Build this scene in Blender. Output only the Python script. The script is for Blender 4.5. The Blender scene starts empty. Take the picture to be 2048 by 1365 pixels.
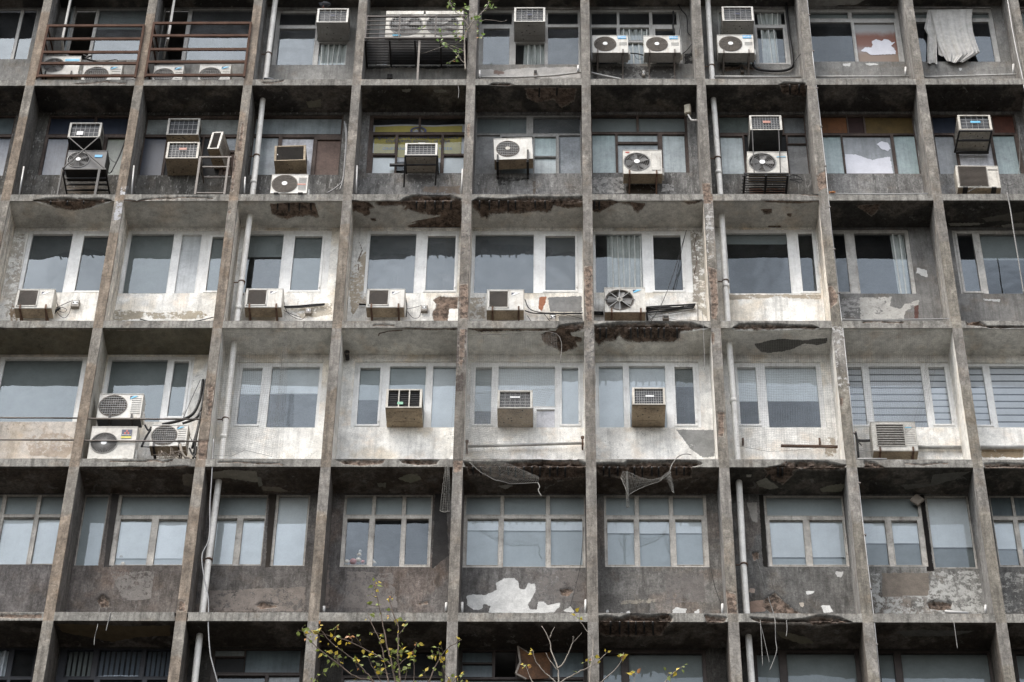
import bpy, math, random
import numpy as np
from mathutils import Vector, Matrix
R = math.radians
scene = bpy.context.scene
col = scene.collection
rng = random.Random(7)

# ------------------------------------------------------------------ camera solved from the grid of the facade
F, CX, CY = 5127.84, 1024.0, 682.5
CAM = np.array([9.17639, -36.78728, -35.22072])
_p, _y, _r = R(43.452635), R(-1.2791906), R(0.8961752)
FW = np.array([math.sin(_y)*math.cos(_p), math.cos(_y)*math.cos(_p), math.sin(_p)])
_r0 = np.array([math.cos(_y), -math.sin(_y), 0.0]); _u0 = np.cross(_r0, FW)
RT = math.cos(_r)*_r0 + math.sin(_r)*_u0
UP = -math.sin(_r)*_r0 + math.cos(_r)*_u0
def proj(P):
    d = np.asarray(P, float) - CAM
    w = d @ FW
    return np.stack([CX + F*(d @ RT)/w, CY - F*(d @ UP)/w], -1)
def ray(px, py):
    return FW + RT*(px-CX)/F + UP*(CY-py)/F
def UY(px, py, Y):
    d = ray(px, py); return CAM + d*((Y-CAM[1])/d[1])
def UZ(px, py, Z):
    d = ray(px, py); return CAM + d*((Z-CAM[2])/d[2])
# measuring windows of the photograph: origin and magnification
VW = {'a': (0, 0, 2.8444), 'b': (680, 0, 2.8444), 'c': (1328, 0, 2.8444), 'd': (0, 380, 2.4819), 'e': (680, 380, 2.4819),
      'f': (1328, 380, 2.4819), 'g': (0, 900, 2.8444), 'h': (680, 900, 2.8444), 'i': (1328, 900, 2.8444), 'o': (0, 0, 1),
      'z1a': (80, 220, 7.583), 'z1b': (310, 220, 7.584), 'z1c': (520, 240, 8.53), 'z1d': (730, 230, 8.029), 'z1e': (960, 230, 8.03),
      'z1f': (1190, 200, 7.183), 'z1g': (1420, 220, 7.582), 'z1h': (1850, 220, 7.586), 'z0a': (60, 0, 8.029), 'z0b': (280, 0, 8.029),
      'z0c': (720, 0, 8.029), 'z0d': (1160, 0, 7.877), 'z0e': (1410, 0, 8.03), 'z3a': (160, 760, 7.314), 'z3b': (1690, 820, 8.533),
      'z2a': (1180, 560, 8.533), 'z2b': (0, 560, 8.904), 'z3c': (740, 700, 4.6545), 'z2c': (460, 560, 4.452), 'zp1': (580, 1150, 5.389),
      'zp2': (1000, 1220, 5.12), 'zp0': (840, 0, 9.75), 'z0f': (1620, 0, 4.785), 'z4n': (880, 880, 3.938)}
for _i, _yy in ((1, 120), (2, 350), (3, 610), (4, 880), (5, 1190)):
    for _k, _c in enumerate('abcd'): VW['s%d%s' % (_i, _c)] = (512*_k, _yy, 4)
def px(v, x, y):
    o = VW[v]; return (o[0]+x/o[2], o[1]+y/o[2])
def P(v, x, y, Y): return UY(*px(v, x, y), Y)
def PZ(v, x, y, Z): return UZ(*px(v, x, y), Z)

FX = [-4.789, -2.3946, 0.0, 2.3878, 4.7690, 7.2701, 9.7865, 12.2972, 14.7000, 17.0758, 19.452, 21.83]   # left edges of the fins
FT = 0.195                                   # fin and slab thickness
ZB = [10.99, 7.342, 3.6737, 0.0, -3.6364, -7.2831, -10.93]   # undersides of the slabs
ST = 0.195
D = 0.7835                                   # depth of the recess
GROUND = -36.9
def bay(c): return FX[c]+FT, FX[c+1]         # bay c lies between fin c and fin c+1  (c 0..10)

# ------------------------------------------------------------------ noise for shaping surfaces
def _h(i, j, k, s):
    n = (i*374761393 + j*668265263 + k*2147483647 + s*1274126177) & 0xffffffff
    n = ((n ^ (n >> 13))*1274126177) & 0xffffffff
    n = ((n ^ (n >> 16))*2246822519) & 0xffffffff
    return ((n ^ (n >> 15)) & 0xffff)/65535.0
def vn(p, s, seed=0):
    q = np.asarray(p, float)*s; f = np.floor(q); t = q-f; t = t*t*(3-2*t); i = f.astype(np.int64)
    o = 0
    for a in (0, 1):
        for b in (0, 1):
            for c in (0, 1):
                w = (t[:, 0] if a else 1-t[:, 0])*(t[:, 1] if b else 1-t[:, 1])*(t[:, 2] if c else 1-t[:, 2])
                o = o + w*_h(i[:, 0]+a, i[:, 1]+b, i[:, 2]+c, seed)
    return o
def fbm(p, s, seed=0, n=4):
    o = 0; a = .5; tot = 0
    for k in range(n):
        o = o + a*vn(p, s*2**k, seed+k); tot += a; a *= .55
    return o/tot

# ------------------------------------------------------------------ materials
MATS = {}
def newmat(name):
    m = bpy.data.materials.new(name); m.use_nodes = True
    nt = m.node_tree; nt.nodes.clear()
    out = nt.nodes.new('ShaderNodeOutputMaterial')
    MATS[name] = m
    return m, nt, out
class NT:
    def __init__(s, nt): s.nt = nt
    def n(s, t, **kw):
        x = s.nt.nodes.new(t)
        for k, v in kw.items(): setattr(x, k, v)
        return x
    def put(s, inp, v):
        if isinstance(v, bpy.types.NodeSocket): s.nt.links.new(v, inp)
        elif v is not None:
            inp.default_value = v
    def math(s, op, a, b=None, c=None, clamp=False):
        x = s.n('ShaderNodeMath', operation=op, use_clamp=clamp)
        s.put(x.inputs[0], a)
        if b is not None: s.put(x.inputs[1], b)
        if c is not None: s.put(x.inputs[2], c)
        return x.outputs[0]
    def noise(s, vec, scale, detail=4, rough=.6, dist=0):
        x = s.n('ShaderNodeTexNoise'); s.put(x.inputs['Vector'], vec)
        x.inputs['Scale'].default_value = scale; x.inputs['Detail'].default_value = detail
        x.inputs['Roughness'].default_value = rough; x.inputs['Distortion'].default_value = dist
        return x.outputs['Fac']
    def mapr(s, v, a, b, c=0, d=1, smooth=True):
        x = s.n('ShaderNodeMapRange'); x.interpolation_type = 'SMOOTHSTEP' if smooth else 'LINEAR'
        s.put(x.inputs[0], v)
        for k, q in zip((1, 2, 3, 4), (a, b, c, d)): s.put(x.inputs[k], q)
        return x.outputs[0]
    def mix(s, f, a, b, blend='MIX'):
        x = s.n('ShaderNodeMix', data_type='RGBA', blend_type=blend)
        s.put(x.inputs[0], f)
        s.put(x.inputs[6], a if isinstance(a, bpy.types.NodeSocket) else (*a, 1))
        s.put(x.inputs[7], b if isinstance(b, bpy.types.NodeSocket) else (*b, 1))
        return x.outputs[2]
    def gray(s, f):
        x = s.n('ShaderNodeCombineColor'); [s.put(x.inputs[k], f) for k in range(3)]; return x.outputs[0]
    def mapping(s, vec, sc):
        x = s.n('ShaderNodeVectorMath', operation='MULTIPLY'); s.put(x.inputs[0], vec); x.inputs[1].default_value = sc
        return x.outputs[0]
    def attr(s, name):
        x = s.n('ShaderNodeAttribute', attribute_name=name); return x
    def bump(s, h, st, dist=.02):
        x = s.n('ShaderNodeBump'); s.put(x.inputs['Height'], h); x.inputs['Strength'].default_value = st; x.inputs['Distance'].default_value = dist
        return x.outputs[0]
    def bsdf(s, color, rough=.8, normal=None, metal=0, spec=.3):
        x = s.n('ShaderNodeBsdfPrincipled')
        s.put(x.inputs['Base Color'], color if isinstance(color, bpy.types.NodeSocket) else (*color, 1))
        s.put(x.inputs['Roughness'], rough); s.put(x.inputs['Metallic'], metal); s.put(x.inputs['Specular IOR Level'], spec)
        if normal is not None: s.put(x.inputs['Normal'], normal)
        return x.outputs[0]

def facade_material():
    m, nt, out = newmat('weathered_plaster'); g = NT(nt)
    pos = g.n('ShaderNodeNewGeometry').outputs['Position']
    base = g.attr('Col').outputs['Color']; c2 = g.attr('Col2').outputs['Color']
    mk = g.attr('Mask'); sp = g.n('ShaderNodeSeparateColor'); nt.links.new(mk.outputs['Color'], sp.inputs[0])
    spall, peel, grime = sp.outputs[0], sp.outputs[1], sp.outputs[2]
    fleck = mk.outputs['Alpha']
    nbig = g.noise(pos, 1.1, 7, .68, .6)
    nmid = g.noise(pos, 5.5, 7, .7, .3)
    nfin = g.noise(pos, 42, 4, .65)
    v = g.math('MULTIPLY', g.mapr(nbig, .3, .7, .82, 1.14), g.mapr(nmid, .28, .72, .82, 1.14))
    v = g.math('MULTIPLY', v, g.mapr(nfin, .3, .7, .84, 1.12))
    # old concrete carries a harder, pitted grain than painted plaster
    ngr = g.noise(pos, 19, 9, .78)
    hard = g.math('MULTIPLY', g.mapr(ngr, .34, .66, .74, 1.24), g.mapr(g.noise(g.mapping(pos, (4, 4, 1.2)), 2.0, 8, .76, .5), .34, .66, .72, 1.26))
    v = g.math('MULTIPLY', v, g.math('ADD', g.math('MULTIPLY', g.math('SUBTRACT', hard, 1.0), g.mapr(grime, .38, .58)), 1.0))
    c = g.mix(1.0, base, g.gray(v), 'MULTIPLY')
    # tint drift towards brown
    c = g.mix(g.mapr(g.noise(pos, 2.3, 5, .6), .5, .72, 0, .45), c, g.mix(1.0, c, (.95, .80, .66), 'MULTIPLY'))
    # hairline cracks in the plaster
    vor = g.n('ShaderNodeTexVoronoi', feature='DISTANCE_TO_EDGE'); vor.inputs['Scale'].default_value = 1.35
    wob = g.n('ShaderNodeVectorMath', operation='ADD'); nt.links.new(pos, wob.inputs[0])
    ncol = g.n('ShaderNodeTexNoise'); nt.links.new(pos, ncol.inputs['Vector']); ncol.inputs['Scale'].default_value = 3.5; ncol.inputs['Detail'].default_value = 5
    nt.links.new(ncol.outputs['Color'], wob.inputs[1]); nt.links.new(wob.outputs[0], vor.inputs['Vector'])
    ck = g.math('MULTIPLY', g.mapr(vor.outputs['Distance'], .0, .007, 1, 0), g.mapr(g.noise(pos, .9, 3), .52, .62, 0, .75))
    # run-down streaks: follow the vertical, absent from level faces
    st = g.noise(g.mapping(pos, (7.5, 7.5, .55)), 1.0, 6, .7)
    st2 = g.noise(g.mapping(pos, (22, 22, 1.6)), 1.0, 4, .65)
    gf = g.math('MULTIPLY', grime, g.math('ADD', g.mapr(st, .46, .68, 0, .75), g.mapr(st2, .55, .75, 0, .35)), clamp=True)
    blot = g.math('MULTIPLY', grime, g.mapr(g.noise(pos, 2.7, 8, .74, .8), .54, .68, 0, .55))
    gf = g.math('MAXIMUM', gf, blot)
    c = g.mix(gf, c, (.035, .031, .027))
    c = g.mix(ck, c, (.03, .026, .022))
    # pale lime drips
    nz_ = g.n('ShaderNodeSeparateXYZ'); nt.links.new(g.n('ShaderNodeNewGeometry').outputs['True Normal'], nz_.inputs[0])
    upr = g.math('SUBTRACT', 1.0, g.math('ABSOLUTE', nz_.outputs[2]), clamp=True)
    fl = g.math('MULTIPLY', g.math('MULTIPLY', fleck, upr), g.mapr(g.noise(g.mapping(pos, (30, 30, 5.5)), 1.0, 3, .6), .60, .68, 0, .8))
    c = g.mix(fl, c, (.36, .35, .33))
    fl2 = g.math('MULTIPLY', fleck, g.mapr(g.noise(pos, 4.2, 7, .75, .5), .60, .645, 0, .55))
    c = g.mix(fl2, c, (.26, .25, .225))
    # second coat where the first has peeled (or survives)
    npe = g.math('ADD', g.math('MULTIPLY', g.noise(pos, 9, 8, .74), .6), g.math('MULTIPLY', g.noise(pos, 3.2, 6, .7), .4))
    pf = g.mapr(g.math('ADD', peel, g.math('MULTIPLY', g.math('SUBTRACT', npe, .5), .8)), .50, .535)
    pc = g.mix(1.0, c2, g.gray(g.math('MULTIPLY', g.mapr(nmid, .3, .7, .8, 1.15), g.mapr(nfin, .3, .7, .88, 1.08))), 'MULTIPLY')
    c = g.mix(pf, c, pc)
    # broken concrete
    nsp = g.noise(pos, 17, 8, .75)
    sf = g.mapr(g.math('ADD', spall, g.math('MULTIPLY', g.math('SUBTRACT', nsp, .5), .55)), .47, .55)
    ns2 = g.noise(pos, 6.5, 7, .75, .4)
    sc = g.mix(g.mapr(ns2, .36, .62), (.055, .043, .035), (.26, .192, .148))
    sc = g.mix(g.mapr(g.noise(pos, 11, 6, .7), .57, .72, 0, .8), sc, (.26, .225, .19))
    sc = g.mix(g.mapr(nsp, .50, .34, 0, .8), sc, (.028, .022, .018))
    rim = g.math('MULTIPLY', g.mapr(g.math('ADD', spall, g.math('MULTIPLY', g.math('SUBTRACT', nsp, .5), .55)), .70, .56, 0, 1), g.mapr(nmid, .42, .58, 0, .85))
    sc = g.mix(rim, sc, (.33, .29, .245))
    c = g.mix(sf, c, sc)
    h = g.math('ADD', g.math('MULTIPLY', nmid, .5), g.math('MULTIPLY', nfin, .35))
    h = g.math('ADD', h, g.math('MULTIPLY', pf, .12))
    h = g.math('ADD', h, g.math('MULTIPLY', sf, g.math('MULTIPLY', nsp, 2.0)))
    nt.links.new(g.bsdf(c, .92, g.bump(h, .55, .03), spec=.15), out.inputs[0])
    return m
M_FAC = facade_material()

def paint(name, color, rough=.5, var=.25, dirt=.3, dirtcol=(.06, .05, .04), metal=0, scale=3.0, streak=True, bump=.12, spec=.35):
    m, nt, out = newmat(name); g = NT(nt)
    tc = g.n('ShaderNodeTexCoord').outputs['Object']
    oi = g.n('ShaderNodeObjectInfo').outputs['Random']
    off = g.n('ShaderNodeVectorMath', operation='ADD'); nt.links.new(tc, off.inputs[0])
    cv = g.n('ShaderNodeCombineXYZ'); [nt.links.new(g.math('MULTIPLY', oi, k), cv.inputs[i]) for i, k in enumerate((31., 17., 53.))]
    nt.links.new(cv.outputs[0], off.inputs[1]); v = off.outputs[0]
    n1 = g.noise(v, scale, 6, .65); n2 = g.noise(v, scale*9, 4, .6)
    c = g.mix(1.0, color, g.gray(g.math('MULTIPLY', g.mapr(n1, .3, .7, 1-var, 1+var*.6), g.mapr(n2, .3, .7, 1-var*.5, 1+var*.3))), 'MULTIPLY')
    if dirt > 0:
        d1 = g.noise(g.mapping(v, (9, 9, 1.2)) if streak else v, 1.0 if streak else scale*2, 6, .7)
        d2 = g.noise(v, scale*2.2, 7, .75, .5)
        f = g.math('MULTIPLY', dirt, g.math('ADD', g.mapr(d1, .48, .72, 0, .8), g.mapr(d2, .53, .7, 0, .7)), clamp=True)
        c = g.mix(f, c, dirtcol)
    nt.links.new(g.bsdf(c, rough, g.bump(g.math('ADD', n2, n1), bump, .01), metal, spec), out.inputs[0])
    return m
paint('white_metal', (.55, .535, .49), .45, .16, .5, (.27, .20, .125))
paint('old_white_metal', (.50, .48, .43), .5, .25, .40, (.13, .09, .06))
paint('cream_metal', (.47, .44, .38), .5, .25, .45, (.12, .085, .05))
paint('rusty_underside', (.37, .30, .21), .75, .4, .65, (.05, .03, .018), streak=False)
paint('grey_underside', (.32, .31, .29), .6, .25, .35, (.1, .08, .06), streak=False)
paint('dark_grey_metal', (.045, .047, .049), .5, .3, .3, (.03, .025, .02))
paint('black_steel', (.016, .015, .014), .55, .3, .25, (.05, .03, .02))
paint('brown_steel', (.078, .044, .031), .8, .3, .35, (.055, .03, .02), spec=.06)
paint('rusty_steel', (.12, .07, .045), .8, .45, .5, (.04, .022, .014))
paint('grey_steel', (.145, .125, .108), .55, .3, .4, (.07, .045, .03))
paint('grille_dark', (.045, .037, .030), .7, .35, .3, (.02, .016, .012), streak=False)
paint('grille_brown', (.10, .082, .065), .65, .3, .35, (.03, .024, .018), streak=False)
paint('grille_grey', (.20, .195, .185), .6, .2, .3, (.08, .07, .06), streak=False)
paint('coil_fins', (.062, .065, .068), .5, .5, .5, (.025, .022, .02), metal=.3, streak=False, scale=6)
paint('wire_guard', (.33, .33, .32), .45, .2, .3, (.15, .1, .07))
paint('plastic_white', (.72, .72, .70), .4, .08, .1)
paint('label_blue', (.05, .30, .55), .4, .08, .1)
paint('label_sky', (.13, .42, .60), .4, .08, .1)
paint('label_navy', (.025, .03, .06), .4, .1, .1)
paint('label_red', (.45, .07, .04), .45, .15, .2)
paint('label_pale_red', (.42, .20, .15), .5, .15, .2)
paint('label_yellow', (.55, .50, .08), .45, .1, .1)
paint('label_green', (.20, .42, .28), .45, .1, .1)
paint('frame_white', (.76, .755, .725), .45, .12, .28, (.20, .16, .11))
paint('frame_old', (.47, .45, .41), .55, .25, .55, (.13, .10, .07))
paint('frame_beige', (.50, .465, .41), .6, .28, .6, (.085, .06, .04))
paint('frame_alu', (.40, .39, .365), .5, .2, .4, (.14, .12, .09))
paint('frame_rust', (.085, .062, .05), .75, .45, .55, (.025, .016, .012))
paint('frame_grey', (.26, .255, .24), .65, .25, .5, (.07, .055, .04))
paint('frame_dark', (.028, .029, .034), .55, .25, .3, (.06, .05, .04))
paint('frame_brown', (.05, .038, .032), .6, .3, .4, (.02, .016, .012))
paint('pvc_pipe', (.74, .715, .66), .45, .15, .55, (.24, .20, .15))
paint('pvc_white', (.39, .385, .37), .4, .1, .4, (.25, .22, .18))
paint('conduit_grey', (.38, .375, .355), .5, .2, .5, (.12, .10, .08))
paint('rubber_black', (.012, .012, .012), .6, .3, .2, (.05, .045, .04))
paint('cable_grey', (.25, .25, .25), .6, .2, .3)
paint('cable_pale', (.17, .165, .155), .6, .2, .3)
paint('switch_box', (.26, .235, .20), .55, .25, .5, (.07, .05, .035))
paint('tan_lamp', (.33, .29, .22), .5, .2, .3)
paint('twine', (.40, .385, .35), .8, .2, .3)
paint('twine_dark', (.17, .16, .145), .8, .2, .3)
paint('twine_pale', (.25, .24, .215), .8, .2, .2)
paint('room_plaster', (.22, .22, .21), .9, .2, .1)
paint('room_dark', (.03, .03, .032), .9, .3, .1)
paint('blind_grey', (.50, .54, .54), .8, .07, .05)
paint('blind_pale', (.90, .93, .93), .8, .06, .05)
paint('blind_dull', (.24, .26, .25), .8, .1, .05)
paint('blind_dark', (.085, .092, .092), .85, .12, .05)
paint('zebra_light', (.90, .90, .92), .8, .06, .05)
paint('zebra_dark', (.22, .23, .25), .8, .06, .05)
paint('curtain_pale', (.56, .575, .54), .85, .15, .1)
paint('curtain_white', (.60, .63, .66), .85, .12, .1)
paint('cloth_white', (.50, .485, .455), .9, .2, .35, (.30, .27, .22), scale=7, bump=.9)
paint('paper_white', (.70, .70, .74), .8, .08, .05)
paint('poster_red', (.33, .05, .05), .6, .2, .2)
paint('bark', (.115, .085, .065), .85, .35, .3, (.05, .035, .025))
paint('bark_pale', (.25, .22, .185), .85, .3, .3, (.08, .06, .045))
paint('pigeon_grey', (.055, .06, .07), .7, .3, .1)
paint('pigeon_pale', (.16, .165, .175), .7, .3, .1)
paint('wood_panel', (.13, .062, .028), .6, .5, .5, (.035, .016, .008))
paint('wood_edge', (.28, .24, .20), .75, .3, .4)
paint('toy_pink', (.50, .32, .33), .8, .15, .05)
paint('toy_white', (.66, .64, .58), .8, .15, .05)
paint('asphalt', (.055, .055, .055), .9, .3, .2, streak=False, scale=.3)
paint('banner_yellow', (.46, .38, .085), .6, .12, .12, (.3, .26, .12))
paint('banner_white', (.52, .52, .54), .6, .1, .1)
paint('banner_ink', (.10, .11, .22), .6, .1, .1)
paint('banner_blue', (.12, .22, .34), .6, .1, .1)
paint('orange_tag', (.55, .13, .03), .6, .2, .2)
def solid(key, c, **k):
    if key not in MATS: paint(key, c, **k)
    return key
def leafmat(name, c, t):
    m, nt, out = newmat(name); g = NT(nt)
    n = g.noise(g.n('ShaderNodeNewGeometry').outputs['Position'], 16, 3)
    cc = g.mix(g.mapr(n, .3, .7), tuple(x*.7 for x in c), tuple(min(1, x*1.25) for x in c))
    tr = g.n('ShaderNodeBsdfTranslucent'); nt.links.new(cc, tr.inputs[0])
    mx = g.n('ShaderNodeMixShader'); mx.inputs[0].default_value = t
    nt.links.new(g.bsdf(cc, .5, spec=.3), mx.inputs[1]); nt.links.new(tr.outputs[0], mx.inputs[2]); nt.links.new(mx.outputs[0], out.inputs[0])
leafmat('leaf_green', (.20, .24, .055), .35); leafmat('leaf_yellow', (.50, .38, .05), .35); leafmat('leaf_rust', (.42, .20, .08), .3); leafmat('leaf_fresh', (.17, .26, .06), .35)

def glass(name, tint, dust, refl=1.8, rough=.015, dustcol=(.30, .31, .32)):
    m, nt, out = newmat(name); g = NT(nt)
    pos = g.n('ShaderNodeNewGeometry').outputs['Position']
    fr = g.n('ShaderNodeFresnel'); fr.inputs[0].default_value = 1.5
    wav = g.noise(pos, 1.6, 2, .5)
    bmp = g.bump(wav, .25, .012)
    gl = g.n('ShaderNodeBsdfGlossy'); gl.inputs['Color'].default_value = (.84, .94, 1, 1); gl.inputs['Roughness'].default_value = rough; nt.links.new(bmp, gl.inputs['Normal'])
    tr = g.n('ShaderNodeBsdfTransparent'); tr.inputs[0].default_value = (*tint, 1)
    df = g.n('ShaderNodeBsdfDiffuse'); df.inputs[0].default_value = (*dustcol, 1)
    m1 = g.n('ShaderNodeMixShader')
    dn = g.math('ADD', g.mapr(g.noise(pos, 2.2, 6, .7), .35, .75, dust*.45, dust*1.4), g.mapr(g.noise(g.mapping(pos, (26, 26, 1.3)), 1, 4, .6), .55, .75, 0, dust*.8))
    nt.links.new(dn, m1.inputs[0]); nt.links.new(tr.outputs[0], m1.inputs[1]); nt.links.new(df.outputs[0], m1.inputs[2])
    m2 = g.n('ShaderNodeMixShader'); nt.links.new(g.math('MULTIPLY', fr.outputs[0], refl, clamp=True), m2.inputs[0])
    nt.links.new(m1.outputs[0], m2.inputs[1]); nt.links.new(gl.outputs[0], m2.inputs[2]); nt.links.new(m2.outputs[0], out.inputs[0])
glass('window_glass', (.97, .99, .99), .035)
glass('banner_glass', (.97, .98, .97), .05, refl=.9)
glass('dirty_glass', (.80, .84, .84), .22)
glass('dark_glass', (.5, .54, .60), .08)
def frost(name, c, rough=.28):
    m, nt, out = newmat(name); g = NT(nt)
    pos = g.n('ShaderNodeNewGeometry').outputs['Position']
    n1 = g.noise(pos, 1.7, 6, .7); n2 = g.noise(g.mapping(pos, (18, 18, .9)), 1, 5, .65); n3 = g.noise(pos, 25, 4, .6)
    v = g.math('MULTIPLY', g.mapr(n1, .3, .7, .75, 1.2), g.math('MULTIPLY', g.mapr(n2, .35, .75, 1.05, .78), g.mapr(n3, .3, .7, .92, 1.06)))
    cc = g.mix(1.0, c, g.gray(v), 'MULTIPLY')
    cc = g.mix(g.mapr(g.noise(pos, 3.1, 8, .75, .6), .58, .7, 0, .5), cc, tuple(x*.35 for x in c))
    nt.links.new(g.bsdf(cc, rough, spec=.55), out.inputs[0])
def ensure_frost(c, rough=.28):
    k = 'dull_pane_%d' % (len([q for q in MATS if q.startswith('dull_pane')]))
    for q in MATS:
        if q.startswith('dull_pane') and MATS[q].get('c') == list(c): return q
    frost(k, c, rough); MATS[k]['c'] = list(c); return k
def board(c): 
    k = 'board_' + '_'.join('%03d' % int(x*1000) for x in c)
    if k not in MATS: paint(k, c, .75, .28, .45, tuple(x*.3 for x in c))
    return k

# rust-stained film on a pane
def stain_mat():
    m, nt, out = newmat('rust_stained_film'); g = NT(nt)
    tc = g.n('ShaderNodeTexCoord').outputs['Generated']
    s = g.n('ShaderNodeSeparateXYZ'); nt.links.new(tc, s.inputs[0])
    n = g.noise(tc, 5, 6, .65)
    zz = g.math('ADD', s.outputs[2], g.math('MULTIPLY', g.math('SUBTRACT', n, .5), .16))
    f1 = g.math('MULTIPLY', g.mapr(zz, .86, .66, 0, 1), g.mapr(zz, .50, .30, 1, .35))
    ex = g.math('MAXIMUM', f1, g.math('MULTIPLY', g.mapr(s.outputs[0], .86, .98), g.mapr(zz, .86, .70)))
    c = g.mix(ex, (.30, .30, .29), (.16, .055, .028))
    c = g.mix(g.mapr(zz, .36, .20), c, (.20, .135, .09))
    nt.links.new(g.bsdf(c, .35, spec=.5), out.inputs[0])
stain_mat()
# ------------------------------------------------------------------ mesh helpers
class MB:
    def __init__(s): s.v = []; s.f = []; s.mi = []; s.sm = []; s.m = 0; s.T = None
    def add(s, vs, fs, smooth=False):
        o = len(s.v)
        if s.T is not None: vs = [tuple(s.T @ Vector(v)) for v in vs]
        s.v += [tuple(v) for v in vs]
        for f in fs: s.f.append(tuple(i+o for i in f)); s.mi.append(s.m); s.sm.append(smooth)
        return s
    def box(s, x0, y0, z0, x1, y1, z1, c=0):
        if x0 > x1: x0, x1 = x1, x0
        if y0 > y1: y0, y1 = y1, y0
        if z0 > z1: z0, z1 = z1, z0
        if c <= 0:
            v = [(x, y, z) for z in (z0, z1) for y in (y0, y1) for x in (x0, x1)]
            return s.add(v, [(0, 2, 3, 1), (4, 5, 7, 6), (0, 1, 5, 4), (2, 6, 7, 3), (0, 4, 6, 2), (1, 3, 7, 5)])
        c = min(c, (x1-x0)*.45, (y1-y0)*.45, (z1-z0)*.45)
        X, Y, Z = (x0, x1), (y0, y1), (z0, z1); sg = (1, -1); v = []; idx = {}
        for i in (0, 1):
            for j in (0, 1):
                for k in (0, 1):
                    for a in range(3):
                        q = [X[i], Y[j], Z[k]]
                        for b, (ii) in enumerate((i, j, k)):
                            if b != a: q[b] += c*sg[ii]
                        idx[i, j, k, a] = len(v); v.append(q)
        f = []
        for a in range(3):
            b, d = [t for t in range(3) if t != a]
            for e in (0, 1):
                def K(p, q_):
                    t = [0, 0, 0]; t[a] = e; t[b] = p; t[d] = q_; return idx[t[0], t[1], t[2], a]
                f.append((K(0, 0), K(1, 0), K(1, 1), K(0, 1)))
            for p in (0, 1):
                for q_ in (0, 1):
                    def K2(e, ax):
                        t = [0, 0, 0]; t[a] = e; t[b] = p; t[d] = q_; return idx[t[0], t[1], t[2], ax]
                    f.append((K2(0, b), K2(1, b), K2(1, d), K2(0, d)))
        for i in (0, 1):
            for j in (0, 1):
                for k in (0, 1): f.append(tuple(idx[i, j, k, a] for a in range(3)))
        return s.add(v, f)
    def tube(s, pts, r, n=6, cap=True, smooth=True):
        pts = [Vector(p) for p in pts]; rr = r if hasattr(r, '__len__') else [r]*len(pts)
        v = []; f = []; ref = None
        for i, p in enumerate(pts):
            t = (pts[min(i+1, len(pts)-1)]-pts[max(i-1, 0)])
            t = t.normalized() if t.length > 1e-9 else Vector((0, 0, 1))
            if ref is None: ref = t.orthogonal().normalized()
            u = (ref-t*ref.dot(t)); u = u.normalized() if u.length > 1e-6 else t.orthogonal().normalized()
            ref = u; w = t.cross(u)
            for k in range(n):
                a = 2*math.pi*k/n; v.append(p+(u*math.cos(a)+w*math.sin(a))*rr[i])
        for i in range(len(pts)-1):
            for k in range(n):
                a, b = i*n+k, i*n+(k+1) % n; f.append((a, b, b+n, a+n))
        if cap: f.append(tuple(range(n-1, -1, -1))); f.append(tuple((len(pts)-1)*n+k for k in range(n)))
        return s.add(v, f, smooth)
    def bar(s, a, b, w, d=None, up=(0, 1, 0)):
        a, b = Vector(a), Vector(b); d = d or w; t = (b-a).normalized(); u = Vector(up)
        if abs(t.dot(u)) > .95: u = Vector((1, 0, 0))
        sx = t.cross(u).normalized(); sy = sx.cross(t)
        v = []
        for p in (a, b):
            for i, j in ((-1, -1), (1, -1), (1, 1), (-1, 1)): v.append(p+sx*(i*w/2)+sy*(j*d/2))
        return s.add(v, [(3, 2, 1, 0), (4, 5, 6, 7), (0, 1, 5, 4), (1, 2, 6, 5), (2, 3, 7, 6), (3, 0, 4, 7)])
    def ring(s, cx, y, cz, r0, r1, depth, n=40, sx=1.0):
        # annulus facing -y, outer radius r1, inner r0, from y to y+depth
        v = []; f = []
        for k in range(n):
            a = 2*math.pi*k/n; ca, sa = math.cos(a)*sx, math.sin(a)
            v += [(cx+ca*r0, y, cz+sa*r0), (cx+ca*r1, y, cz+sa*r1), (cx+ca*r1, y+depth, cz+sa*r1), (cx+ca*r0, y+depth, cz+sa*r0)]
        for k in range(n):
            a, b = 4*k, 4*((k+1) % n)
            for i in range(4):
                j = (i+1) % 4; f.append((a+i, a+j, b+j, b+i))
        return s.add(v, f)
    def disc(s, cx, y, cz, r, n=40, depth=0):
        v = [(cx+math.cos(2*math.pi*k/n)*r, y, cz+math.sin(2*math.pi*k/n)*r) for k in range(n)]; f = [tuple(range(n))]
        if depth:
            v += [(a, b+depth, c) for a, b, c in v]; f.append(tuple(range(2*n-1, n-1, -1)))
            f += [(k, k+n, (k+1) % n+n, (k+1) % n) for k in range(n)]
        return s.add(v, f)
    def prism(s, pts, d):
        # polygon given as 3-d points, pushed along vector d
        n = len(pts); d = Vector(d); v = [Vector(p) for p in pts]; v += [p+d for p in v]
        return s.add(v, [tuple(range(n)), tuple(range(2*n-1, n-1, -1))]+[(k, k+n, (k+1) % n+n, (k+1) % n) for k in range(n)])
    def build(s, name, mats, parent=None, loc=None, bevel=0):
        me = bpy.data.meshes.new(name)
        me.from_pydata(s.v, [], s.f); 
        for m in ([mats] if isinstance(mats, str) else mats): me.materials.append(MATS[m])
        me.polygons.foreach_set('material_index', s.mi); me.polygons.foreach_set('use_smooth', s.sm)
        me.update()
        o = bpy.data.objects.new(name, me); col.objects.link(o)
        if parent is not None: o.parent = parent
        if loc is not None: o.location = loc
        if bevel:
            b = o.modifiers.new('edge', 'BEVEL'); b.width = bevel; b.segments = 2; b.limit_method = 'ANGLE'
        return o
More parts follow.
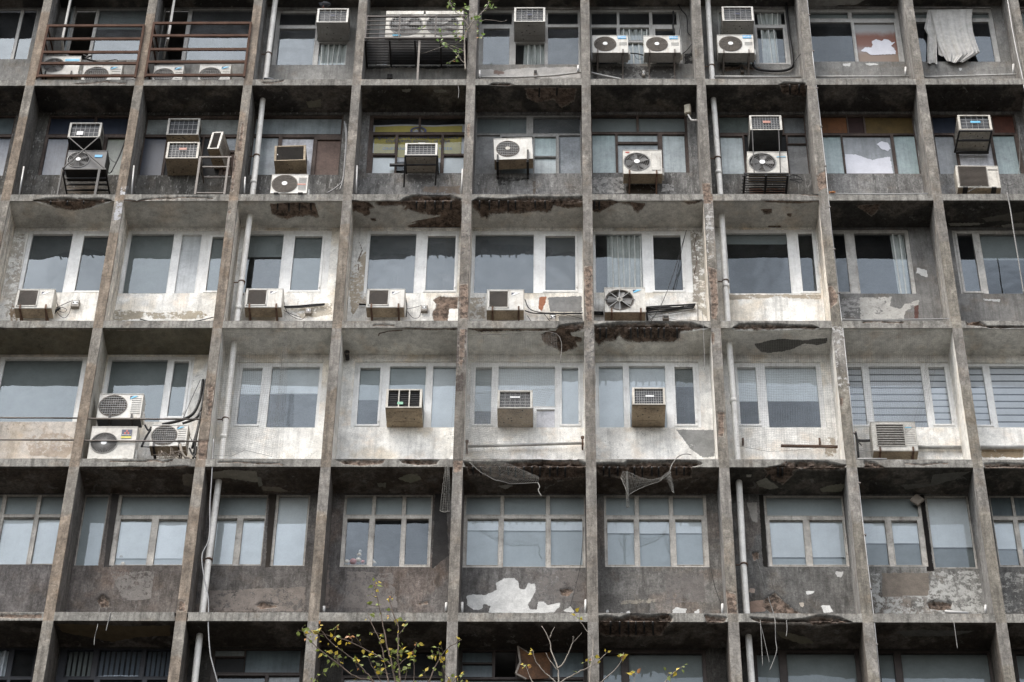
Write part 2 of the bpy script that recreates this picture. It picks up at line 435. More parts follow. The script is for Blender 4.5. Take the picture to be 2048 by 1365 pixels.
def plate(m, x0, z0, x1, z1, cx, cz, r, y, n=44, depth=.06):
    ang = sorted([2*math.pi*k/n for k in range(n)]+[math.atan2(z-cz, x-cx) % (2*math.pi) for x in (x0, x1) for z in (z0, z1)]); v = []
    for a in ang:
        ca, sa = math.cos(a), math.sin(a); t = min(((x1-cx)/ca if ca > 1e-9 else 1e9), ((x0-cx)/ca if ca < -1e-9 else 1e9), ((z1-cz)/sa if sa > 1e-9 else 1e9), ((z0-cz)/sa if sa < -1e-9 else 1e9))
        v += [(cx+ca*r, y, cz+sa*r), (cx+ca*t, y, cz+sa*t), (cx+ca*r, y+depth, cz+sa*r)]
    N = len(ang)
    for k in range(N):
        a, b = 3*k, 3*((k+1) % N); m.add([], [])
    o = len(m.v); m.add(v, [q for k in range(N) for q in ((3*k, 3*k+1, 3*((k+1) % N)+1, 3*((k+1) % N)), (3*k, 3*((k+1) % N), 3*((k+1) % N)+2, 3*k+2))])
def thing(name, label, cat, loc, rot=(0, 0, 0), group=None):
    o = bpy.data.objects.new(name, None); col.objects.link(o)
    o.empty_display_size = .2; o.location = loc; o.rotation_euler = rot
    o['label'] = label; o['category'] = cat
    if group: o['group'] = group
    return o
def tag(o, label, cat, group=None):
    o['label'] = label; o['category'] = cat
    if group: o['group'] = group
    return o
def text(name, body, size, mat, parent, loc, rot=(R(90), 0, 0), extrude=.001, align='CENTER', sx=1.0):
    c = bpy.data.curves.new(name, 'FONT'); c.body = body; c.size = size; c.align_x = align; c.align_y = 'CENTER'; c.extrude = extrude
    c.materials.append(MATS[mat]); o = bpy.data.objects.new(name, c); col.objects.link(o)
    me = bpy.data.meshes.new_from_object(o); bpy.data.objects.remove(o); o = bpy.data.objects.new(name, me); col.objects.link(o)
    o.parent = parent; o.location = loc; o.rotation_euler = rot; o.scale = (sx, 1, 1)
    return o

# ------------------------------------------------------------------ the building and its weathered surfaces
ROOT_LOC = Vector((7.3, 0, GROUND))
BLD = thing('office_building', 'weathered concrete office block with a grid of fins and recessed windows', 'building', ROOT_LOC)
NEG = -ROOT_LOC
def part(o, parent=BLD):
    o.parent = parent
    if parent is BLD: o.location = NEG
    return o

# damage traced on the facade: (surfaces, view, outline, depth)
SPALL = [
 ('slab', 's2a', [(270,208),(350,190),(500,182),(700,192),(820,185),(890,208),(800,240),(700,275),(600,290),(540,288),(430,262),(340,230)], .07),
 ('slab', 's2b', [(110,235),(200,230),(330,222),(470,228),(490,290),(505,345),(470,345),(420,330),(350,340),(250,357),(180,345),(125,315)], .05),
 ('slab', 's2b', [(765,208),(900,215),(955,265),(910,275),(915,310),(880,340),(840,310),(800,295),(770,300)], .04),
 ('slab', 's2b', [(910,350),(955,350),(965,375),(925,372)], .03),
 ('slab', 's2b', [(1180,190),(1250,165),(1340,160),(1540,158),(1640,195),(1650,400),(1500,420),(1400,430),(1290,385),(1200,400),(1290,370),(1400,350),(1475,335),(1330,320),(1220,285),(1165,290),(1200,262),(1160,250),(1000,255),(950,235),(960,212),(1160,212)], .07),
 ('slab', 'e', [(330,180),(420,155),(500,140),(600,120),(600,203),(480,206),(360,203)], .05),
 ('slab', 's2b', [(1725,215),(1780,185),(1960,195),(2075,185),(2075,312),(1950,315),(1870,320),(1850,355),(1800,350),(1770,300),(1735,270)], .07),
 ('slab', 's2c', [(-40,190),(130,175),(400,180),(560,175),(565,225),(440,240),(330,250),(310,300),(270,308),(200,295),(100,310),(-40,318)], .07),
 ('slab', 's2c', [(300,240),(440,230),(565,215),(565,262),(440,272),(400,262)], .02),
 ('slab', 's2c', [(640,208),(800,205),(860,222),(820,240),(760,270),(690,310),(640,297)], .05),
 ('slab', 's2c', [(830,222),(940,218),(1070,232),(1050,270),(1010,312),(975,290),(960,255)], .05),
 ('slab', 's2c', [(1360,215),(1520,205),(1500,225),(1410,240)], .03),
 ('slab', 'f', [(478,97),(535,95),(537,118),(497,124)], .03), ('slab', 'f', [(608,118),(637,118),(630,136),(612,133)], .03),
 ('slab', 'f', [(515,180),(580,180),(580,192),(520,194)], .03),
 ('slab', 's2d', [(-60,205),(120,205),(300,215),(400,205),(400,220),(200,232),(0,222)], .015),
 ('slab', 's3c', [(232,240),(290,215),(350,215),(380,165),(480,150),(575,140),(575,210),(470,230),(480,250),(560,270),(565,300),(515,310),(525,340),(480,365),(400,385),(340,350),(270,330),(240,290)], .07),
 ('slab', 's3c', [(655,165),(740,155),(860,140),(970,140),(1160,135),(1330,140),(1430,140),(1565,188),(1400,215),(1345,225),(1340,275),(1290,300),(1100,305),(1000,305),(900,295),(860,250),(820,295),(740,300),(690,335),(660,290)], .09),
 ('slab', 's3c', [(1770,185),(1820,150),(2048,150),(2200,160),(2400,165),(2450,185),(2420,205),(2300,195),(2048,205),(1900,205),(1790,205)], .07),
 ('slab', 's3b', [(1150,188),(1250,186),(1400,190),(1600,186),(1605,205),(1500,200),(1400,205),(1250,198)], .02),
 ('slab', 's3b', [(1700,192),(1860,192),(2040,195),(2350,190),(2350,210),(2040,212),(1800,222)], .03),
 ('slab', 's3d', [(1590,120),(1690,130),(1740,160),(1760,172),(2048,172),(2048,186),(1780,190),(1700,165),(1590,160)], .04),
 ('slab', 's3a', [(-20,186),(80,190),(350,188),(740,190),(740,196),(300,198),(80,202),(-20,196)], .03),
 ('slab', 's3a', [(830,192),(900,200),(1000,200),(1220,197),(1220,206),(1000,208),(830,206)], .02),
 ('slab', 's4b', [(640,162),(760,160),(1030,162),(1000,196),(850,208),(700,190)], .025),
 ('slab', 's4b', [(1150,160),(1300,158),(1460,163),(1440,192),(1300,200),(1170,182)], .04),
 ('slab', 's4b', [(1665,175),(1800,178),(2048,178),(2100,178),(2100,330),(1900,300),(1700,290)], .08),
 ('slab', 's4c', [(-60,178),(50,172),(280,158),(520,158),(590,190),(590,310),(450,320),(250,330),(150,320),(-60,320)], .08),
 ('slab', 's4c', [(670,185),(760,185),(900,190),(930,168),(1080,172),(1280,165),(1480,170),(1520,190),(1440,215),(1440,310),(1300,340),(1100,320),(870,315),(740,300),(675,260)], .09),
 ('slab', 's4d', [(-40,230),(60,215),(130,195),(160,170),(330,165),(500,180),(620,205),(610,245),(450,250),(250,240),(120,300),(0,290)], .06),
 ('slab', 's4d', [(770,168),(850,175),(930,225),(880,240),(770,232)], .04),
 ('slab', 's4d', [(1730,190),(1850,182),(2100,195),(2100,235),(1900,225),(1740,235)], .03),
 ('slab', 's4a', [(690,232),(1000,214),(1300,220),(1500,205),(1540,225),(1300,240),(1000,245)], .015),
 ('slab', 's5c', [(690,175),(760,165),(860,185),(960,150),(1100,165),(1250,150),(1285,180),(1280,218),(1240,260),(1200,330),(1000,345),(750,340),(690,310)], .08),
 ('slab', 's5c', [(1540,160),(1640,170),(1720,180),(1700,225),(1560,240)], .04),
 ('slab', 's5d', [(-140,180),(0,190),(150,205),(300,190),(420,160),(560,175),(670,222),(500,240),(420,262),(320,240),(100,232),(-60,235)], .08),
 ('slab', 's5a', [(-20,150),(100,160),(330,150),(335,185),(100,190),(-20,178)], .015),
 ('slab', 's5a', [(1400,140),(1500,150),(1500,205),(1410,230),(1400,190)], .04),
 ('slab', 's1b', [(1870,200),(1900,186),(2020,188),(2060,203),(2000,212)], .04),
 ('slab', 's1c', [(100,230),(300,220),(520,230),(500,330),(400,390),(330,320),(200,345),(120,310)], .02),
 ('slab', 's1d', [(90,200),(130,178),(300,188),(306,310),(250,290),(120,280)], .05),
 ('slab', 's2d', [(700,250),(820,235),(900,238),(880,290),(830,340),(760,290)], .03),
 ('slab', 'i', [(600,110),(680,100),(740,140),(680,200),(610,170)], .02),
 ('wall', 'e', [(460,545),(490,528),(590,530),(585,590),(545,590),(535,650),(470,655),(455,620),(480,570)], .02),
 ('wall', 'i', [(570,850),(600,830),(630,810),(680,860),(760,920),(810,940),(720,950),(600,920),(560,890)], .05),
 ('wall', 'i', [(500,585),(535,580),(545,615),(510,630)], .08),
 ('wall', 'i', [(1500,870),(1540,855),(1640,870),(1635,900),(1560,910),(1510,900)], .09),
 ('wall', 'g', [(552,850),(580,820),(620,850),(625,890),(570,895)], .08), ('wall', 'g', [(1450,885),(1490,865),(1580,880),(1580,895),(1480,905)], .05),
 ('wall', 'h', [(1252,795),(1300,785),(1330,800),(1300,830),(1260,825)], .06), ('wall', 'd', [(1,1),(2,1),(2,2)], .01),
 ('wall', 'h', [(440,868),(500,862),(505,880),(450,885)], .03),
 ('wall', 'c', [(320,378),(420,380),(440,372),(560,385),(520,402),(430,395),(350,408)], .015),
 ('fin', 'e', [(1210,378),(1253,378),(1255,560),(1250,650),(1225,650),(1215,560)], .012), ('fin', 'e', [(592,465),(637,465),(640,560),(636,640),(592,640)], .01),
 ('fin', 'f', [(215,378),(262,395),(270,560),(262,650),(235,640),(230,500)], .018), ('fin', 'e', [(595,690),(622,690),(618,820),(600,900),(588,860)], .008),
 ('fin', 'd', [(1028,968),(1065,968),(1058,1060),(1050,1130),(1030,1120)], .025), ('fin', 'd', [(985,1240),(1040,1240),(1020,1340),(978,1340)], .02),
 ('fin', 'b', [(722,705),(740,700),(736,790),(722,780)], .02), ('fin', 'a', [(1370,690),(1392,695),(1375,860),(1350,860)], .02),
 ('fin', 'a', [(1330,880),(1350,880),(1330,1090),(1310,1090)], .015), ('fin', 'f', [(810,465),(840,480),(865,520),(860,560),(825,590)], .03),
 ('fin', 'f', [(265,1100),(300,1105),(298,1225),(270,1225)], .025), ('fin', 'f', [(870,1030),(890,1030),(888,1075),(872,1075)], .02),
 ('fin', 'g', [(1015,850),(1050,860),(1060,920),(1010,915)], .03), ('fin', 'i', [(350,800),(410,815),(415,930),(360,930)], .02),
 ('fin', 'c', [(865,1000),(930,960),(940,1060),(880,1090)], .015), ('fin', 'c', [(215,1040),(262,1040),(270,1160),(225,1160)], .015),
 ('fin', 'f', [(205,20),(245,20),(245,60),(205,60)], .01), ('fin', 'h', [(640,60),(700,60),(690,120),(645,130)], .02),
 ('fin', 'f', [(232,705),(252,705),(250,770),(236,765)], .02), ('fin', 'd', [(1130,90),(1150,95),(1145,120),(1132,118)], .02),
]
CRACK = [('slab', 's2a', [(990,205),(1040,206),(1095,216),(1180,195),(1250,192),(1330,183),(1380,190),(1420,178),(1560,180),(1700,186)]),
 ('slab', 's1a', [(600,192),(680,190),(800,178),(850,171),(900,182),(1000,186)]), ('slab', 's4a', [(880,170),(1150,172),(1240,160),(1300,178),(1380,163)]),
 ('slab', 's4a', [(1750,180),(1900,178),(2060,187),(2150,190),(2230,190),(2260,203)]), ('slab', 's4d', [(1100,190),(1240,200),(1380,185),(1440,190)]),
 ('slab', 's3d', [(760,140),(880,130),(980,142),(1080,140)]), ('slab', 's3b', [(980,250),(985,232),(1060,212),(1170,205)]), ('slab', 's3b', [(940,165),(1000,160),(1100,165)]),
 ('slab', 'f', [(630,15),(700,22),(800,30)]), ('slab', 's5a', [(20,165),(150,160),(260,165),(330,158)]),
 ('fin', 'e', [(1225,600),(1228,560),(1240,520)]), ('wall', 'e', [(95,260),(110,300),(90,350),(92,400)]), ('wall', 'f', [(160,225),(150,280),(165,350),(150,420)]),
 ('slab', 's4d', [(-20,300),(150,170)]), ('slab', 's1b', [(60,182),(150,182),(220,165)])]
W6 = (.56, .555, .53)
PEEL = [
 ('wall', 'h', [(715,830),(760,820),(830,825),(890,795),(885,760),(930,730),(990,728),(1015,745),(1020,790),(1055,795),(1070,760),(1110,760),(1115,800),(1085,860),(1070,880),(1080,910),(1120,910),(1125,860),(1160,860),(1180,880),(1250,870),(1250,890),(1220,925),(1150,930),(840,930),(855,890),(820,880),(800,910),(760,910),(725,890)], W6),
 ('wall', 'h', [(1270,915),(1310,890),(1340,930)], W6), ('wall', 'h', [(1512,912),(1530,908),(1530,928),(1514,928)], W6), ('wall', 'h', [(1590,930),(1610,925),(1610,950),(1592,950)], W6), ('wall', 'h', [(1625,925),(1648,912),(1648,940),(1630,945)], W6),
 ('wall', 'h', [(1890,915),(1910,895),(1975,905),(1965,930),(1890,940)], W6), ('wall', 'i', [(170,920),(200,905),(205,935),(175,935)], W6),
 ('wall', 'i', [(970,690),(1020,695),(1015,728),(985,725)], (.45,.44,.42)), ('wall', 'i', [(805,805),(858,800),(855,820),(810,825)], W6), ('wall', 'i', [(890,885),(945,885),(960,920),(910,930)], W6), ('wall', 'i', [(1000,880),(1020,885),(1015,900)], W6),
 ('wall', 'i', [(765,865),(800,870),(795,905),(770,890)], (.42,.37,.31)), ('wall', 'i', [(490,785),(520,790),(515,820),(480,810)], (.36,.29,.24)), ('wall', 'i', [(485,860),(570,850),(580,920),(490,930)], (.25,.18,.14)),
 ('wall', 'i', [(1165,700),(1230,690),(1230,840),(1500,830),(1530,690),(1790,690),(1830,900),(1820,935),(1200,935)], (.37,.365,.34,.515)), ('wall', 'i', [(1240,700),(1505,700),(1510,828),(1240,838)], (.17,.145,.12)),
 ('wall', 'i', [(470,300),(530,300),(535,420),(500,400)], (.30,.28,.25)),
 ('wall', 'e', [(1030,535),(1200,525),(1205,610),(1040,606)], (.20,.20,.195)), ('wall', 'e', [(990,532),(1025,530),(1022,560),(1002,605),(982,590)], (.30,.13,.075)), ('wall', 'e', [(1080,625),(1200,620),(1205,655),(1090,655)], (.2,.195,.18)),
 ('wall', 'f', [(970,535),(1130,530),(1120,580),(1180,590),(1190,570),(1270,545),(1260,575),(1200,600),(1190,640),(975,645)], (.42,.405,.37,.56)), ('wall', 'f', [(1240,572),(1264,570),(1264,640),(1242,640)], (.10,.055,.045)),
 ('wall', 'f', [(1255,385),(1305,400),(1310,440),(1280,425),(1250,415)], W6), ('wall', 'f', [(1580,540),(1670,545),(1665,556),(1590,552)], (.5,.5,.48)),
 ('wall', 'f', [(60,1190),(250,1190),(250,1325),(190,1330),(120,1280),(90,1230)], (.24,.24,.23,.60)),
 ('wall', 'b', [(790,392),(860,395),(900,410),(1000,390),(1100,385),(1370,380),(1370,445),(790,447)], (.44,.42,.39)), ('wall', 'b', [(830,400),(960,405),(950,440),(850,438)], (.21,.155,.13)), ('wall', 'b', [(1020,405),(1100,400),(1080,430),(1020,432)], (.2,.17,.15)),
 ('wall', 'c', [(1000,362),(1060,362),(1060,380),(1020,378)], W6), ('wall', 'c', [(1140,360),(1225,362),(1215,374),(1150,374)], W6), ('wall', 'c', [(1670,385),(1700,388),(1685,405)], W6),
 ('slab', 'c', [(800,-60),(1160,-60),(1140,5),(1090,28),(1000,30),(950,45),(900,38),(830,42),(800,30)], (.34,.33,.30)),
 ('slab', 'g', [(1200,130),(1300,112),(1460,122),(1472,185),(1400,180),(1300,160),(1210,168)], (.30,.275,.22)), ('slab', 'g', [(1480,205),(1590,215),(1650,240),(1500,235)], (.25,.22,.17)), ('slab', 'g', [(1035,140),(1100,135),(1100,210),(1045,205)], (.22,.19,.15)),
 ('slab', 'h', [(330,165),(380,140),(440,135),(465,170),(400,190)], (.24,.23,.17)), ('slab', 'h', [(900,205),(960,195),(985,205),(940,225)], (.3,.28,.24)),
 ('slab', 'i', [(520,180),(580,160),(655,215),(600,230),(540,210)], (.30,.29,.24)), ('slab', 'i', [(880,222),(960,195),(1030,190),(1010,240),(900,242)], (.27,.26,.20)), ('slab', 'i', [(465,140),(500,140),(495,155),(470,155)], (.35,.33,.28)),
 ('slab', 's3d', [(-120,312),(0,285),(120,270),(300,285),(370,270),(475,262),(470,310),(380,325),(290,310),(200,355),(100,380),(0,390),(-60,375)], (.065,.065,.055)),
 ('slab', 's1b', [(400,330),(460,330),(520,315),(530,380),(420,385)], (.20,.185,.14)), ('slab', 's1b', [(1160,235),(1240,235),(1230,260),(1170,258)], (.22,.21,.18)), ('slab', 's1b', [(1410,238),(1520,240),(1530,262),(1430,265)], (.22,.21,.18)),
 ('slab', 'f', [(1410,165),(1590,165),(1560,178),(1420,180)], (.30,.29,.25)), ('slab', 'f', [(1670,175),(1790,165),(1790,195),(1690,192)], (.30,.29,.25)), ('slab', 'f', [(1570,140),(1787,110),(1787,150),(1600,160)], (.14,.13,.11)),
 ('slab', 's5a', [(450,230),(750,240),(1100,250),(1360,245),(1360,330),(1100,340),(900,380),(500,300)], (.125,.095,.055)), ('slab', 's5d', [(60,290),(200,310),(330,350),(370,390),(250,390),(100,340)], (.20,.18,.13)), ('slab', 's5d', [(1000,290),(1200,280),(1600,290),(1700,280),(1500,330),(1100,335)], (.13,.125,.11)),
 ('slab', 's4d', [(1050,360),(1300,350),(1320,280),(1500,260),(1630,250),(1500,320),(1330,370),(1100,400)], (.15,.145,.125)),
 ('slab', 's4b', [(960,340),(1040,345),(1045,390),(980,380)], (.2,.19,.15)), ('slab', 's4b', [(0,290),(20,380),(60,370),(40,300)], (.24,.23,.19)),
]
PEEL += [('wall', 'i', [(1455,255),(1478,255),(1537,690),(1497,690)], (.012,.010,.009)), ('wall', 'i', [(538,255),(565,255),(592,668),(562,668)], (.02,.018,.015)), ('wall', 'g', [(1530,252),(1574,252),(1543,668),(1508,668)], (.04,.033,.027)),
 ('wall', 'g', [(634,250),(678,250),(632,668),(590,668)], (.055,.05,.046)), ('wall', 'h', [(540,240),(600,240),(620,600),(520,680)], (.045,.042,.04)), ('wall', 'h', [(-150,560),(-60,560),(-60,900),(-160,900)], (.22,.18,.155,.53)), ('wall', 'h', [(40,690),(300,700),(330,900),(20,900)], (.165,.148,.135,.54)),
 ('wall', 'h', [(1130,690),(1390,690),(1390,860),(1130,870)], (.165,.15,.138,.53)), ('wall', 'h', [(1850,700),(2070,700),(2080,860),(1850,880)], (.165,.15,.138,.54)), ('wall', 'h', [(1590,860),(1800,840),(1800,870),(1600,880)], (.30,.27,.22,.53)),
 ('wall', 'g', [(620,690),(880,690),(860,850),(700,860)], (.185,.17,.155,.54)), ('wall', 'g', [(1190,800),(1740,780),(1740,920),(1180,920)], (.185,.16,.14,.54)), ('wall', 'i', [(1910,700),(2048,700),(2048,930),(1930,930)], (.33,.32,.29,.50)),
 ('wall', 'f', [(880,535),(970,535),(960,640),(880,640)], (.36,.35,.33,.5)), ('wall', 'b', [(1440,1010),(1620,1010),(1620,1100),(1440,1100)], (.40,.385,.36,.53)), ('wall', 'b', [(1830,1050),(1900,1040),(1900,1090),(1830,1090)], (.44,.43,.41,.53)),
 ('fin', 'f', [(830,680),(895,680),(930,1000),(860,1000)], (.42,.41,.39,.49)), ('fin', 'f', [(205,60),(245,60),(250,370),(215,370)], (.40,.39,.37,.49)), ('fin', 'e', [(1212,640),(1260,640),(1268,900),(1215,900)], (.10,.095,.09,.5)), ('fin', 'e', [(585,690),(630,690),(615,1000),(570,1000)], (.07,.055,.048,.52)),
 ('fin', 'e', [(1215,1000),(1265,1000),(1268,1330),(1215,1330)], (.12,.11,.10,.49)), ('fin', 'e', [(600,200),(650,200),(640,460),(595,460)], (.09,.08,.075,.49)), ('fin', 'a', [(690,1060),(730,1060),(720,1110),(680,1110)], (.42,.42,.42,.53)), ('fin', 'd', [(575,60),(610,60),(600,150),(560,150)], (.36,.36,.37,.53))]
PEEL += [('wall', v, q, c) for v, q, c in [
 ('z1e', [(270,1000),(780,1010),(770,1110),(700,1050),(560,1070),(300,1160)], (.05,.048,.045,.54)), ('z1e', [(840,1060),(900,1060),(890,1290),(850,1290)], (.12,.10,.08,.56)), ('z1f', [(440,1220),(880,1220),(890,1350),(440,1350)], (.05,.04,.03,.55)),
 ('z1f', [(0,1110),(370,1110),(380,1290),(60,1290)], (.34,.33,.31,.54)), ('z1f', [(960,1200),(1100,1240),(1120,1310),(960,1300)], (.38,.37,.35,.55)), ('z1g', [(600,1190),(1150,1190),(1150,1290),(600,1300)], (.09,.05,.035,.55)),
 ('z1a', [(400,1130),(870,1130),(870,1280),(400,1280)], (.15,.125,.10,.55)), ('z1d', [(560,960),(1130,960),(1130,1080),(900,1120),(650,1060)], (.09,.085,.08,.54)), ('z1d', [(900,1150),(1530,1140),(1530,1270),(900,1240)], (.17,.14,.115,.54)),
 ('z2b', [(160,420),(260,420),(330,740),(190,740)], (.33,.25,.17,.53)), ('z2c', [(1060,120),(1210,130),(1220,225),(1080,220)], (.40,.34,.27,.54)), ('e', [(35,420),(130,300),(120,520),(60,640)], (.42,.36,.28,.54)), ('e', [(640,540),(720,530),(720,640),(640,640)], (.42,.37,.30,.53)),
 
 ('d', [(120,1230),(300,1200),(400,1250),(330,1330),(150,1320)], (.38,.32,.26,.53)), ('d', [(560,590),(760,610),(1000,600),(1060,640),(700,640),(565,650)], (.36,.32,.25,.53)), ('b', [(1440,378),(1900,378),(1900,445),(1440,445)], (.09,.085,.08,.54)),
 ('z0e', [(280,1060),(560,1050),(540,1180),(330,1200)], (.12,.115,.11,.55)), ('z0e', [(280,1045),(560,1040),(560,1068),(290,1112)], (.03,.03,.03)), ('z0c', [(100,1060),(1680,1060),(1680,1090),(1100,1115),(700,1085),(100,1125)], (.04,.04,.038,.60)), ('z0d', [(1640,860),(1770,840),(1780,1000),(1650,1010)], (.03,.03,.03,.55)),
 ('f', [(800,1230),(850,1230),(860,1330),(800,1330)], (.36,.32,.26,.53)), ('f', [(1575,1285),(1787,1285),(1787,1330),(1575,1330)], (.30,.23,.15,.56)), ('f', [(320,520),(780,520),(780,545),(560,535),(320,548)], (.38,.33,.26,.55)), ('d', [(1440,590),(1650,560),(1650,620),(1500,640)], (.45,.41,.34,.53)), ('e', [(1740,200),(1787,200),(1787,560),(1750,560)], (.30,.27,.23,.54)),
 ('f', [(0,200),(200,200),(215,650),(150,560),(120,300)], (.40,.37,.31,.53)), ('d', [(60,220),(130,220),(90,520),(30,640),(10,520)], (.46,.42,.36,.53))]]
def pix_poly(v, pts): return np.array([px(v, *q) for q in pts])
SPALL = [(k, pix_poly(v, q), d) for k, v, q, d in SPALL]
PEEL = [(k, pix_poly(v, q), c) for k, v, q, c in PEEL]
CRACK = [(k, pix_poly(v, q)) for k, v, q in CRACK]
def seg_dist(pt, poly, closed=True):
    best = np.full(len(pt), 1e9); n = len(poly)
    for i in range(n if closed else n-1):
        a, b = poly[i], poly[(i+1) % n]; ab = b-a
        t = np.clip(((pt-a) @ ab)/max(ab @ ab, 1e-9), 0, 1)
        best = np.minimum(best, np.hypot(*(pt-a-t[:, None]*ab).T))
    return best
def inside(pt, poly):
    r = np.zeros(len(pt), bool); n = len(poly); x, y = pt[:, 0], pt[:, 1]
    for i in range(n):
        (x0, y0), (x1, y1) = poly[i], poly[(i+1) % n]
        c = ((y0 > y) != (y1 > y))
        r ^= c & (x < (x1-x0)*(y-y0)/((y1-y0) if y1 != y0 else 1e-9)+x0)
    return r
PPM = 88.0; RES = .026

class Surf:
    """gridded concrete or plaster: base colour, worn masks, broken areas pushed into the body"""
    def __init__(s, kind): s.kind = kind; s.V = []; s.N = []; s.Q = []; s.C = []; s.M = []; s.E = []; s.n = 0; s.grime = .35; s.fleck = 0; s.col = (.3, .3, .3)
    def grid(s, o, u, v, nrm, edge=None, res=RES, col=None, grime=None, fleck=None):
        # o corner, u / v edge vectors, nrm = outward normal ; edge = (axis vector, 'v0'|'v1') arris along v=0 or v=1 shared with that direction
        o, u, v = (np.array(q, float) for q in (o, u, v))
        nu = max(1, int(round(np.linalg.norm(u)/res))); nv = max(1, int(round(np.linalg.norm(v)/res)))
        a, b = np.meshgrid(np.linspace(0, 1, nu+1), np.linspace(0, 1, nv+1), indexing='ij'); a, b = a.ravel(), b.ravel()
        V = o+a[:, None]*u+b[:, None]*v
        i, j = np.meshgrid(np.arange(nu), np.arange(nv), indexing='ij'); k = (i*(nv+1)+j).ravel()
        q = np.stack([k, k+nv+1, k+nv+2, k+1], 1)
        if np.dot(np.cross(u, v), nrm) < 0: q = q[:, ::-1]
        inn = np.tile(-np.array(nrm, float), (len(V), 1))
        if edge is not None:
            dist = (b if edge[1] == 'v0' else 1-b)*np.linalg.norm(v)
            inn = inn+np.exp(-(dist/.05)**2)[:, None]*np.array(edge[0], float)
        s.V.append(V); s.N.append(inn); s.Q.append(q+s.n); s.n += len(V)
        c = s.col if col is None else col
        s.C.append(c(V) if callable(c) else np.tile(np.array(c, float), (len(V), 1)))
        s.M.append(np.tile([s.grime if grime is None else grime, s.fleck if fleck is None else fleck], (len(V), 1)))
    def build(s, name, parent=BLD, flat=True):
        V = np.concatenate(s.V); N = np.concatenate(s.N); Q = np.concatenate(s.Q); C = np.concatenate(s.C); M = np.concatenate(s.M)
        pp = proj(V); sp = np.zeros(len(V)); pe = np.zeros(len(V)); C2 = C.copy(); dep = np.zeros(len(V))
        lo, hi = pp.min(0)-12, pp.max(0)+12
        for k, poly, d in SPALL:
            if k != s.kind or (poly.max(0) < lo).any() or (poly.min(0) > hi).any(): continue
            near = ((pp > poly.min(0)-10) & (pp < poly.max(0)+10)).all(1)
            if not near.any(): continue
            q = pp[near]; sd = seg_dist(q, poly)*np.where(inside(q, poly), 1, -1)/PPM
            val = np.clip(.5+sd/.16, 0, 1); sp[near] = np.maximum(sp[near], val)
            dep[near] = np.maximum(dep[near], d*np.clip((sd+.015)/.035, 0, 1))
        for k, poly in CRACK:
            if k != s.kind or (poly.max(0) < lo).any() or (poly.min(0) > hi).any(): continue
            near = ((pp > poly.min(0)-6) & (pp < poly.max(0)+6)).all(1)
            if not near.any(): continue
            dd = seg_dist(pp[near], poly, False)
            sp[near] = np.maximum(sp[near], np.clip(.85-dd/3.4, 0, 1)); dep[near] = np.maximum(dep[near], .012*(dd < 1.4))
        for k, poly, c in PEEL:
            if k != s.kind or (poly.max(0) < lo).any() or (poly.min(0) > hi).any(): continue
            near = ((pp > poly.min(0)-10) & (pp < poly.max(0)+10)).all(1)
            if not near.any(): continue
            q = pp[near]; sd = seg_dist(q, poly)*np.where(inside(q, poly), 1, -1)/PPM
            val = np.clip(.5+sd/.20, 0, c[3] if len(c) > 3 else 1); c = c[:3]; idx = np.nonzero(near)[0]; up = (val > .2) & (val >= pe[idx]-.0)
            pe[idx[up]] = val[up]; C2[idx[up]] = c
        front = np.abs(N[:, 1]) > .99 if s.kind == 'slab' else np.zeros(len(V), bool)
        dep = np.where(front & (V[:, 1] < .005), dep*2.1, dep)
        nz = fbm(V, 7, 3, 4); nz2 = fbm(V, 1.6, 11, 3); nz3 = fbm(V, 24, 21, 2); nz = .5*nz+.5*fbm(V, 12, 31, 3)
        V = V+N*(dep*np.clip(.15+1.9*(nz-.2), .1, 1.6)*(.55+.9*nz3))[:, None]
        V = V+(N/np.maximum(np.linalg.norm(N, axis=1), 1)[:, None])*((nz2-.5)*.012)[:, None]
        me = bpy.data.meshes.new(name)
        me.vertices.add(len(V)); me.vertices.foreach_set('co', V.astype(np.float32).ravel())
        me.loops.add(Q.size); me.loops.foreach_set('vertex_index', Q.astype(np.int32).ravel())
        me.polygons.add(len(Q)); me.polygons.foreach_set('loop_start', np.arange(0, Q.size, 4, dtype=np.int32))
        me.update(calc_edges=True)
        def at(nm, arr):
            A = me.attributes.new(nm, 'FLOAT_COLOR', 'POINT'); A.data.foreach_set('color', arr.astype(np.float32).ravel())
        one = np.ones((len(V), 1))
        at('Col', np.concatenate([C, one], 1)); at('Col2', np.concatenate([C2, one], 1))
        at('Mask', np.stack([sp, pe, M[:, 0], M[:, 1]], 1))
        me.materials.append(M_FAC)
        o = bpy.data.objects.new(name, me); col.objects.link(o)
        return part(o, parent)

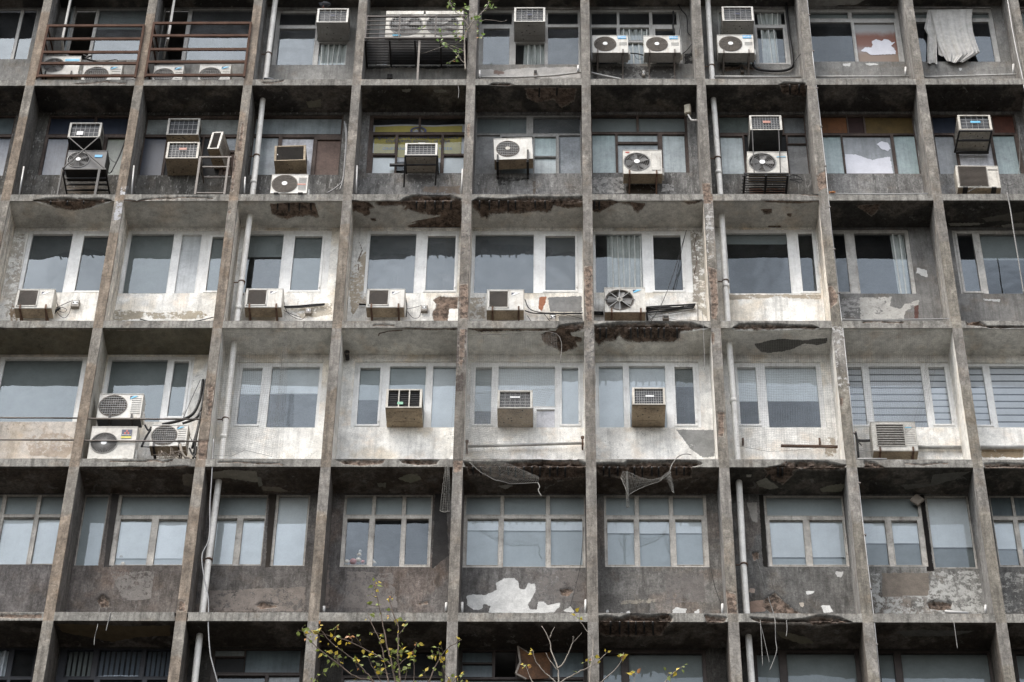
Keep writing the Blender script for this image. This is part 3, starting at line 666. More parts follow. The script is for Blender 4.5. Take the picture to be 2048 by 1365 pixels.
# --- paint of every bay: [wall, soffit, lining of the fins, grime on wall, pale drips]
WH = (.84, .82, .765); WHS = (.66, .645, .59)
def bay_paint(r, c):
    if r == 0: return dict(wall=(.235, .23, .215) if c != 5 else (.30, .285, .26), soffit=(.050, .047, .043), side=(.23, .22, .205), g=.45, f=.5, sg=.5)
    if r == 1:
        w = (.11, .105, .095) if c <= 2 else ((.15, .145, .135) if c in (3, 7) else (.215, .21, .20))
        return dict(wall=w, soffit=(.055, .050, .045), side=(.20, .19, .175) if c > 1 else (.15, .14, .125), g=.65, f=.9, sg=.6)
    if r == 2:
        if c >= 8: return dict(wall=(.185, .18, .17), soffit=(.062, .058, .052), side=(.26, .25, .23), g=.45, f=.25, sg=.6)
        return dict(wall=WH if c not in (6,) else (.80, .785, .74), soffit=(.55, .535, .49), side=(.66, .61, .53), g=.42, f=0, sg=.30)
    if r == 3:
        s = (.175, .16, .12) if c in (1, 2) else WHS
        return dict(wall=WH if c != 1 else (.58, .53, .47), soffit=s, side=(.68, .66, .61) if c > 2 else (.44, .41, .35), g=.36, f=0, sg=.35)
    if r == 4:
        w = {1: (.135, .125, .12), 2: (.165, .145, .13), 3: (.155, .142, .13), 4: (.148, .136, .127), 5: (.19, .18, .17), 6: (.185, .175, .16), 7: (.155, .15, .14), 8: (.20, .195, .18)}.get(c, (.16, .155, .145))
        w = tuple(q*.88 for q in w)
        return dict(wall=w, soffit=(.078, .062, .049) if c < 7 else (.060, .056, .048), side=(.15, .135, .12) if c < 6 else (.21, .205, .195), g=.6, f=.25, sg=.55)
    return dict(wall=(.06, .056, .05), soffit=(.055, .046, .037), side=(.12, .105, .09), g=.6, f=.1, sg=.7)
def fin_color(j):
    def f(V):
        z = V[:, 2]; n = fbm(V, 1.4, 40+j, 4); n2 = fbm(V, 4, 60+j, 3)
        k = np.searchsorted(-np.array(ZB), -z, side='right')-1
        k = np.clip(k, 0, 6); zt = np.array(ZB)[k]; h = (zt-z)/3.64       # 0 under the slab, 1 at the next one
        brown = np.array([(.300, .250, .205), (.275, .235, .195), (.285, .245, .205), (.27, .235, .20), (.255, .23, .2), (.225, .215, .20), (.235, .225, .21), (.245, .235, .215), (.255, .245, .22), (.255, .245, .22), (.255, .245, .22)][min(j, 10)])
        grey = np.array((.265, .26, .25)) if j > 3 else np.array((.285, .275, .255))
        t = np.clip((h-.30+(n-.5)*.5)/.03, 0, 1)
        up = (k <= 1) & (j >= 4)
        t = np.where(up, t*.35, t)
        c = (grey*(1-t[:, None])+brown*t[:, None])*np.array((.70, .665, .62))
        pale = (n2 > .66)[:, None]
        return np.where(pale, c*1.25, c)
    return f
def slab_color(V):
    n = fbm(V, 1.7, 90, 4)[:, None]; n2 = fbm(V, 5, 95, 3)[:, None]
    return np.array((.205, .196, .176))*(.78+.5*n)*(.85+.3*n2)

ZTOP, ZLOW = 15.0, ZB[6]-.4
for j in range(12):                                           # fins run from top to bottom
    x = FX[j]; s = Surf('fin'); fc = fin_color(j)
    s.grid((x, 0, ZLOW), (FT, 0, 0), (0, 0, ZTOP-ZLOW), (0, -1, 0), col=fc, grime=.62, fleck=.12)
    for r in range(-1, 6):
        z1 = ZB[r] if r >= 0 else ZTOP; z0 = ZB[r+1]+ST
        for side, c in ((x, j-1), (x+FT, j)):
            bp = bay_paint(max(r, 0), c); sc = np.array(bp['side'])
            def scol(V, sc=sc, fc=fc):
                w = np.clip((V[:, 1]-.02-.05*fbm(V, 5, 5, 2))/.02, 0, 1)[:, None]
                return fc(V)*(1-w)+sc*w
            s.grid((side, 0, z0), (0, D, 0), (0, 0, z1-z0), (-1 if side == x else 1, 0, 0), col=scol, grime=.3 if bp['g'] < .4 else .6)
    o = s.build('fin')

OPEN = {}        # openings per bay filled by the windows
# ------------------------------------------------------------------ slabs
for i in range(0, 7):
    for c in range(0, 11):
        x0, x1 = bay(c); w = x1-x0; z = ZB[i]
        bp = bay_paint(min(i, 5), c); s = Surf('slab')
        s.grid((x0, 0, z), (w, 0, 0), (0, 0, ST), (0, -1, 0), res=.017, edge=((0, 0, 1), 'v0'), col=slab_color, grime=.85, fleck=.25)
        so = np.array(bp['soffit'])
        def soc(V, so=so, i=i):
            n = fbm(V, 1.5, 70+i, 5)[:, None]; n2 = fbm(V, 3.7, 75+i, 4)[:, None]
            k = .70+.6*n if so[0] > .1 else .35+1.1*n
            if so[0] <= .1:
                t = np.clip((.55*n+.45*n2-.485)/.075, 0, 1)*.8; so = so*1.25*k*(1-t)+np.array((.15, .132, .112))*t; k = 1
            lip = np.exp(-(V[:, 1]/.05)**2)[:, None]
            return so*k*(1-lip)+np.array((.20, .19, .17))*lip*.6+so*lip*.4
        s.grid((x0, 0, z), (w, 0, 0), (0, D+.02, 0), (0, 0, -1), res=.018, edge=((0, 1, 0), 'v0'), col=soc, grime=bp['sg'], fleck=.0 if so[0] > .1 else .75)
        s.grid((x0, 0, z+ST), (w, 0, 0), (0, D+.02, 0), (0, 0, 1), edge=((0, 1, 0), 'v0'), col=(.2, .19, .18), grime=.6, res=.05)
        s.build('floor_slab')
# rusted reinforcement bared in the broken soffits: (slab, view, x list, y from, y to)
def rebar(i, v, xs, ya, yb):
    z = ZB[i]
    for x in xs:
        m = MB()
        a = PZ(v, x, ya, z); b = PZ(v, x+rng.uniform(-3, 3), yb+rng.uniform(-14, 8), z)
        m.tube([(a[0], max(a[1], .015), z+.012), ((a[0]+b[0])/2, (a[1]+b[1])/2, z-.002), (b[0], max(b[1], .08), z+.014)], .019, 5)
        part(m.build('rebar', 'black_steel'))
rebar(2, 's2b', [1285, 1355, 1432, 1497, 1562], 215, 285); rebar(2, 's2b', [1790, 1868, 1945, 2018], 205, 280)
rebar(2, 's2c', [28, 185, 265], 205, 285); rebar(2, 's2b', [175, 265, 350, 440], 232, 290); rebar(2, 's2c', [660, 700], 215, 290); rebar(2, 's2a', [405, 540, 670], 205, 245)
rebar(3, 's3c', [705, 755, 950, 1005, 1060, 1112, 1172, 1218, 1320], 190, 270)
rebar(4, 's4b', [1735, 1800, 1875, 1950, 2020], 212, 285); rebar(4, 's4c', [30, 95, 160, 225, 305, 365, 428], 212, 300)
rebar(4, 's4c', [735, 780, 848, 980, 1042, 1120, 1175, 1315, 1378], 212, 295); rebar(4, 's4d', [80, 115], 228, 300)
rebar(5, 's5c', [790, 862, 932, 992, 1058, 1128], 212, 320); rebar(1, 's1d', [175, 250], 195, 275); rebar(1, 's1c', [220, 360], 225, 300)

# ------------------------------------------------------------------ windows
YF, YG, YB = D+.035, D+.075, D+.100          # frame face, glass, blinds
FROST = {'teal': (.28, .35, .345), 'pale': (.36, .405, .40), 'blue': (.14, .155, .175), 'bluegrey': (.25, .28, .285), 'green': (.15, .165, .125), 'deep': (.085, .105, .11), 'white': (.46, .48, .48), 'grey': (.25, .265, .27), 'navy': (.022, .027, .04)}
BOARD = {'grey': (.22, .22, .215), 'slate': (.20, .215, .205), 'white': (.56, .56, .58), 'brown': (.145, .098, .078), 'orange': (.135, .055, .02), 'maroon': (.028, .012, .01), 'olive': (.085, .055, .015), 'redbrown': (.085, .03, .018), 'black': (.012, .012, .012), 'green': (.075, .09, .082), 'bluegrey': (.26, .28, .295), 'upvc': (.58, .57, .545), 'lead': (.10, .105, .105)}
def blind_mesh(kind, x0, x1, z0, z1, seed):
    """returns list of (name, MB, material)"""
    m = MB(); h = z1-z0; w = x1-x0; out = []
    if kind.startswith('roller'):
        # roller:<fraction down>:<material>
        q = kind.split(':'); fr = float(q[1]); mt = 'blind_'+q[2]
        m.box(x0-.03, YB, z1-h*fr, x1+.03, YB+.004, z1+.03)
        m.box(x0-.03, YB-.006, z1-h*fr-.02, x1+.03, YB+.010, z1-h*fr)
        out.append(('blind', m, mt))
        if len(q) > 3:
            m2 = MB(); m2.box(x0-.03, YB+.03, z0-.03, x1+.03, YB+.034, z1+.03); out.append(('curtain', m2, 'blind_'+q[3]))
    elif kind == 'zebra':
        n = 9; m2 = MB(); st = h/n
        for k in range(n):
            zt = z1-k*st
            m.box(x0-.03, YB, zt-st*.80, x1+.03, YB+.004, zt)
            m2.box(x0-.03, YB+.012, zt-st, x1+.03, YB+.015, zt-st*.78)
        out += [('blind', m, 'zebra_light'), ('blind', m2, 'zebra_dark')]
    elif kind.startswith('curtain'):
        q = kind.split(':'); a, b = (float(t) for t in q[1].split(',')); mt = q[2]
        xa, xb = x0+w*a, x0+w*b; n = max(8, int((xb-xa)/.012)); v = []; f = []; rr = random.Random(seed)
        ph = rr.random()*6; k1 = rr.uniform(38, 52)
        for k in range(n+1):
            x = xa+(xb-xa)*k/n; y = YB+.03*math.sin(x*k1+ph)+.012*math.sin(x*k1*2.3)
            v += [(x, y, z1+.05), (x+.03*math.sin(x*9+ph), y*1.0, z0-.05)]
        for k in range(n): f.append((2*k, 2*k+1, 2*k+3, 2*k+2))
        m.add(v, f, True); out.append(('curtain', m, mt))
    elif kind.startswith('strip'):
        mt = kind.split(':')[1]; n = int(w/.085)
        for k in range(n):
            x = x0+(k+.5)*w/n; m.T = Matrix.Translation((x, YB+.03, (z0+z1)/2)) @ Matrix.Rotation(R(38), 4, 'Z')
            m.box(-.032, -.001, -h/2-.05, .032, .001, h/2+.05)
        m.T = None; out.append(('blind', m, mt))
    return out
def window(r, c, v, frame, groups, solid_frame=True):
    """groups: [(outer, panes)] ; outer = (xl, yt, xr, yb) corners with x read at the top; pane = (xl, yt, xr, yb, fill[, 'c' casement])"""
    x0, x1 = bay(c)
    for outer, panes in groups:
        def W(q):
            a = P(v, q[0], q[1], D+.05); b = P(v, q[2], q[1], D+.05); e = P(v, q[0], q[3], D+.05)
            return [a[0], b[0], e[2], a[2]]
        X0, X1, Z0, Z1 = W(outer); X0 = max(X0, x0+.012); X1 = min(X1, x1-.012)
        Z1 = min(Z1, ZB[r]-.012); Z0 = max(Z0, ZB[r+1]+ST+.25)
        OPEN.setdefault((r, c), []).append((X0, X1, Z0, Z1))
        ps = []
        for p in panes:
            a, b, z0, z1 = W(p); a = max(a, X0+.02); b = min(b, X1-.02); z0 = max(z0, Z0+.02); z1 = min(z1, Z1-.02)
            if b-a > .03 and z1-z0 > .03: ps.append((a, b, z0, z1, p[4], 'c' if len(p) > 5 else ''))
        # frame: everything of the outer rectangle that is not pane
        xs = sorted({X0, X1, *[q for p in ps for q in p[:2]]}); zs = sorted({Z0, Z1, *[q for p in ps for q in p[2:4]]})
        m = MB()
        def is_pane(x, z): return any(p[0]-1e-6 < x < p[1]+1e-6 and p[2]-1e-6 < z < p[3]+1e-6 for p in ps)
        nx, nz = len(xs)-1, len(zs)-1
        G = [[not is_pane((xs[i]+xs[i+1])/2, (zs[j]+zs[j+1])/2) for j in range(nz)] for i in range(nx)]
        yb = YG+.02
        for i in range(nx):
            for j in range(nz):
                if not G[i][j]: continue
                a, b, z0, z1 = xs[i], xs[i+1], zs[j], zs[j+1]
                m.add([(a, YF, z0), (b, YF, z0), (b, YF, z1), (a, YF, z1)], [(0, 1, 2, 3)])
                m.add([(a, yb, z0), (b, yb, z0), (b, yb, z1), (a, yb, z1)], [(3, 2, 1, 0)])
                for di, dj, q in ((-1, 0, ((a, z1), (a, z0))), (1, 0, ((b, z0), (b, z1))), (0, -1, ((a, z0), (b, z0))), (0, 1, ((b, z1), (a, z1)))):
                    ii, jj = i+di, j+dj
                    if 0 <= ii < nx and 0 <= jj < nz and G[ii][jj]: continue
                    (xa, za), (xb_, zb_) = q
                    m.add([(xa, YF, za), (xa, yb, za), (xb_, yb, zb_), (xb_, YF, zb_)], [(0, 1, 2, 3)])
        # beads round every pane, casement sashes stand proud
        for a, b, z0, z1, k, cs in ps:
            if k == 'open': continue
            t, pr = (.05, .016) if cs else (.016, .007)
            if frame in ('frame_rust', 'frame_brown', 'frame_dark'): t = min(t, .02)
            y0 = YF-pr
            m.box(a-t, y0, z0-t, a, YF+.01, z1+t, .003); m.box(b, y0, z0-t, b+t, YF+.01, z1+t, .003)
            m.box(a, y0, z0-t, b, YF+.01, z0, .003); m.box(a, y0, z1, b, YF+.01, z1+t, .003)
            if cs and frame.startswith('frame_w'): m.box(b+.01, y0-.02, z0+.05, b+.035, y0, z0+.12, .004)
        wo = part(m.build('window', frame))
        fills = {}
        for n, (a, b, z0, z1, k, cs) in enumerate(ps):
            gl = None; bl = None
            if k in ('open',): continue
            if k.startswith('f.'): mt = ensure_frost(FROST[k[2:]])
            elif k.startswith('b.'): mt = board(BOARD[k[2:]])
            elif k == 'stain': mt = 'rust_stained_film'
            else:
                q = k.split('|'); mt = {'g': 'window_glass', 'b': 'banner_glass', 'd': 'dirty_glass', 'k': 'dark_glass'}[q[0]]
                bl = q[1] if len(q) > 1 else None
            y = YG if not k.startswith('b.') else YG-.004
            ta, tb = rng.uniform(-.007, .007), rng.uniform(-.004, .004)
            fills.setdefault(mt, MB()).add([(a-.004, y-ta-tb, z0-.004), (b+.004, y-ta+tb, z0-.004), (b+.004, y+ta+tb, z1+.004), (a-.004, y+ta-tb, z1+.004)], [(0, 1, 2, 3)])
            if bl:
                for nm, mm, mat_ in blind_mesh(bl, a, b, z0, z1, r*100+c*10+n): part(mm.build(nm, mat_), wo)
        for mt, mm in fills.items(): part(mm.build('board' if mt.startswith('board') else 'pane', mt), wo)
    return wo
RP, RG, RD = 'roller:1.0:pale', 'roller:1.0:grey', 'roller:1.0:dull'
# ---- R0
window(0, 0, 'a', 'frame_alu', [((-60,48,222,348), [(-45,60,122,342,'k'), (140,60,215,342,'k')])])
window(0, 1, 'a', 'frame_alu', [((430,45,850,352), [(440,55,552,345,'open'), (570,58,845,345,'d|roller:.35:dull')])])
window(0, 2, 'a', 'frame_alu', [((925,48,1445,352), [(945,56,1075,345,'open'), (1097,62,1438,345,'d')])])
window(0, 3, 'a', 'frame_alu', [((1580,65,1995,380), [(1597,80,1800,148,'k'), (1592,168,1797,376,'d'), (1818,80,1985,235,'k'), (1818,250,1980,376,'g|curtain:0,1:curtain_pale')])])
window(0, 4, 'b', 'frame_alu', [((232,65,715,380), [(262,72,700,373,'k')])])
window(0, 5, 'b', 'frame_alu', [((797,62,1372,378), [(807,77,978,143,'k'), (817,168,965,372,'d'), (997,77,1163,235,'k'), (1000,252,1163,373,'g|curtain:.3,1:curtain_pale'), (1183,77,1352,143,'k'), (1183,160,1355,371,'d')])])
window(0, 6, 'b', 'frame_alu', [((1424,60,1935,374), [(1427,75,1574,145,'k'), (1588,75,1757,145,'k'), (1775,75,1912,145,'k'), (1430,162,1573,370,'k'), (1592,162,1757,234,'g|curtain:0,1:curtain_pale'), (1592,247,1757,370,'g|curtain:0,1:curtain_pale'), (1793,172,1905,370,'k','c')])])
window(0, 7, 'c', 'frame_alu', [((300,58,692,378), [(312,72,500,368,'g|curtain:0,1:curtain_pale'), (512,72,684,145,'g|curtain:.1,.9:curtain_pale'), (527,166,675,364,'g|curtain:.15,.75:curtain_pale','c')])])
window(0, 8, 'c', 'frame_alu', [((800,58,1332,362), [(810,76,1043,110,'g|roller:1.0:dull'), (1067,76,1310,110,'g|roller:1.0:dull'), (810,132,1062,357,'k'), (1080,136,1308,358,'stain','c')])])
window(0, 9, 'c', 'frame_alu', [((1410,56,1860,362), [(1415,76,1620,108,'g|roller:1.0:dull'), (1645,76,1845,108,'g|roller:1.0:dull'), (1415,130,1630,358,'k'), (1655,130,1845,358,'k|curtain:.0,.3:curtain_pale')])])
# ---- R1
window(1, 0, 'a', 'frame_rust', [((-80,662,95,1010), [(-80,672,85,768,'f.deep'), (-80,785,80,1004,'f.slate' if 0 else 'f.blue')])])
window(1, 1, 'a', 'frame_rust', [((284,662,760,1006), [(292,672,540,768,'f.navy'), (556,672,755,768,'f.navy'), (276,788,396,1003,'f.blue'), (402,788,596,1003,'b.black'), (614,788,748,1003,'f.green')])])
window(1, 2, 'a', 'frame_rust', [((820,664,1375,1008), [(830,680,1368,770,'b.slate'), (818,785,948,1005,'f.navy'), (962,785,1155,1004,'b.black'), (1165,785,1272,1004,'b.black'), (1282,785,1368,860,'b.bluegrey'), (1282,872,1368,1003,'b.brown')])])
window(1, 3, 'a', 'frame_rust', [((1436,662,1957,1006), [(1445,674,1945,768,'f.bluegrey'), (1444,783,1586,1003,'f.bluegrey'), (1607,787,1786,1003,'b.white'), (1806,800,1938,1003,'b.brown')])])
window(1, 4, 'b', 'frame_rust', [((172,662,735,996), [(192,674,450,756,'b'), (462,674,728,756,'b'), (190,772,316,877,'b'), (188,888,314,993,'b|roller:1.0:pale'), (332,772,578,993,'b'), (592,772,728,879,'b'), (592,889,728,993,'b|roller:1.0:pale')])])
window(1, 5, 'b', 'frame_grey', [((775,662,1380,998), [(777,672,1060,764,'d|roller:1.0:dull'), (1100,672,1378,764,'d|roller:1.0:dark'), (777,773,910,995,'b.grey'), (922,783,1100,993,'f.bluegrey'), (1107,783,1228,892,'f.teal'), (1107,900,1228,993,'f.pale'), (1246,775,1378,994,'b.bluegrey')])])
window(1, 6, 'b', 'frame_rust', [((1428,660,1972,994), [(1432,668,1685,755,'g|roller:1.0:dull'), (1698,668,1958,755,'g|roller:1.0:dull'), (1432,768,1565,990,'f.teal'), (1580,768,1805,811,'f.pale'), (1580,823,1807,990,'f.bluegrey'), (1832,770,1958,986,'f.pale')])])
window(1, 7, 'c', 'frame_rust', [((306,660,825,1000), [(310,668,478,760,'b.green'), (484,668,668,765,'b.black'), (676,668,815,763,'b.lead'), (315,780,445,998,'f.pale'), (455,772,692,998,'b.black'), (702,775,812,820,'b.lead'), (700,826,815,996,'b.grey')])])
window(1, 8, 'c', 'frame_rust', [((885,656,1440,1000), [(890,668,1035,762,'b.orange'), (1042,668,1130,762,'b.maroon'), (1140,668,1432,764,'b.olive'), (890,775,1003,992,'f.teal'), (1014,777,1286,992,'f.grey'), (1303,772,1436,998,'f.teal')])])
window(1, 9, 'c', 'frame_rust', [((1515,658,1992,1000), [(1520,668,1655,762,'f.navy'), (1664,668,1850,764,'b.black'), (1864,662,1982,760,'b.redbrown'), (1520,774,1645,1000,'f.grey'), (1660,774,1852,1000,'b.white'), (1867,772,1990,996,'f.teal')])])
# ---- R2
window(2, 1, 'd', 'frame_white', [((148,206,560,518), [(165,223,363,513,'g|roller:1.0:dark'), (420,233,553,505,'g|roller:1.0:dark','c')])])  # dark sheets added behind both clear panes to brighten the glass
window(2, 2, 'd', 'frame_white', [((640,208,1130,522), [(656,223,866,520,'g|roller:1.0:dull'), (907,226,1003,520,'f.white'), (1056,238,1125,505,'g|roller:1.0:dull','c')])])
window(2, 3, 'd', 'frame_white', [((1215,206,1650,518), [(1236,223,1410,515,'g|roller:.35:dull'), (1466,235,1602,503,'g|roller:1.0:dull','c')])])
window(2, 4, 'e', 'frame_white', [((138,207,592,521), [(152,222,380,518,'d|roller:1.0:dark'), (437,233,575,503,'d|roller:1.0:dark','c')])])  # added dark sheets behind the dusty panes lift their tone
window(2, 5, 'e', 'frame_white', [((658,208,1200,521), [(673,226,962,518,'d|roller:1.0:dark'), (1020,233,1167,503,'d|roller:1.0:dark','c')])])  # dark sheets here are added too, to lift the pane tone
window(2, 6, 'e', 'frame_white', [((1255,208,1738,519), [(1267,222,1496,517,'g|curtain:.25,1:curtain_pale'), (1553,231,1690,503,'g','c')])])
window(2, 7, 'f', 'frame_white', [((296,202,748,523), [(308,219,607,520,'g|roller:.14:dull'), (663,222,733,508,'g','c')])])
window(2, 8, 'f', 'frame_old', [((830,203,1210,524), [(838,222,893,510,'g'), (942,219,1192,522,'g|curtain:.72,1:curtain_pale')])])
window(2, 9, 'f', 'frame_old', [((1425,205,1800,524), [(1452,222,1528,508,'g','c'), (1564,222,1795,520,'g|roller:.4:dull')])])
# ---- R3
window(3, 1, 'd', 'frame_white', [((5,832,445,1160), [(28,845,412,1154,'g|roller:1.0:dull')])])
window(3, 2, 'd', 'frame_white', [((540,832,970,1160), [(557,848,834,1154,'g|roller:1.0:dull'), (867,856,940,1128,'g|roller:1.0:dull','c')])])
window(3, 3, 'd', 'frame_white', [((1180,862,1605,1188), [(1206,888,1305,1168,'g|roller:.42:pale','c'), (1352,882,1588,1183,'g|roller:.40:pale')])])
window(3, 4, 'e', 'frame_white', [((76,860,600,1188), [(102,888,202,1168,'g|roller:.52:grey','c'), (250,880,428,1183,'g|roller:1.0:grey'), (464,880,590,1183,'g|roller:1.0:pale')])])
window(3, 5, 'e', 'frame_white', [((652,860,1206,1188), [(674,886,754,1167,'g|roller:.72:grey','c'), (788,880,1066,1078,'g|roller:1.0:pale'), (788,1088,960,1184,'b.upvc'), (976,1094,1066,1183,'b.white'), (1101,887,1182,1167,'g|roller:1.0:pale','c')])])
window(3, 6, 'e', 'frame_white', [((1268,860,1778,1188), [(1284,880,1403,1183,'g|roller:1.0:pale'), (1434,878,1612,1183,'g|roller:1.0:pale'), (1660,884,1750,1167,'g|roller:.30:dull','c')])])
window(3, 7, 'f', 'frame_white', [((345,862,775,1188), [(363,886,453,1167,'g|roller:.55:pale','c'), (500,880,752,1183,'g|roller:.53:pale')])])
window(3, 8, 'f', 'frame_white', [((900,862,1416,1188), [(905,884,978,1170,'g|zebra','c'), (1014,880,1272,1181,'g|zebra'), (1309,884,1390,1166,'g|zebra','c')])])
window(3, 9, 'f', 'frame_white', [((1500,865,1850,1188), [(1505,882,1578,1170,'g|zebra','c'), (1613,879,1845,1182,'g|zebra')])])
# ---- R4
RH = 'g|roller:.32:pale:grey'
window(4, 1, 'g', 'frame_beige', [((-60,238,380,662), [(-60,250,22,370,'g|'+RG), (46,250,220,370,'g|'+RG), (243,250,372,370,'g|'+RG), (-60,388,2,655,'g|'+RP), (22,388,195,655,'g|'+RP), (222,388,350,652,'g|'+RP)])])
window(4, 2, 'g', 'frame_beige', [((480,248,630,668), [(492,259,620,661,'g|roller:1.0:grey')]), ((680,250,1092,668), [(698,263,1085,375,'g|'+RG), (688,398,866,657,'g|roller:.80:pale:grey'), (906,398,1075,657,'g|roller:.80:pale:grey')])])
window(4, 3, 'g', 'frame_beige', [((1240,252,1528,668), [(1253,266,1520,376,'g|'+RG), (1236,395,1350,655,'g|'+RP), (1386,395,1507,655,'g|'+RP)]), ((1575,250,1768,670), [(1590,263,1756,661,'g|'+RP)])])
window(4, 4, 'h', 'frame_beige', [((28,245,530,676), [(42,259,187,372,'g|'+RG), (208,259,357,372,'g|'+RG), (379,259,520,372,'g|'+RG), (42,396,168,657,'g|'+RH), (201,396,351,667,'g|'+RH), (379,396,506,657,'g|'+RH)])])
window(4, 5, 'h', 'frame_beige', [((704,248,1393,679), [(720,262,914,372,'g|'+RG), (935,262,1171,372,'g|'+RG), (1195,262,1387,372,'g|'+RG), (726,396,902,659,'g|roller:.19:pale:grey'), (932,396,1170,668,'g|roller:.19:pale:grey'), (1200,396,1378,659,'g|roller:.19:pale:grey')])])
window(4, 6, 'h', 'frame_beige', [((1500,250,2080,676), [(1512,264,1674,376,'g|'+RG), (1699,264,1868,376,'g|'+RG), (1892,264,2062,376,'g|'+RG), (1520,400,1670,657,'g|roller:.24:pale:grey'), (1701,400,1872,667,'g|roller:.24:pale:grey'), (1907,400,2056,657,'g|roller:.24:pale:grey')])])
window(4, 7, 'i', 'frame_beige', [((563,252,1024,673), [(579,267,1007,378,'g|'+RG), (599,403,788,657,'g|roller:.77:pale:grey'), (827,403,1014,657,'g|roller:.77:pale:grey')])])
window(4, 8, 'i', 'frame_beige', [((1095,256,1452,673), [(1100,271,1436,383,'g|'+RG), (1108,406,1254,659,'g|roller:.45:pale:dull'), (1292,406,1439,659,'g|roller:.45:pale:dull')]), ((1478,256,1737,686), [(1492,270,1717,673,'g|roller:.68:pale:dull')])])
window(4, 9, 'i', 'frame_beige', [((1845,252,2250,676), [(1852,268,1970,380,'f.deep'), (1986,268,2200,380,'f.deep'), (1870,403,1984,660,'g|roller:.58:pale:dull'), (2012,403,2200,660,'g|roller:.58:pale:dull')])])
# ---- R5 (their heads only show above the lower edge of the photograph)
window(5, 1, 'g', 'frame_dark', [((-120,1112,218,1560), [(-120,1136,55,1292,'g|curtain:0,1:curtain_white'), (88,1136,205,1292,'k'), (-130,1312,40,1550,'k'), (60,1312,200,1550,'k')])])
window(5, 2, 'g', 'frame_dark', [((350,1114,985,1560), [(388,1136,535,1292,'g|strip:blind_dull'), (570,1136,808,1292,'k|strip:blind_grey'), (838,1136,975,1292,'k|strip:blind_grey'), (388,1312,535,1550,'k'), (570,1312,808,1550,'k'), (838,1312,975,1550,'k')])])
window(5, 3, 'g', 'frame_brown', [((1215,1118,1725,1560), [(1226,1132,1393,1176,'b.slate'), (1226,1184,1393,1270,'b.black'), (1403,1130,1712,1270,'f.deep'), (1240,1288,1508,1550,'k'), (1530,1288,1712,1550,'f.grey')])])
window(5, 4, 'h', 'frame_brown', [((15,1140,592,1560), [(25,1152,582,1288,'k'), (25,1302,582,1550,'f.grey')])])
window(5, 5, 'h', 'frame_brown', [((690,1130,1392,1560), [(698,1150,866,1212,'f.deep'), (698,1222,866,1296,'f.deep'), (884,1146,1000,1296,'open'), (1012,1140,1196,1296,'open'), (1208,1150,1384,1296,'f.deep'), (698,1310,1384,1550,'f.grey')])])
window(5, 6, 'h', 'frame_brown', [((1480,1136,2078,1560), [(1497,1166,1598,1550,'g|roller:1.0:dull'), (1642,1160,2058,1550,'g|roller:1.0:dull')])])
window(5, 7, 'i', 'frame_brown', [((508,1140,1108,1560), [(526,1160,650,1550,'g|roller:1.0:dull'), (695,1156,1083,1550,'g|roller:1.0:dull')])])
window(5, 8, 'i', 'frame_brown', [((1213,1140,1880,1560), [(1220,1160,1303,1550,'g|roller:1.0:dull'), (1346,1158,1838,1550,'g|roller:1.0:dull')])])
window(5, 9, 'i', 'frame_brown', [((1985,1148,2300,1560), [(2000,1164,2200,1550,'g|roller:1.0:dull')])])
# bays at the rim, outside the photograph
for r, c in [(r, c) for r in range(6) for c in (0, 10) if (r, c) not in OPEN]:
    x0, x1 = bay(c); zt, zb = ZB[r]-.06, ZB[r+1]+ST+.85
    k = [proj(np.array([x, D+.05, z]))for x, z in ((x0+.2, zt), (x1-.15, zb))]
    (a, b), (cc, d) = k; m = (a+cc)/2
    window(r, c, 'o', 'frame_alu', [((a, b, cc, d), [(a+4, b+5, m-3, d-4, 'g|'+RG), (m+3, b+5, cc-4, d-4, 'g')])])

# ------------------------------------------------------------------ walls round the openings
def reveal(op):
    X0, X1, Z0, Z1 = op
    return [((X0, D, Z0), (0, .06, 0), (0, 0, Z1-Z0), (1, 0, 0)), ((X1, D, Z0), (0, .06, 0), (0, 0, Z1-Z0), (-1, 0, 0)),
            ((X0, D, Z0), (X1-X0, 0, 0), (0, .06, 0), (0, 0, 1)), ((X0, D, Z1), (X1-X0, 0, 0), (0, .06, 0), (0, 0, -1))]
for r in range(6):
    for c in range(0, 11):
        x0, x1 = bay(c); z0, z1 = ZB[r+1]+ST-.02, ZB[r]; bp = bay_paint(r, c); ops = OPEN.get((r, c), [])
        s = Surf('wall'); s.grime = bp['g']; s.fleck = bp['f']; base = np.array(bp['wall']); zs_ = max([o[2] for o in ops]+[z0+.9])
        white = base[0] > .4
        def wc(V, base=base, white=white, zs_=zs_, r=r, c=c):
            n = fbm(V, 1.2, 200+r, 5)[:, None]; n2 = fbm(V, 3.2, 230+r, 4)[:, None]
            k = (.86+.22*n)*(.92+.14*n2) if white else (.55+.75*n)*(.80+.4*n2)
            o = base*k
            if not white and r in (4,):       # patches of old red-brown render
                t = np.clip((fbm(V, .9, 260+c, 4)-.52)/.05, 0, 1)[:, None]; o = o*(1-t)+o*np.array((1.10, 1.0, .94))*t
            if white:                          # damp brown corners and edges
                t = np.clip((fbm(V, 1.5, 280+c, 5)-.56)/.12, 0, 1)[:, None]*.55; o = o*(1-t)+o*np.array((.80, .70, .56))*t
            return o
        xs = sorted({x0, x1, *[q for o in ops for q in o[:2]]}); zs = sorted({z0, z1, *[q for o in ops for q in o[2:4]]})
        for i in range(len(xs)-1):
            for j in range(len(zs)-1):
                mx, mz = (xs[i]+xs[i+1])/2, (zs[j]+zs[j+1])/2
                if any(o[0] < mx < o[1] and o[2] < mz < o[3] for o in ops): continue
                s.grid((xs[i], D, zs[j]), (xs[i+1]-xs[i], 0, 0), (0, 0, zs[j+1]-zs[j]), (0, -1, 0), col=wc)
        for o in ops:
            for q in reveal(o): s.grid(*q, res=.06, col=wc)
        s.build('wall_panel')

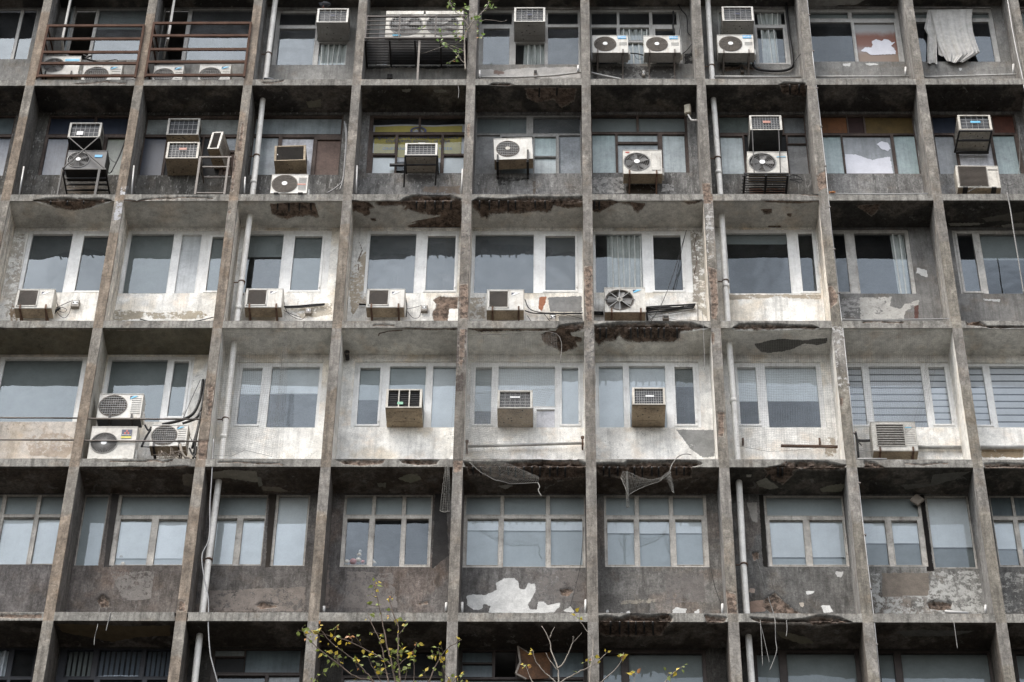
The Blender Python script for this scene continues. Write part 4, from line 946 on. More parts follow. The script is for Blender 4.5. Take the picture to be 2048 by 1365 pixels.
# ------------------------------------------------------------------ rooms behind, and the plain body of the block
for r in range(6):
    m = MB(); z0, z1 = ZB[r+1]+ST-.01, ZB[r]+.01; ya, yb = D+.14, 4.6
    xa, xb = FX[0], FX[11]+FT
    m.add([(xa, ya, z0), (xb, ya, z0), (xb, yb, z0), (xa, yb, z0)], [(0, 1, 2, 3)])
    m.add([(xa, ya, z1), (xb, ya, z1), (xb, yb, z1), (xa, yb, z1)], [(3, 2, 1, 0)])
    m.add([(xa, yb, z0), (xb, yb, z0), (xb, yb, z1), (xa, yb, z1)], [(0, 1, 2, 3)])
    for j in range(12): m.box(FX[j]+.02, ya, z0, FX[j]+FT-.02, yb, z1)
    part(m.build('room', 'room_plaster'))
m = MB(); xa, xb = FX[0]-.0, FX[11]+FT
m.box(xa, 4.7, GROUND, xb, 16, ZTOP)
m.box(xa, D+.3, GROUND, xb, 4.69, ZLOW-.01); m.box(xa, D+.3, ZB[0]+ST+.01, xb, 4.69, ZTOP)
for k in range(1, 8):
    z = ZB[6]-3.65*k
    if z > GROUND+.5: m.box(xa, .01, z, xb, D+.3, z+ST)
m.box(xa, .01, ZTOP, xb, 16, ZTOP+.3)
for j in range(12): m.box(FX[j], 0.0, GROUND, FX[j]+FT, D+.29, ZLOW-.02)
part(m.build('lower_storeys', board((.24, .23, .215))))
m = MB(); m.add([(-400, -500, GROUND), (420, -500, GROUND), (420, 300, GROUND), (-400, 300, GROUND)], [(0, 1, 2, 3)])
gr = m.build('ground', 'asphalt'); gr['kind'] = 'structure'
# ------------------------------------------------------------------ air conditioners
def fit_front(v, xl, yt, xr, yb, Yf):
    a = P(v, xl, yt, Yf); b = P(v, xr, yt, Yf); e = P(v, (xl+xr)/2, yb, Yf)
    return a[0], b[0], e[2], a[2]
def logo_bird(m, x, y, z, s):      # small folded-wing emblem: pale blue wedge with dark corner
    m.m = 0; m.prism([(x, y, z+s*.62), (x+s*1.5, y, z+s*.62), (x+s*.45, y, z), (x, y, z-.1*s)], (0, .003, 0))
    m.m = 1; m.prism([(x, y-.001, z+s*.62), (x+s*.62, y-.001, z+s*.62), (x, y-.001, z)], (0, .002, 0)); m.m = 0
def fan(root, cx, cz, r, y, style, blade='grille_dark', guard='grille_dark', hub='plastic_white', hubr=.22, well='grille_dark'):
    m = MB()
    m.ring(cx, y+.0, cz, r*.97, r*1.045, .012, 48); part_(m, 'fan_shroud', guard if style != 'open' else 'grille_grey', root)
    m = MB(); m.disc(cx, y+.068, cz, r*1.0, 48); part_(m, 'fan_well', well, root)
    m = MB(); nb = 5 if style != 'spoke' else 4; ph = rng.random()*6
    for k in range(nb):
        a = ph+2*math.pi*k/nb; pts = []
        for t, w in ((.15, .16), (.5, .42), (.85, .55), (.93, .30)):
            pts.append((t, -w*.5))
        rim = [(cx+r*(t*math.cos(a+da)), y+.036+.016*(1 if da > 0 else -1), cz+r*(t*math.sin(a+da))) for t, da in ((.18, -.5), (.55, -.42), (.92, -.30), (.93, .32), (.55, .40), (.18, .5))]
        m.add(rim, [tuple(range(5, -1, -1)), ])
    part_(m, 'fan_blade', blade, root)
    m = MB(); g = .004
    if style == 'rings':
        for k in range(9):
            q = r*(.26+.70*k/8); m.ring(cx, y-.004, cz, q-.0055, q+.0055, .008, 40)
        for k in range(12):
            a = 2*math.pi*k/12; m.bar((cx+r*.2*math.cos(a), y, cz+r*.2*math.sin(a)), (cx+r*.98*math.cos(a), y, cz+r*.98*math.sin(a)), .006)
    elif style == 'open':
        for k in range(5):
            q = r*(.35+.62*k/4); m.ring(cx, y-.002, cz, q-.003, q+.003, .006, 40)
        for k in range(8):
            a = 2*math.pi*k/8+.2; m.bar((cx, y-.002, cz), (cx+r*1.06*math.cos(a), y-.002, cz+r*1.06*math.sin(a)), .006)
    elif style == 'spoke':
        for k in range(8):
            a = 2*math.pi*k/8; m.bar((cx, y-.006, cz), (cx+r*1.12*math.cos(a), y-.006, cz+r*1.12*math.sin(a)), .012)
    elif style == 'radial':
        for k in range(44):
            a = 2*math.pi*k/44; m.bar((cx+r*.2*math.cos(a), y-.002, cz+r*.2*math.sin(a)), (cx+r*math.cos(a+.15), y-.002, cz+r*math.sin(a+.15)), .007)
        m.ring(cx, y-.004, cz, r*.98, r*1.02, .01, 40)
    elif style == 'lines':
        for k in range(1, 9):
            zz = cz-r+2*r*k/9; hw = math.sqrt(max(0, r*r-(zz-cz)**2)); m.box(cx-hw, y-.003, zz-.0045, cx+hw, y+.003, zz+.0045)
        for k in range(1, 12):
            xx = cx-r+2*r*k/12; hw = math.sqrt(max(0, r*r-(xx-cx)**2)); m.box(xx-.0025, y+.003, cz-hw, xx+.0025, y+.006, cz+hw)
    if m.v: part_(m, 'fan_guard', {'rings': 'grille_brown', 'open': 'grille_grey', 'spoke': 'wire_guard', 'radial': 'grille_grey', 'lines': 'wire_guard'}[style], root)
    if hub:
        m = MB(); m.disc(cx, y-.012, cz, r*hubr, 28, .012); part_(m, 'fan_hub', hub, root)
def part_(m, name, mats, root, bevel=0): return m.build(name, mats, root, None, bevel)
def bracket(root, xs, zlo, d, up=.09, wall=.10, mat='rusty_steel', w=.036):
    """steel L-brackets under the unit, from its front lip back to the wall and down the wall"""
    for x in xs:
        m = MB()
        m.box(x-w/2, -.02, -.035, x+w/2, d+wall-.01, -.003); m.box(x-w/2, -.026, -.035, x+w/2, -.016, up)
        m.box(x-w/2, d+wall-.045, zlo, x+w/2, d+wall-.012, -.036)
        m.bar((x, .06, -.04), (x, d+wall-.04, max(zlo+.02, -.30)), w*.7, .012)
        part_(m, 'bracket', mat, root)
def outdoor(label, v, xl, yt, xr, yb, Yf, d=.30, tilt=0, body='white_metal', style='rings', fx=.36, fr=.40, under='rusty_underside', logo=None, br=None, brk=None, floor=None, group='split air conditioner outdoor units', vents=0, valve=True, hub='plastic_white', panel=None, brmat='rusty_steel', brlo=-.32, feet=False):
    X0, X1, Z0, Z1 = fit_front(v, xl, yt, xr, yb, Yf)
    if floor is not None: Z0 = floor
    w, h = X1-X0, Z1-Z0
    t = thing('outdoor_unit', label, 'air conditioner', ((X0+X1)/2, Yf, Z0), (0, R(tilt), 0), group)
    cx = -w/2+fx*w; cz = h*.5; r = min(fr*h, fx*w*.93); m = MB()
    if style in ('square', 'slats'): m.box(-w/2, .0, 0, w/2, d, h, .012)
    else:
        m.box(-w/2, .075, 0, w/2, d, h, .010); e_ = .012
        m.box(-w/2, .0, 0, -w/2+e_, .08, h, .004); m.box(w/2-e_, .0, 0, w/2, .08, h, .004); m.box(-w/2+e_, .0, 0, w/2-e_, .08, e_); m.box(-w/2+e_, .0, h-e_, w/2-e_, .08, h)
        if style == 'twin':
            plate(m, -w/2+.002, .002, 0, h-.002, -w*.235, h*.48, h*.40, .003); plate(m, 0, .002, w/2-.002, h-.002, w*.235, h*.48, h*.40, .003)
        else: plate(m, -w/2+.002, .002, w/2-.002, h-.002, cx, cz, r, .003)
    m.m = 1; m.add([(-w/2+.005, .01, -.0015), (w/2-.005, .01, -.0015), (w/2-.005, d-.01, -.0015), (-w/2+.005, d-.01, -.0015)], [(3, 2, 1, 0)])
    for k in range(5): m.box(-w/2+.1+k*w/6, d*.3+.03*(k % 2), -.006, -w/2+.16+k*w/6, d*.36+.03*(k % 2), -.001)
    m.m = 0; m.box(-w/2-.004, -.004, h-.018, w/2+.004, d+.004, h+.004, .005)      # lid
    part_(m, 'casing', [body, under], t)
    if style in ('rings', 'open', 'spoke', 'radial', 'lines'):
        fan(t, cx, cz, r, -.006, style, blade='grille_grey' if style in ('open', 'spoke') else 'grille_dark', guard='grille_brown' if style != 'radial' else 'cream_metal', hub=hub, well='grille_dark' if style != 'lines' else 'grille_brown')
    elif style == 'square':
        gw, gh = w*.27, h*.42; m = MB()
        cx = -w/2+w*.315; cz = h*.52
        m.box(cx-gw, -.012, cz-gh, cx-gw+.018, .01, cz+gh); m.box(cx+gw-.018, -.012, cz-gh, cx+gw, .01, cz+gh)
        m.box(cx-gw, -.012, cz-gh, cx+gw, .01, cz-gh+.022); m.box(cx-gw, -.012, cz+gh-.016, cx+gw, .01, cz+gh); part_(m, 'grille_frame', body, t)
        m = MB(); m.box(cx-gw+.018, -.003, cz-gh+.02, cx+gw-.018, .0, cz+gh-.014); part_(m, 'grille_back', 'grille_brown', t)
        m = MB(); m.disc(cx, -.006, cz, gh*.86, 40, .003); part_(m, 'fan_well', 'grille_dark', t)
        m = MB()
        n = 17
        for k in range(1, n): z = cz-gh+.02+(2*gh-.034)*k/n; m.box(cx-gw+.018, -.011, z-.004, cx+gw-.018, -.007, z+.003)
        part_(m, 'fan_guard', 'grille_brown', t)
    elif style == 'slats':
        gx0, gx1, gz0, gz1 = panel; gx0, gx1 = -w/2+gx0*w, -w/2+gx1*w; gz0, gz1 = gz0*h, gz1*h
        m = MB(); m.box(gx0, -.004, gz0, gx1, .001, gz1); part_(m, 'grille_back', 'grille_dark', t)
        m = MB(); n = 9 if brk != 'fine' else 16
        for k in range(n+1):
            z = gz0+(gz1-gz0)*k/n; m.box(gx0-.005, -.018, z-.006, gx1+.005, -.002, z+.006)
        for x in (gx0, gx1): m.box(x-.010, -.018, gz0, x+.010, .002, gz1)
        part_(m, 'fan_guard', body if brk != 'fine' else 'grille_brown', t)
    elif style == 'twin':
        for s in (-1, 1): fan(t, s*w*.235, h*.48, h*.40, -.006, 'lines', blade='grille_grey', guard='grille_grey', hub=None, well='grille_grey')
        m = MB(); m.box(-.02, -.012, .02, .02, .002, h-.02); m.box(-w/2, -.012, h*.86, w/2, .002, h*.98); part_(m, 'front_panel', body, t)
        m = MB(); m.box(-w*.40, -.016, .03, -w*.30, -.008, .085); part_(m, 'label_sticker', 'label_sky', t)
    if vents:
        m = MB()
        for k in range(vents):
            z = h*(.18+.62*k/max(1, vents-1)) if vents > 3 else h*(.44+.13*k/2); a = w*.5-w*.25; m.box(a, -.003, z-.003, w/2-.03, .002, z+.003)
        part_(m, 'vent_louvres', 'grille_grey', t)
    if logo == 'blue':
        m = MB(); x0, x1, z0, z1 = w*.5-w*.29, w*.5-w*.055, h*.80, h*.955
        m.box(x0, -.006, z0, x1, .001, z1); lb = part_(m, 'logo_label', 'label_blue', t)
        text('lettering', 'Midea', (z1-z0)*.95, 'plastic_white', lb, ((x0+x1)/2+.016, -.0075, (z0+z1)/2), sx=.85)
        m = MB(); m.ring(x0+.028, -.0085, (z0+z1)/2, .012, .019, .002, 20); part_(m, 'logo_mark', 'plastic_white', lb)
    elif logo == 'bird':
        m = MB(); logo_bird(m, w*.5-w*.30, -.005, h*.80, h*.17); part_(m, 'logo_mark', ['label_sky', 'label_navy'], t)
    elif logo == 'birdpale':
        m = MB(); logo_bird(m, w*.5-w*.34, -.005, h*.72, h*.20); part_(m, 'logo_mark', ['plastic_white', 'label_navy'], t)
    elif logo == 'diamonds':
        m = MB(); x0, x1, z0, z1 = w*.165, w*.385, h*.70, h*.90; m.box(x0, -.006, z0, x1, .001, z1); lb = part_(m, 'logo_label', 'label_navy', t)
        m = MB(); q = (z1-z0)*.19; xm = (x0+x1)/2; zm = z0+(z1-z0)*.58
        for dx, dz in ((0, q), (-q*1.0, -q*.75), (q*1.0, -q*.75)): m.prism([(xm+dx, -.0085, zm+dz+q), (xm+dx+q*.62, -.0085, zm+dz), (xm+dx, -.0085, zm+dz-q), (xm+dx-q*.62, -.0085, zm+dz)], (0, .002, 0))
        part_(m, 'logo_mark', 'label_red', lb)
        text('lettering', 'MITSUBISHI', (z1-z0)*.22, 'plastic_white', lb, (xm, -.0075, z0+(z1-z0)*.16), sx=.9)
        m = MB(); m.box(x0, -.006, z0-.06*h, x1, .001, z0-.005); part_(m, 'energy_sticker', 'label_yellow', t)
    elif logo and logo.startswith('bar'):
        _, mt, a, b, c_, e_ = logo.split(':'); a, b, c_, e_ = (float(q) for q in (a, b, c_, e_))
        m = MB(); m.box(-w/2+a*w, -.005, c_*h, -w/2+b*w, .001, e_*h); part_(m, 'label_sticker', mt, t)
    if panel and style in ('open',):
        m = MB(); m.box(w*.5-w*.27, -.008, h*.14, w*.5-w*.04, .001, h*.86, .004); part_(m, 'front_panel', body, t)
    if valve:
        m = MB(); m.box(w/2-.002, d*.25, h*.04, w/2+.045, d*.85, h*.36, .012); part_(m, 'valve_cover', body, t)
    if feet:
        m = MB()
        for x in (-w*.33, w*.33): m.box(x-.05, -.03, -.028, x+.05, d+.02, .001)
        part_(m, 'foot', 'black_steel', t)
    if br: bracket(t, [-w/2+q*w for q in br], brlo, d, wall=max(.03, D-Yf-d), mat=brmat)
    return t, w, h
def window_ac(label, v, xl, yt, xr, yb, y3, body='cream_metal', coil='coil_fins', guard=(6, 4), badge=None, tilt=0, under='rusty_underside', bars=None, roll=None, name='window_air_conditioner', sides=True):
    # depth found where the back edge of the underside meets the window plane
    xm = (xl+xr)/2; zb = P(v, xm, y3, D+.03)[2]; q = PZ(v, xm, yb, zb); Yf = q[1]
    X0, X1, Z0, Z1 = fit_front(v, xl, yt, xr, yb, Yf); w, h, d = X1-X0, Z1-Z0, D+.09-Yf
    t = thing('window_air_conditioner', label, 'air conditioner', ((X0+X1)/2, Yf, Z0), (0, R(tilt), 0), 'window air conditioners')
    m = MB(); e = .045
    # sheet-metal sleeve, hollow behind the coil
    m.box(-w/2, .02, 0, -w/2+.012, d, h); m.box(w/2-.012, .02, 0, w/2, d, h); m.box(-w/2, .02, h-.012, w/2, d, h)
    part_(m, 'casing', body, t)
    if sides:
        m = MB()
        for s in (-1, 1):
            for k in range(6): 
                y = .08+(d*.5)*k/6; m.box(s*w/2-.004, y, h*.25, s*w/2+.004, y+.012, h*.75)
        part_(m, 'side_louvres', 'grille_dark', t)
    m = MB(); m.box(-w/2-.004, .0, -.006, w/2+.004, d, .012, .003)
    rr = random.Random(int(X0*100))
    m.box(-w*.30, .12, -.014, w*.30, .13, -.006); m.box(-w*.30, d*.62, -.014, w*.30, d*.62+.012, -.006)
    for s in (-1, 1): m.box(s*w*.36-.012, .06, -.016, s*w*.36+.012, d-.08, -.006)
    m.m = 1
    for k in range(7): x, y = rr.uniform(-.38, .38)*w, rr.uniform(.06, d-.12); m.box(x-.014, y-.011, -.0085, x+.014, y+.011, -.005)
    part_(m, 'base_pan', [under, 'grille_dark'], t)
    m = MB(); m.box(-w/2-.003, -.004, -.006, -w/2+e, .024, h+.003, .004); m.box(w/2-e, -.004, -.006, w/2+.003, .024, h+.003, .004)
    m.box(-w/2+e, -.004, h-e*.75, w/2-e, .024, h+.003, .004); m.box(-w/2+e, -.004, -.006, w/2-e, .024, e*.55, .004); part_(m, 'front_frame', body, t)
    m = MB(); m.box(-w/2+e, .045, e*.5, w/2-e, .06, h-e*.7)
    part_(m, 'condenser_coil', coil, t)
    m = MB()
    if bars:
        for k in range(1, bars): x = -w/2+e+(w-2*e)*k/bars; m.box(x-.012, -.002, e*.5, x+.012, .012, h-e*.7)
        part_(m, 'front_bars', body, t)
        m = MB()
        for k in range(1, 9): z = e*.5+(h-e*1.2)*k/9; m.box(-w/2+e, .03, z-.004, w/2-e, .045, z+.004)
        part_(m, 'louvres', 'black_steel', t)
    elif guard:
        nx, nz = guard
        for k in range(1, nx): x = -w/2+e+(w-2*e)*k/nx; m.box(x-.0032, .004, e*.5, x+.0032, .010, h-e*.7)
        for k in range(1, nz): z = e*.5+(h-e*1.2)*k/nz; m.box(-w/2+e, .010, z-.0032, w/2-e, .016, z+.0032)
        part_(m, 'wire_guard', 'wire_guard', t)
    else:
        for k in range(1, 14): z = e*.5+(h-e*1.2)*k/14; m.box(-w/2+e, .004, z-.005, w/2-e, .04, z+.003)
        part_(m, 'louvres', 'grille_dark', t)
    if badge:
        mt, bw, bh, bx, bz = badge; m = MB(); m.box((bx-bw/2)*w, -.003, (bz-bh/2)*h, (bx+bw/2)*w, .004, (bz+bh/2)*h, .002); part_(m, 'badge', mt, t)
    return t, w, h, d, Yf
FL = lambda i: ZB[i]+ST+.004     # ledge level on slab i
# ---- top storey
outdoor('dirty white outdoor unit with bare brown fan behind the rust-brown rails, far left', 'z0a', 237, 905, 825, 1195, .32, style='open', body='white_metal', fx=.30, fr=.43, hub='grille_brown', br=(.12, .82), brmat='black_steel', logo='bar:label_sky:.58:.97:.72:.84')
outdoor('white outdoor unit with blue emblem on the ledge, right of the bare-fan unit behind rails', 'z0a', 865, 1052, 1490, 1300, .15, floor=FL(1), style='lines', logo='bird', vents=6, hub=None)
outdoor('small white outdoor unit with blue emblem behind the second railing, the left one', 'z0b', 232, 1060, 708, 1300, .15, floor=FL(1), style='lines', logo='bird', vents=5, hub=None, fx=.36)
outdoor('small white outdoor unit with blue emblem behind the second railing, the right one', 'z0b', 965, 1045, 1470, 1300, .15, floor=FL(1), style='lines', logo='bird', vents=5, hub=None, fx=.36)
twin = outdoor('wide white twin-fan outdoor unit standing in the dark slatted cage', 'z0c', 425, 182, 1662, 598, .18, d=.42, style='twin', body='old_white_metal', valve=False, under='grey_underside')
outdoor('white outdoor unit with brown ring grille and blue label, left of the bracketed pair', 'z0d', 190, 560, 755, 832, .34, d=.30, logo='blue', vents=3, br=(.15, .85), under='grey_underside', brmat='grey_steel', brlo=-.72)
outdoor('white outdoor unit with brown ring grille and blue label, right of the bracketed pair', 'z0d', 1000, 566, 1572, 832, .34, d=.30, logo='blue', vents=3, br=(.15, .84), under='grey_underside', brmat='grey_steel', brlo=-.72)
outdoor('white outdoor unit with blue label under a window air conditioner, beside the curtained casement', 'z0e', 190, 562, 772, 852, .34, d=.29, logo='blue', vents=3, br=(.16, .85), under='grey_underside', brmat='grey_steel', brlo=-.6)
window_ac('clean white window air conditioner with a pigeon on top', 'a', 1808, 50, 1985, 128, 236, body='white_metal', under='grey_underside', guard=(5, 7), badge=('label_navy', .16, .09, 0, .5))
window_ac('clean white window air conditioner between two tall dusty panes, top storey', 'b', 992, 44, 1167, 124, 236, body='white_metal', under='grey_underside', guard=(5, 7), badge=('label_navy', .16, .09, 0, .5))
window_ac('clean white window air conditioner above a blue-labelled outdoor unit', 'z0e', 268, 110, 768, 335, 640, body='white_metal', under='grey_underside', guard=(5, 7), badge=('label_navy', .16, .09, 0, .5))
# ---- second storey
window_ac('cream window air conditioner over crossed steel braces, white paint blotch on its coil', 'z1a', 460, 196, 945, 415, 610, body='old_white_metal', guard=(6, 3), badge=('plastic_white', .20, .26, -.14, .28), under='dark_grey_metal')
outdoor('dark grey outdoor unit with black spiral grille on a black steel stand', 'z1a', 428, 618, 1026, 893, .10, d=.38, body='dark_grey_metal', style='open', fx=.30, fr=.46, logo='bar:label_blue:.70:.89:.62:.75', under='black_steel', valve=False)
window_ac('rusty cream window air conditioner, upper one of the stacked pair', 'z1b', 206, 132, 690, 375, 500, guard=(6, 3), body='old_white_metal')
window_ac('rusty cream window air conditioner with torn coil, lower one of the stacked pair', 'z1b', 196, 490, 682, 735, 1008, guard=(8, 6), badge=('label_pale_red', .24, .13, .0, .58), body='cream_metal')
t, w, h, d, yf = window_ac('window air conditioner standing on its side on a steel frame', 'z1b', 825, 340, 1000, 590, 880, body='old_white_metal', guard=None, tilt=7)
t.rotation_euler = (0, R(7), R(-9))
window_ac('tilted old window air conditioner with black louvred back above a white outdoor unit', 'z1c', 270, 440, 798, 695, 920, body='rusty_underside', guard=None, coil='grille_dark', tilt=-2.4, badge=('plastic_white', .03, .07, -.40, .42))
outdoor('white outdoor unit with round ring grille and faded red lettering standing on the ledge', 'z1c', 207, 930, 828, 1235, .0, floor=FL(2)+.03, d=.28, logo='bar:label_pale_red:.70:.95:.43:.50', vents=11, feet=True, fx=.37, fr=.45)
window_ac('window air conditioner on a black tube bracket in front of the yellow banner', 'z1d', 652, 455, 1166, 648, 930, body='white_metal', under='cream_metal', guard=(7, 5), badge=('plastic_white', .22, .12, 0, .97))
outdoor('white outdoor unit tipped sideways on two black posts', 'z1e', 238, 375, 858, 712, .36, d=.30, tilt=-2.6, style='lines', fx=.36, fr=.36, under='rusty_underside', hub='cream_metal', valve=False)
outdoor('cream outdoor unit with open black fan and side panel, on rusty brackets below the floodlight', 'z1f', 398, 722, 956, 1060, .36, d=.30, body='old_white_metal', style='open', fx=.355, fr=.45, br=(.16, .85), panel=(1,), logo='bar:label_red:.07:.17:.88:.92', brlo=-.42)
window_ac('old window air conditioner with pale red badge hung over a caged outdoor unit', 'z1g', 595, 85, 1078, 305, 610, body='old_white_metal', under='dark_grey_metal', guard=(10, 6), badge=('label_pale_red', .24, .16, .03, .55))
outdoor('cream outdoor unit with open black fan standing in a black slatted basket', 'z1g', 563, 636, 1165, 958, .14, d=.32, body='old_white_metal', style='open', fx=.36, fr=.43, valve=False, logo='bar:label_sky:.73:.96:.74:.765')
window_ac('cream window air conditioner on a black bracket beside a red-brown board, right edge', 'z1h', 490, 80, 985, 300, 605, body='cream_metal', under='cream_metal', guard=(5, 4), badge=('label_sky', .30, .13, .02, .52), )
outdoor('tilted cream outdoor unit with square brown grille at the right edge', 'z1h', 450, 850, 1100, 1182, .15, d=.30, body='cream_metal', style='slats', panel=(.06, .70, .08, .93), brk='fine', logo='bar:grille_dark:.74:.97:.80:.83', feet=True, tilt=1.0, valve=False)
# ---- third storey
G3 = 'outdoor units along the white third storey'
def third(label, *a, **k): return outdoor(label, *a, style='square', body='old_white_metal' if k.pop('old', 0) else 'white_metal', logo='birdpale', valve=False, group=G3, **k)
third('white outdoor unit with square brown grille, nearest the left edge of the white storey', 'z2b', 318, 165, 985, 508, .36, br=(.16, .84), brlo=-.30, old=1)
third('white outdoor unit with square brown grille beside the left drainpipe', 'z2c', 145, 78, 475, 246, .36, br=(.14, .86), brlo=-.30)
third('white outdoor unit with square brown grille left of the large brown bare patch', 'z2c', 1222, 82, 1560, 246, .36, br=(.14, .85), brlo=-.30)
third('white outdoor unit with square brown grille left of the small red brick patch', 'e', 730, 496, 914, 597, .36, br=(.16, .86), brlo=-.30)
outdoor('cream outdoor unit with round eight-spoke fan guard above the broken slab edge', 'z2a', 243, 132, 938, 550, .36, body='old_white_metal', style='spoke', fx=.37, fr=.40, hub='old_white_metal', logo='bird', br=(.17, .88), valve=False, group=G3)
# ---- fourth storey
outdoor('white outdoor unit with blue emblem, topmost of three in the corner bay', 'z3a', 293, 205, 935, 555, .20, d=.30, style='lines', fx=.335, fr=.43, hub=None, logo='bird', vents=9, under='dark_grey_metal', br=(.3, .8), brmat='black_steel')
outdoor('cream outdoor unit with radial grille and dark three-diamond label, lower left of three', 'z3a', 180, 682, 850, 1110, .05, d=.30, floor=FL(4)+.02, body='old_white_metal', style='radial', fx=.31, fr=.42, logo='diamonds', feet=True, vents=0)
outdoor('white outdoor unit with blue emblem and debris below, lower right of three', 'z3a', 1056, 657, 1588, 968, .22, d=.30, style='lines', fx=.37, fr=.45, hub=None, logo='bird', vents=7, br=(.12, .82), brmat='black_steel', brlo=-.3, valve=False)
window_ac('beige window air conditioner with three black openings split by white bars', 'z3c', 155, 366, 488, 538, 728, body='cream_metal', bars=3, coil='black_steel', guard=None, badge=('label_green', .16, .14, -.10, .24))
window_ac('beige window air conditioner behind the bird net, white board at its side', 'z3c', 1190, 378, 1514, 543, 728, body='old_white_metal', guard=(6, 5), badge=('plastic_white', .28, .08, 0, .62))
window_ac('beige window air conditioner with white wire guard, right of the bird net', 'e', 1450, 982, 1613, 1066, 1180, body='cream_metal', guard=(12, 6), badge=('plastic_white', .26, .09, .03, .5))
outdoor('white outdoor unit with square slatted grille in front of striped blinds', 'z3b', 432, 207, 1195, 703, .34, d=.32, body='old_white_metal', style='slats', panel=(.10, .73, .17, .90), vents=9, br=(.15, .88), valve=False, logo='bar:label_sky:.76:.90:.79:.82')

# ------------------------------------------------------------------ steelwork
def bars(name, label, cat, segs, mat, w=.03, group=None, parts=None):
    """thing of square bars given as world point pairs, grouped per part name"""
    base = Vector(segs[0][1]); t = thing(name, label, cat, base, group=group)
    by = {}
    for q in segs:
        m = by.setdefault(q[0], MB()); m.bar(Vector(q[1])-base, Vector(q[2])-base, q[3] if len(q) > 3 else w, q[4] if len(q) > 4 else None)
        if q[0] in ('rail', 'post', 'leg', 'upright', 'brace', 'joist', 'arm'): m.build(q[0], mat, t); by.pop(q[0])
    for k, m in by.items(): m.build(k, mat, t)
    return t
# two brown railings on the ledge of the top storey
def railing(v, ys, xl0, xr0, xl1, xr1, label):
    Y = -.03; segs = []
    yt, yb = ys[0], ys[-1]
    zs = [P(v, (xl0+xr0)/2, y, Y)[2] for y in ys]
    A = P(v, xl0, yt, Y); B = P(v, xr0, yt, Y); xa = (A[0]+P(v, xl1, yb, Y)[0])/2; xb = (B[0]+P(v, xr1, yb, Y)[0])/2
    zt, z0 = zs[0], zs[-1]
    for x in (xa+.025, xb-.025): segs.append(('post', (x, Y, zt+.03), (x, Y, z0-.06), .05, .04))
    for z in zs: segs.append(('rail', (xa+.05, Y-.003, z), (xb-.05, Y-.003, z), .072, .035))
    for x in (xa+.02,):
        for za, zb_ in ((zs[0], zs[0]), (zs[1], zs[1]), (zs[3], zs[3])): segs.append(('brace', (x, Y+.03, za-.03), (x+.02, D-.02, zb_-.03), .035, .03))
    return bars('railing', label, 'railing', segs, 'brown_steel', group='rust-brown railings of the top storey')
railing('z0a', [420, 632, 845, 1025, 1225], 255, 1835, 120, 1720, 'rust-brown steel railing with five rails, the one further left')
railing('z0b', [380, 580, 800, 1003, 1215], 205, 1800, 70, 1690, 'rust-brown steel railing with five rails beside the left drainpipe')
# cage with slatted platform for the twin unit
Yp = -.01
a = P('z0c', 100, 272, Yp); b = P('z0c', 1735, 272, Yp); z0 = P('z0c', 900, 618, Yp)[2]; zt = a[2]; xa, xb = a[0], b[0]
cage = thing('equipment_cage', 'rusty railed platform with black slats carrying the twin-fan unit', 'cage', (xa, Yp, z0))
def cg(name, mat, fn):
    m = MB(); m.T = Matrix.Translation((-xa, -Yp, -z0)); fn(m); m.T = None; return m.build(name, mat, cage)
def _rails(m):
    for k in range(6): z = z0+(zt-z0)*(k/5.0); m.bar((xa, Yp, z), (xb, Yp, z), .036 if k in (0, 5) else .018)
cg('rail', 'frame_brown', _rails)
for k, x in enumerate([xa+.015, xa+(xb-xa)*.333, xa+(xb-xa)*.687, xb-.015]): cg('post', 'frame_brown', lambda m: m.bar((x, Yp, z0), (x, Yp, zt), .03))
def _slats(m):
    for k in range(15): y = .03+k*.047; m.box(xa, y, z0-.035, xb, y+.026, z0-.012)
cg('slat', 'black_steel', _slats)
for x in [xa+.02, xa+(xb-xa)*.245, xa+(xb-xa)*.49, xa+(xb-xa)*.74, xb-.02]: cg('joist', 'black_steel', lambda m: m.box(x-.018, .0, z0-.07, x+.018, D-.01, z0-.036))
q = P('z0c', 922, 1250, .0); cg('leg', 'grey_steel', lambda m: m.bar((q[0], .03, z0-.05), (q[0], .03, FL(1)), .045))
# stand of the dark unit with crossed braces
Yq = .03
A = P('z1a', 330, 905, Yq); B = P('z1a', 1000, 905, Yq); zt = A[2]; zf = FL(2)
C0 = P('z1a', 435, 418, Yq); C1 = P('z1a', 905, 405, Yq)
segs = [('front_bar', (A[0], Yq, zt), (B[0], Yq, zt), .03), ('leg', (A[0]+.01, Yq, zt), (A[0]+.01, Yq, zf), .035), ('leg', (A[0]+.03, D-.03, zt-.03), (A[0]+.06, Yq, zf), .03)]
x2 = P('z1a', 888, 1000, Yq)[0]
segs += [('leg', (x2, Yq, zt), (x2, Yq, zf), .05), ('side_bar', (A[0]+.01, Yq, zt), (A[0]+.01, D-.02, zt), .03), ('side_bar', (B[0]-.01, Yq, zt), (B[0]-.01, D-.02, zt), .03),
         ('shelf_bar', (A[0]+.02, .28, zt-.012), (B[0]-.02, .28, zt-.012), .03), ('shelf_bar', (A[0]+.02, .46, zt-.012), (B[0]-.02, .46, zt-.012), .03), ('shelf_bar', (A[0]+.02, .62, zt-.012), (B[0]-.02, .62, zt-.012), .03)]
segs += [('brace', tuple(C0+np.array((0, 0, 0))), (B[0]-.01, Yq, zt+.01), .022), ('brace', tuple(C1), (A[0]+.02, Yq-.024, zt+.01), .022)]
for xx in (C0[0], C1[0]): segs += [('side_bar', (xx, Yq+.02, C0[2]), (xx, D-.02, C0[2]-.02), .03)]
bars('steel_stand', 'black steel stand with crossed braces under the dark grey unit', 'stand', segs, 'black_steel')
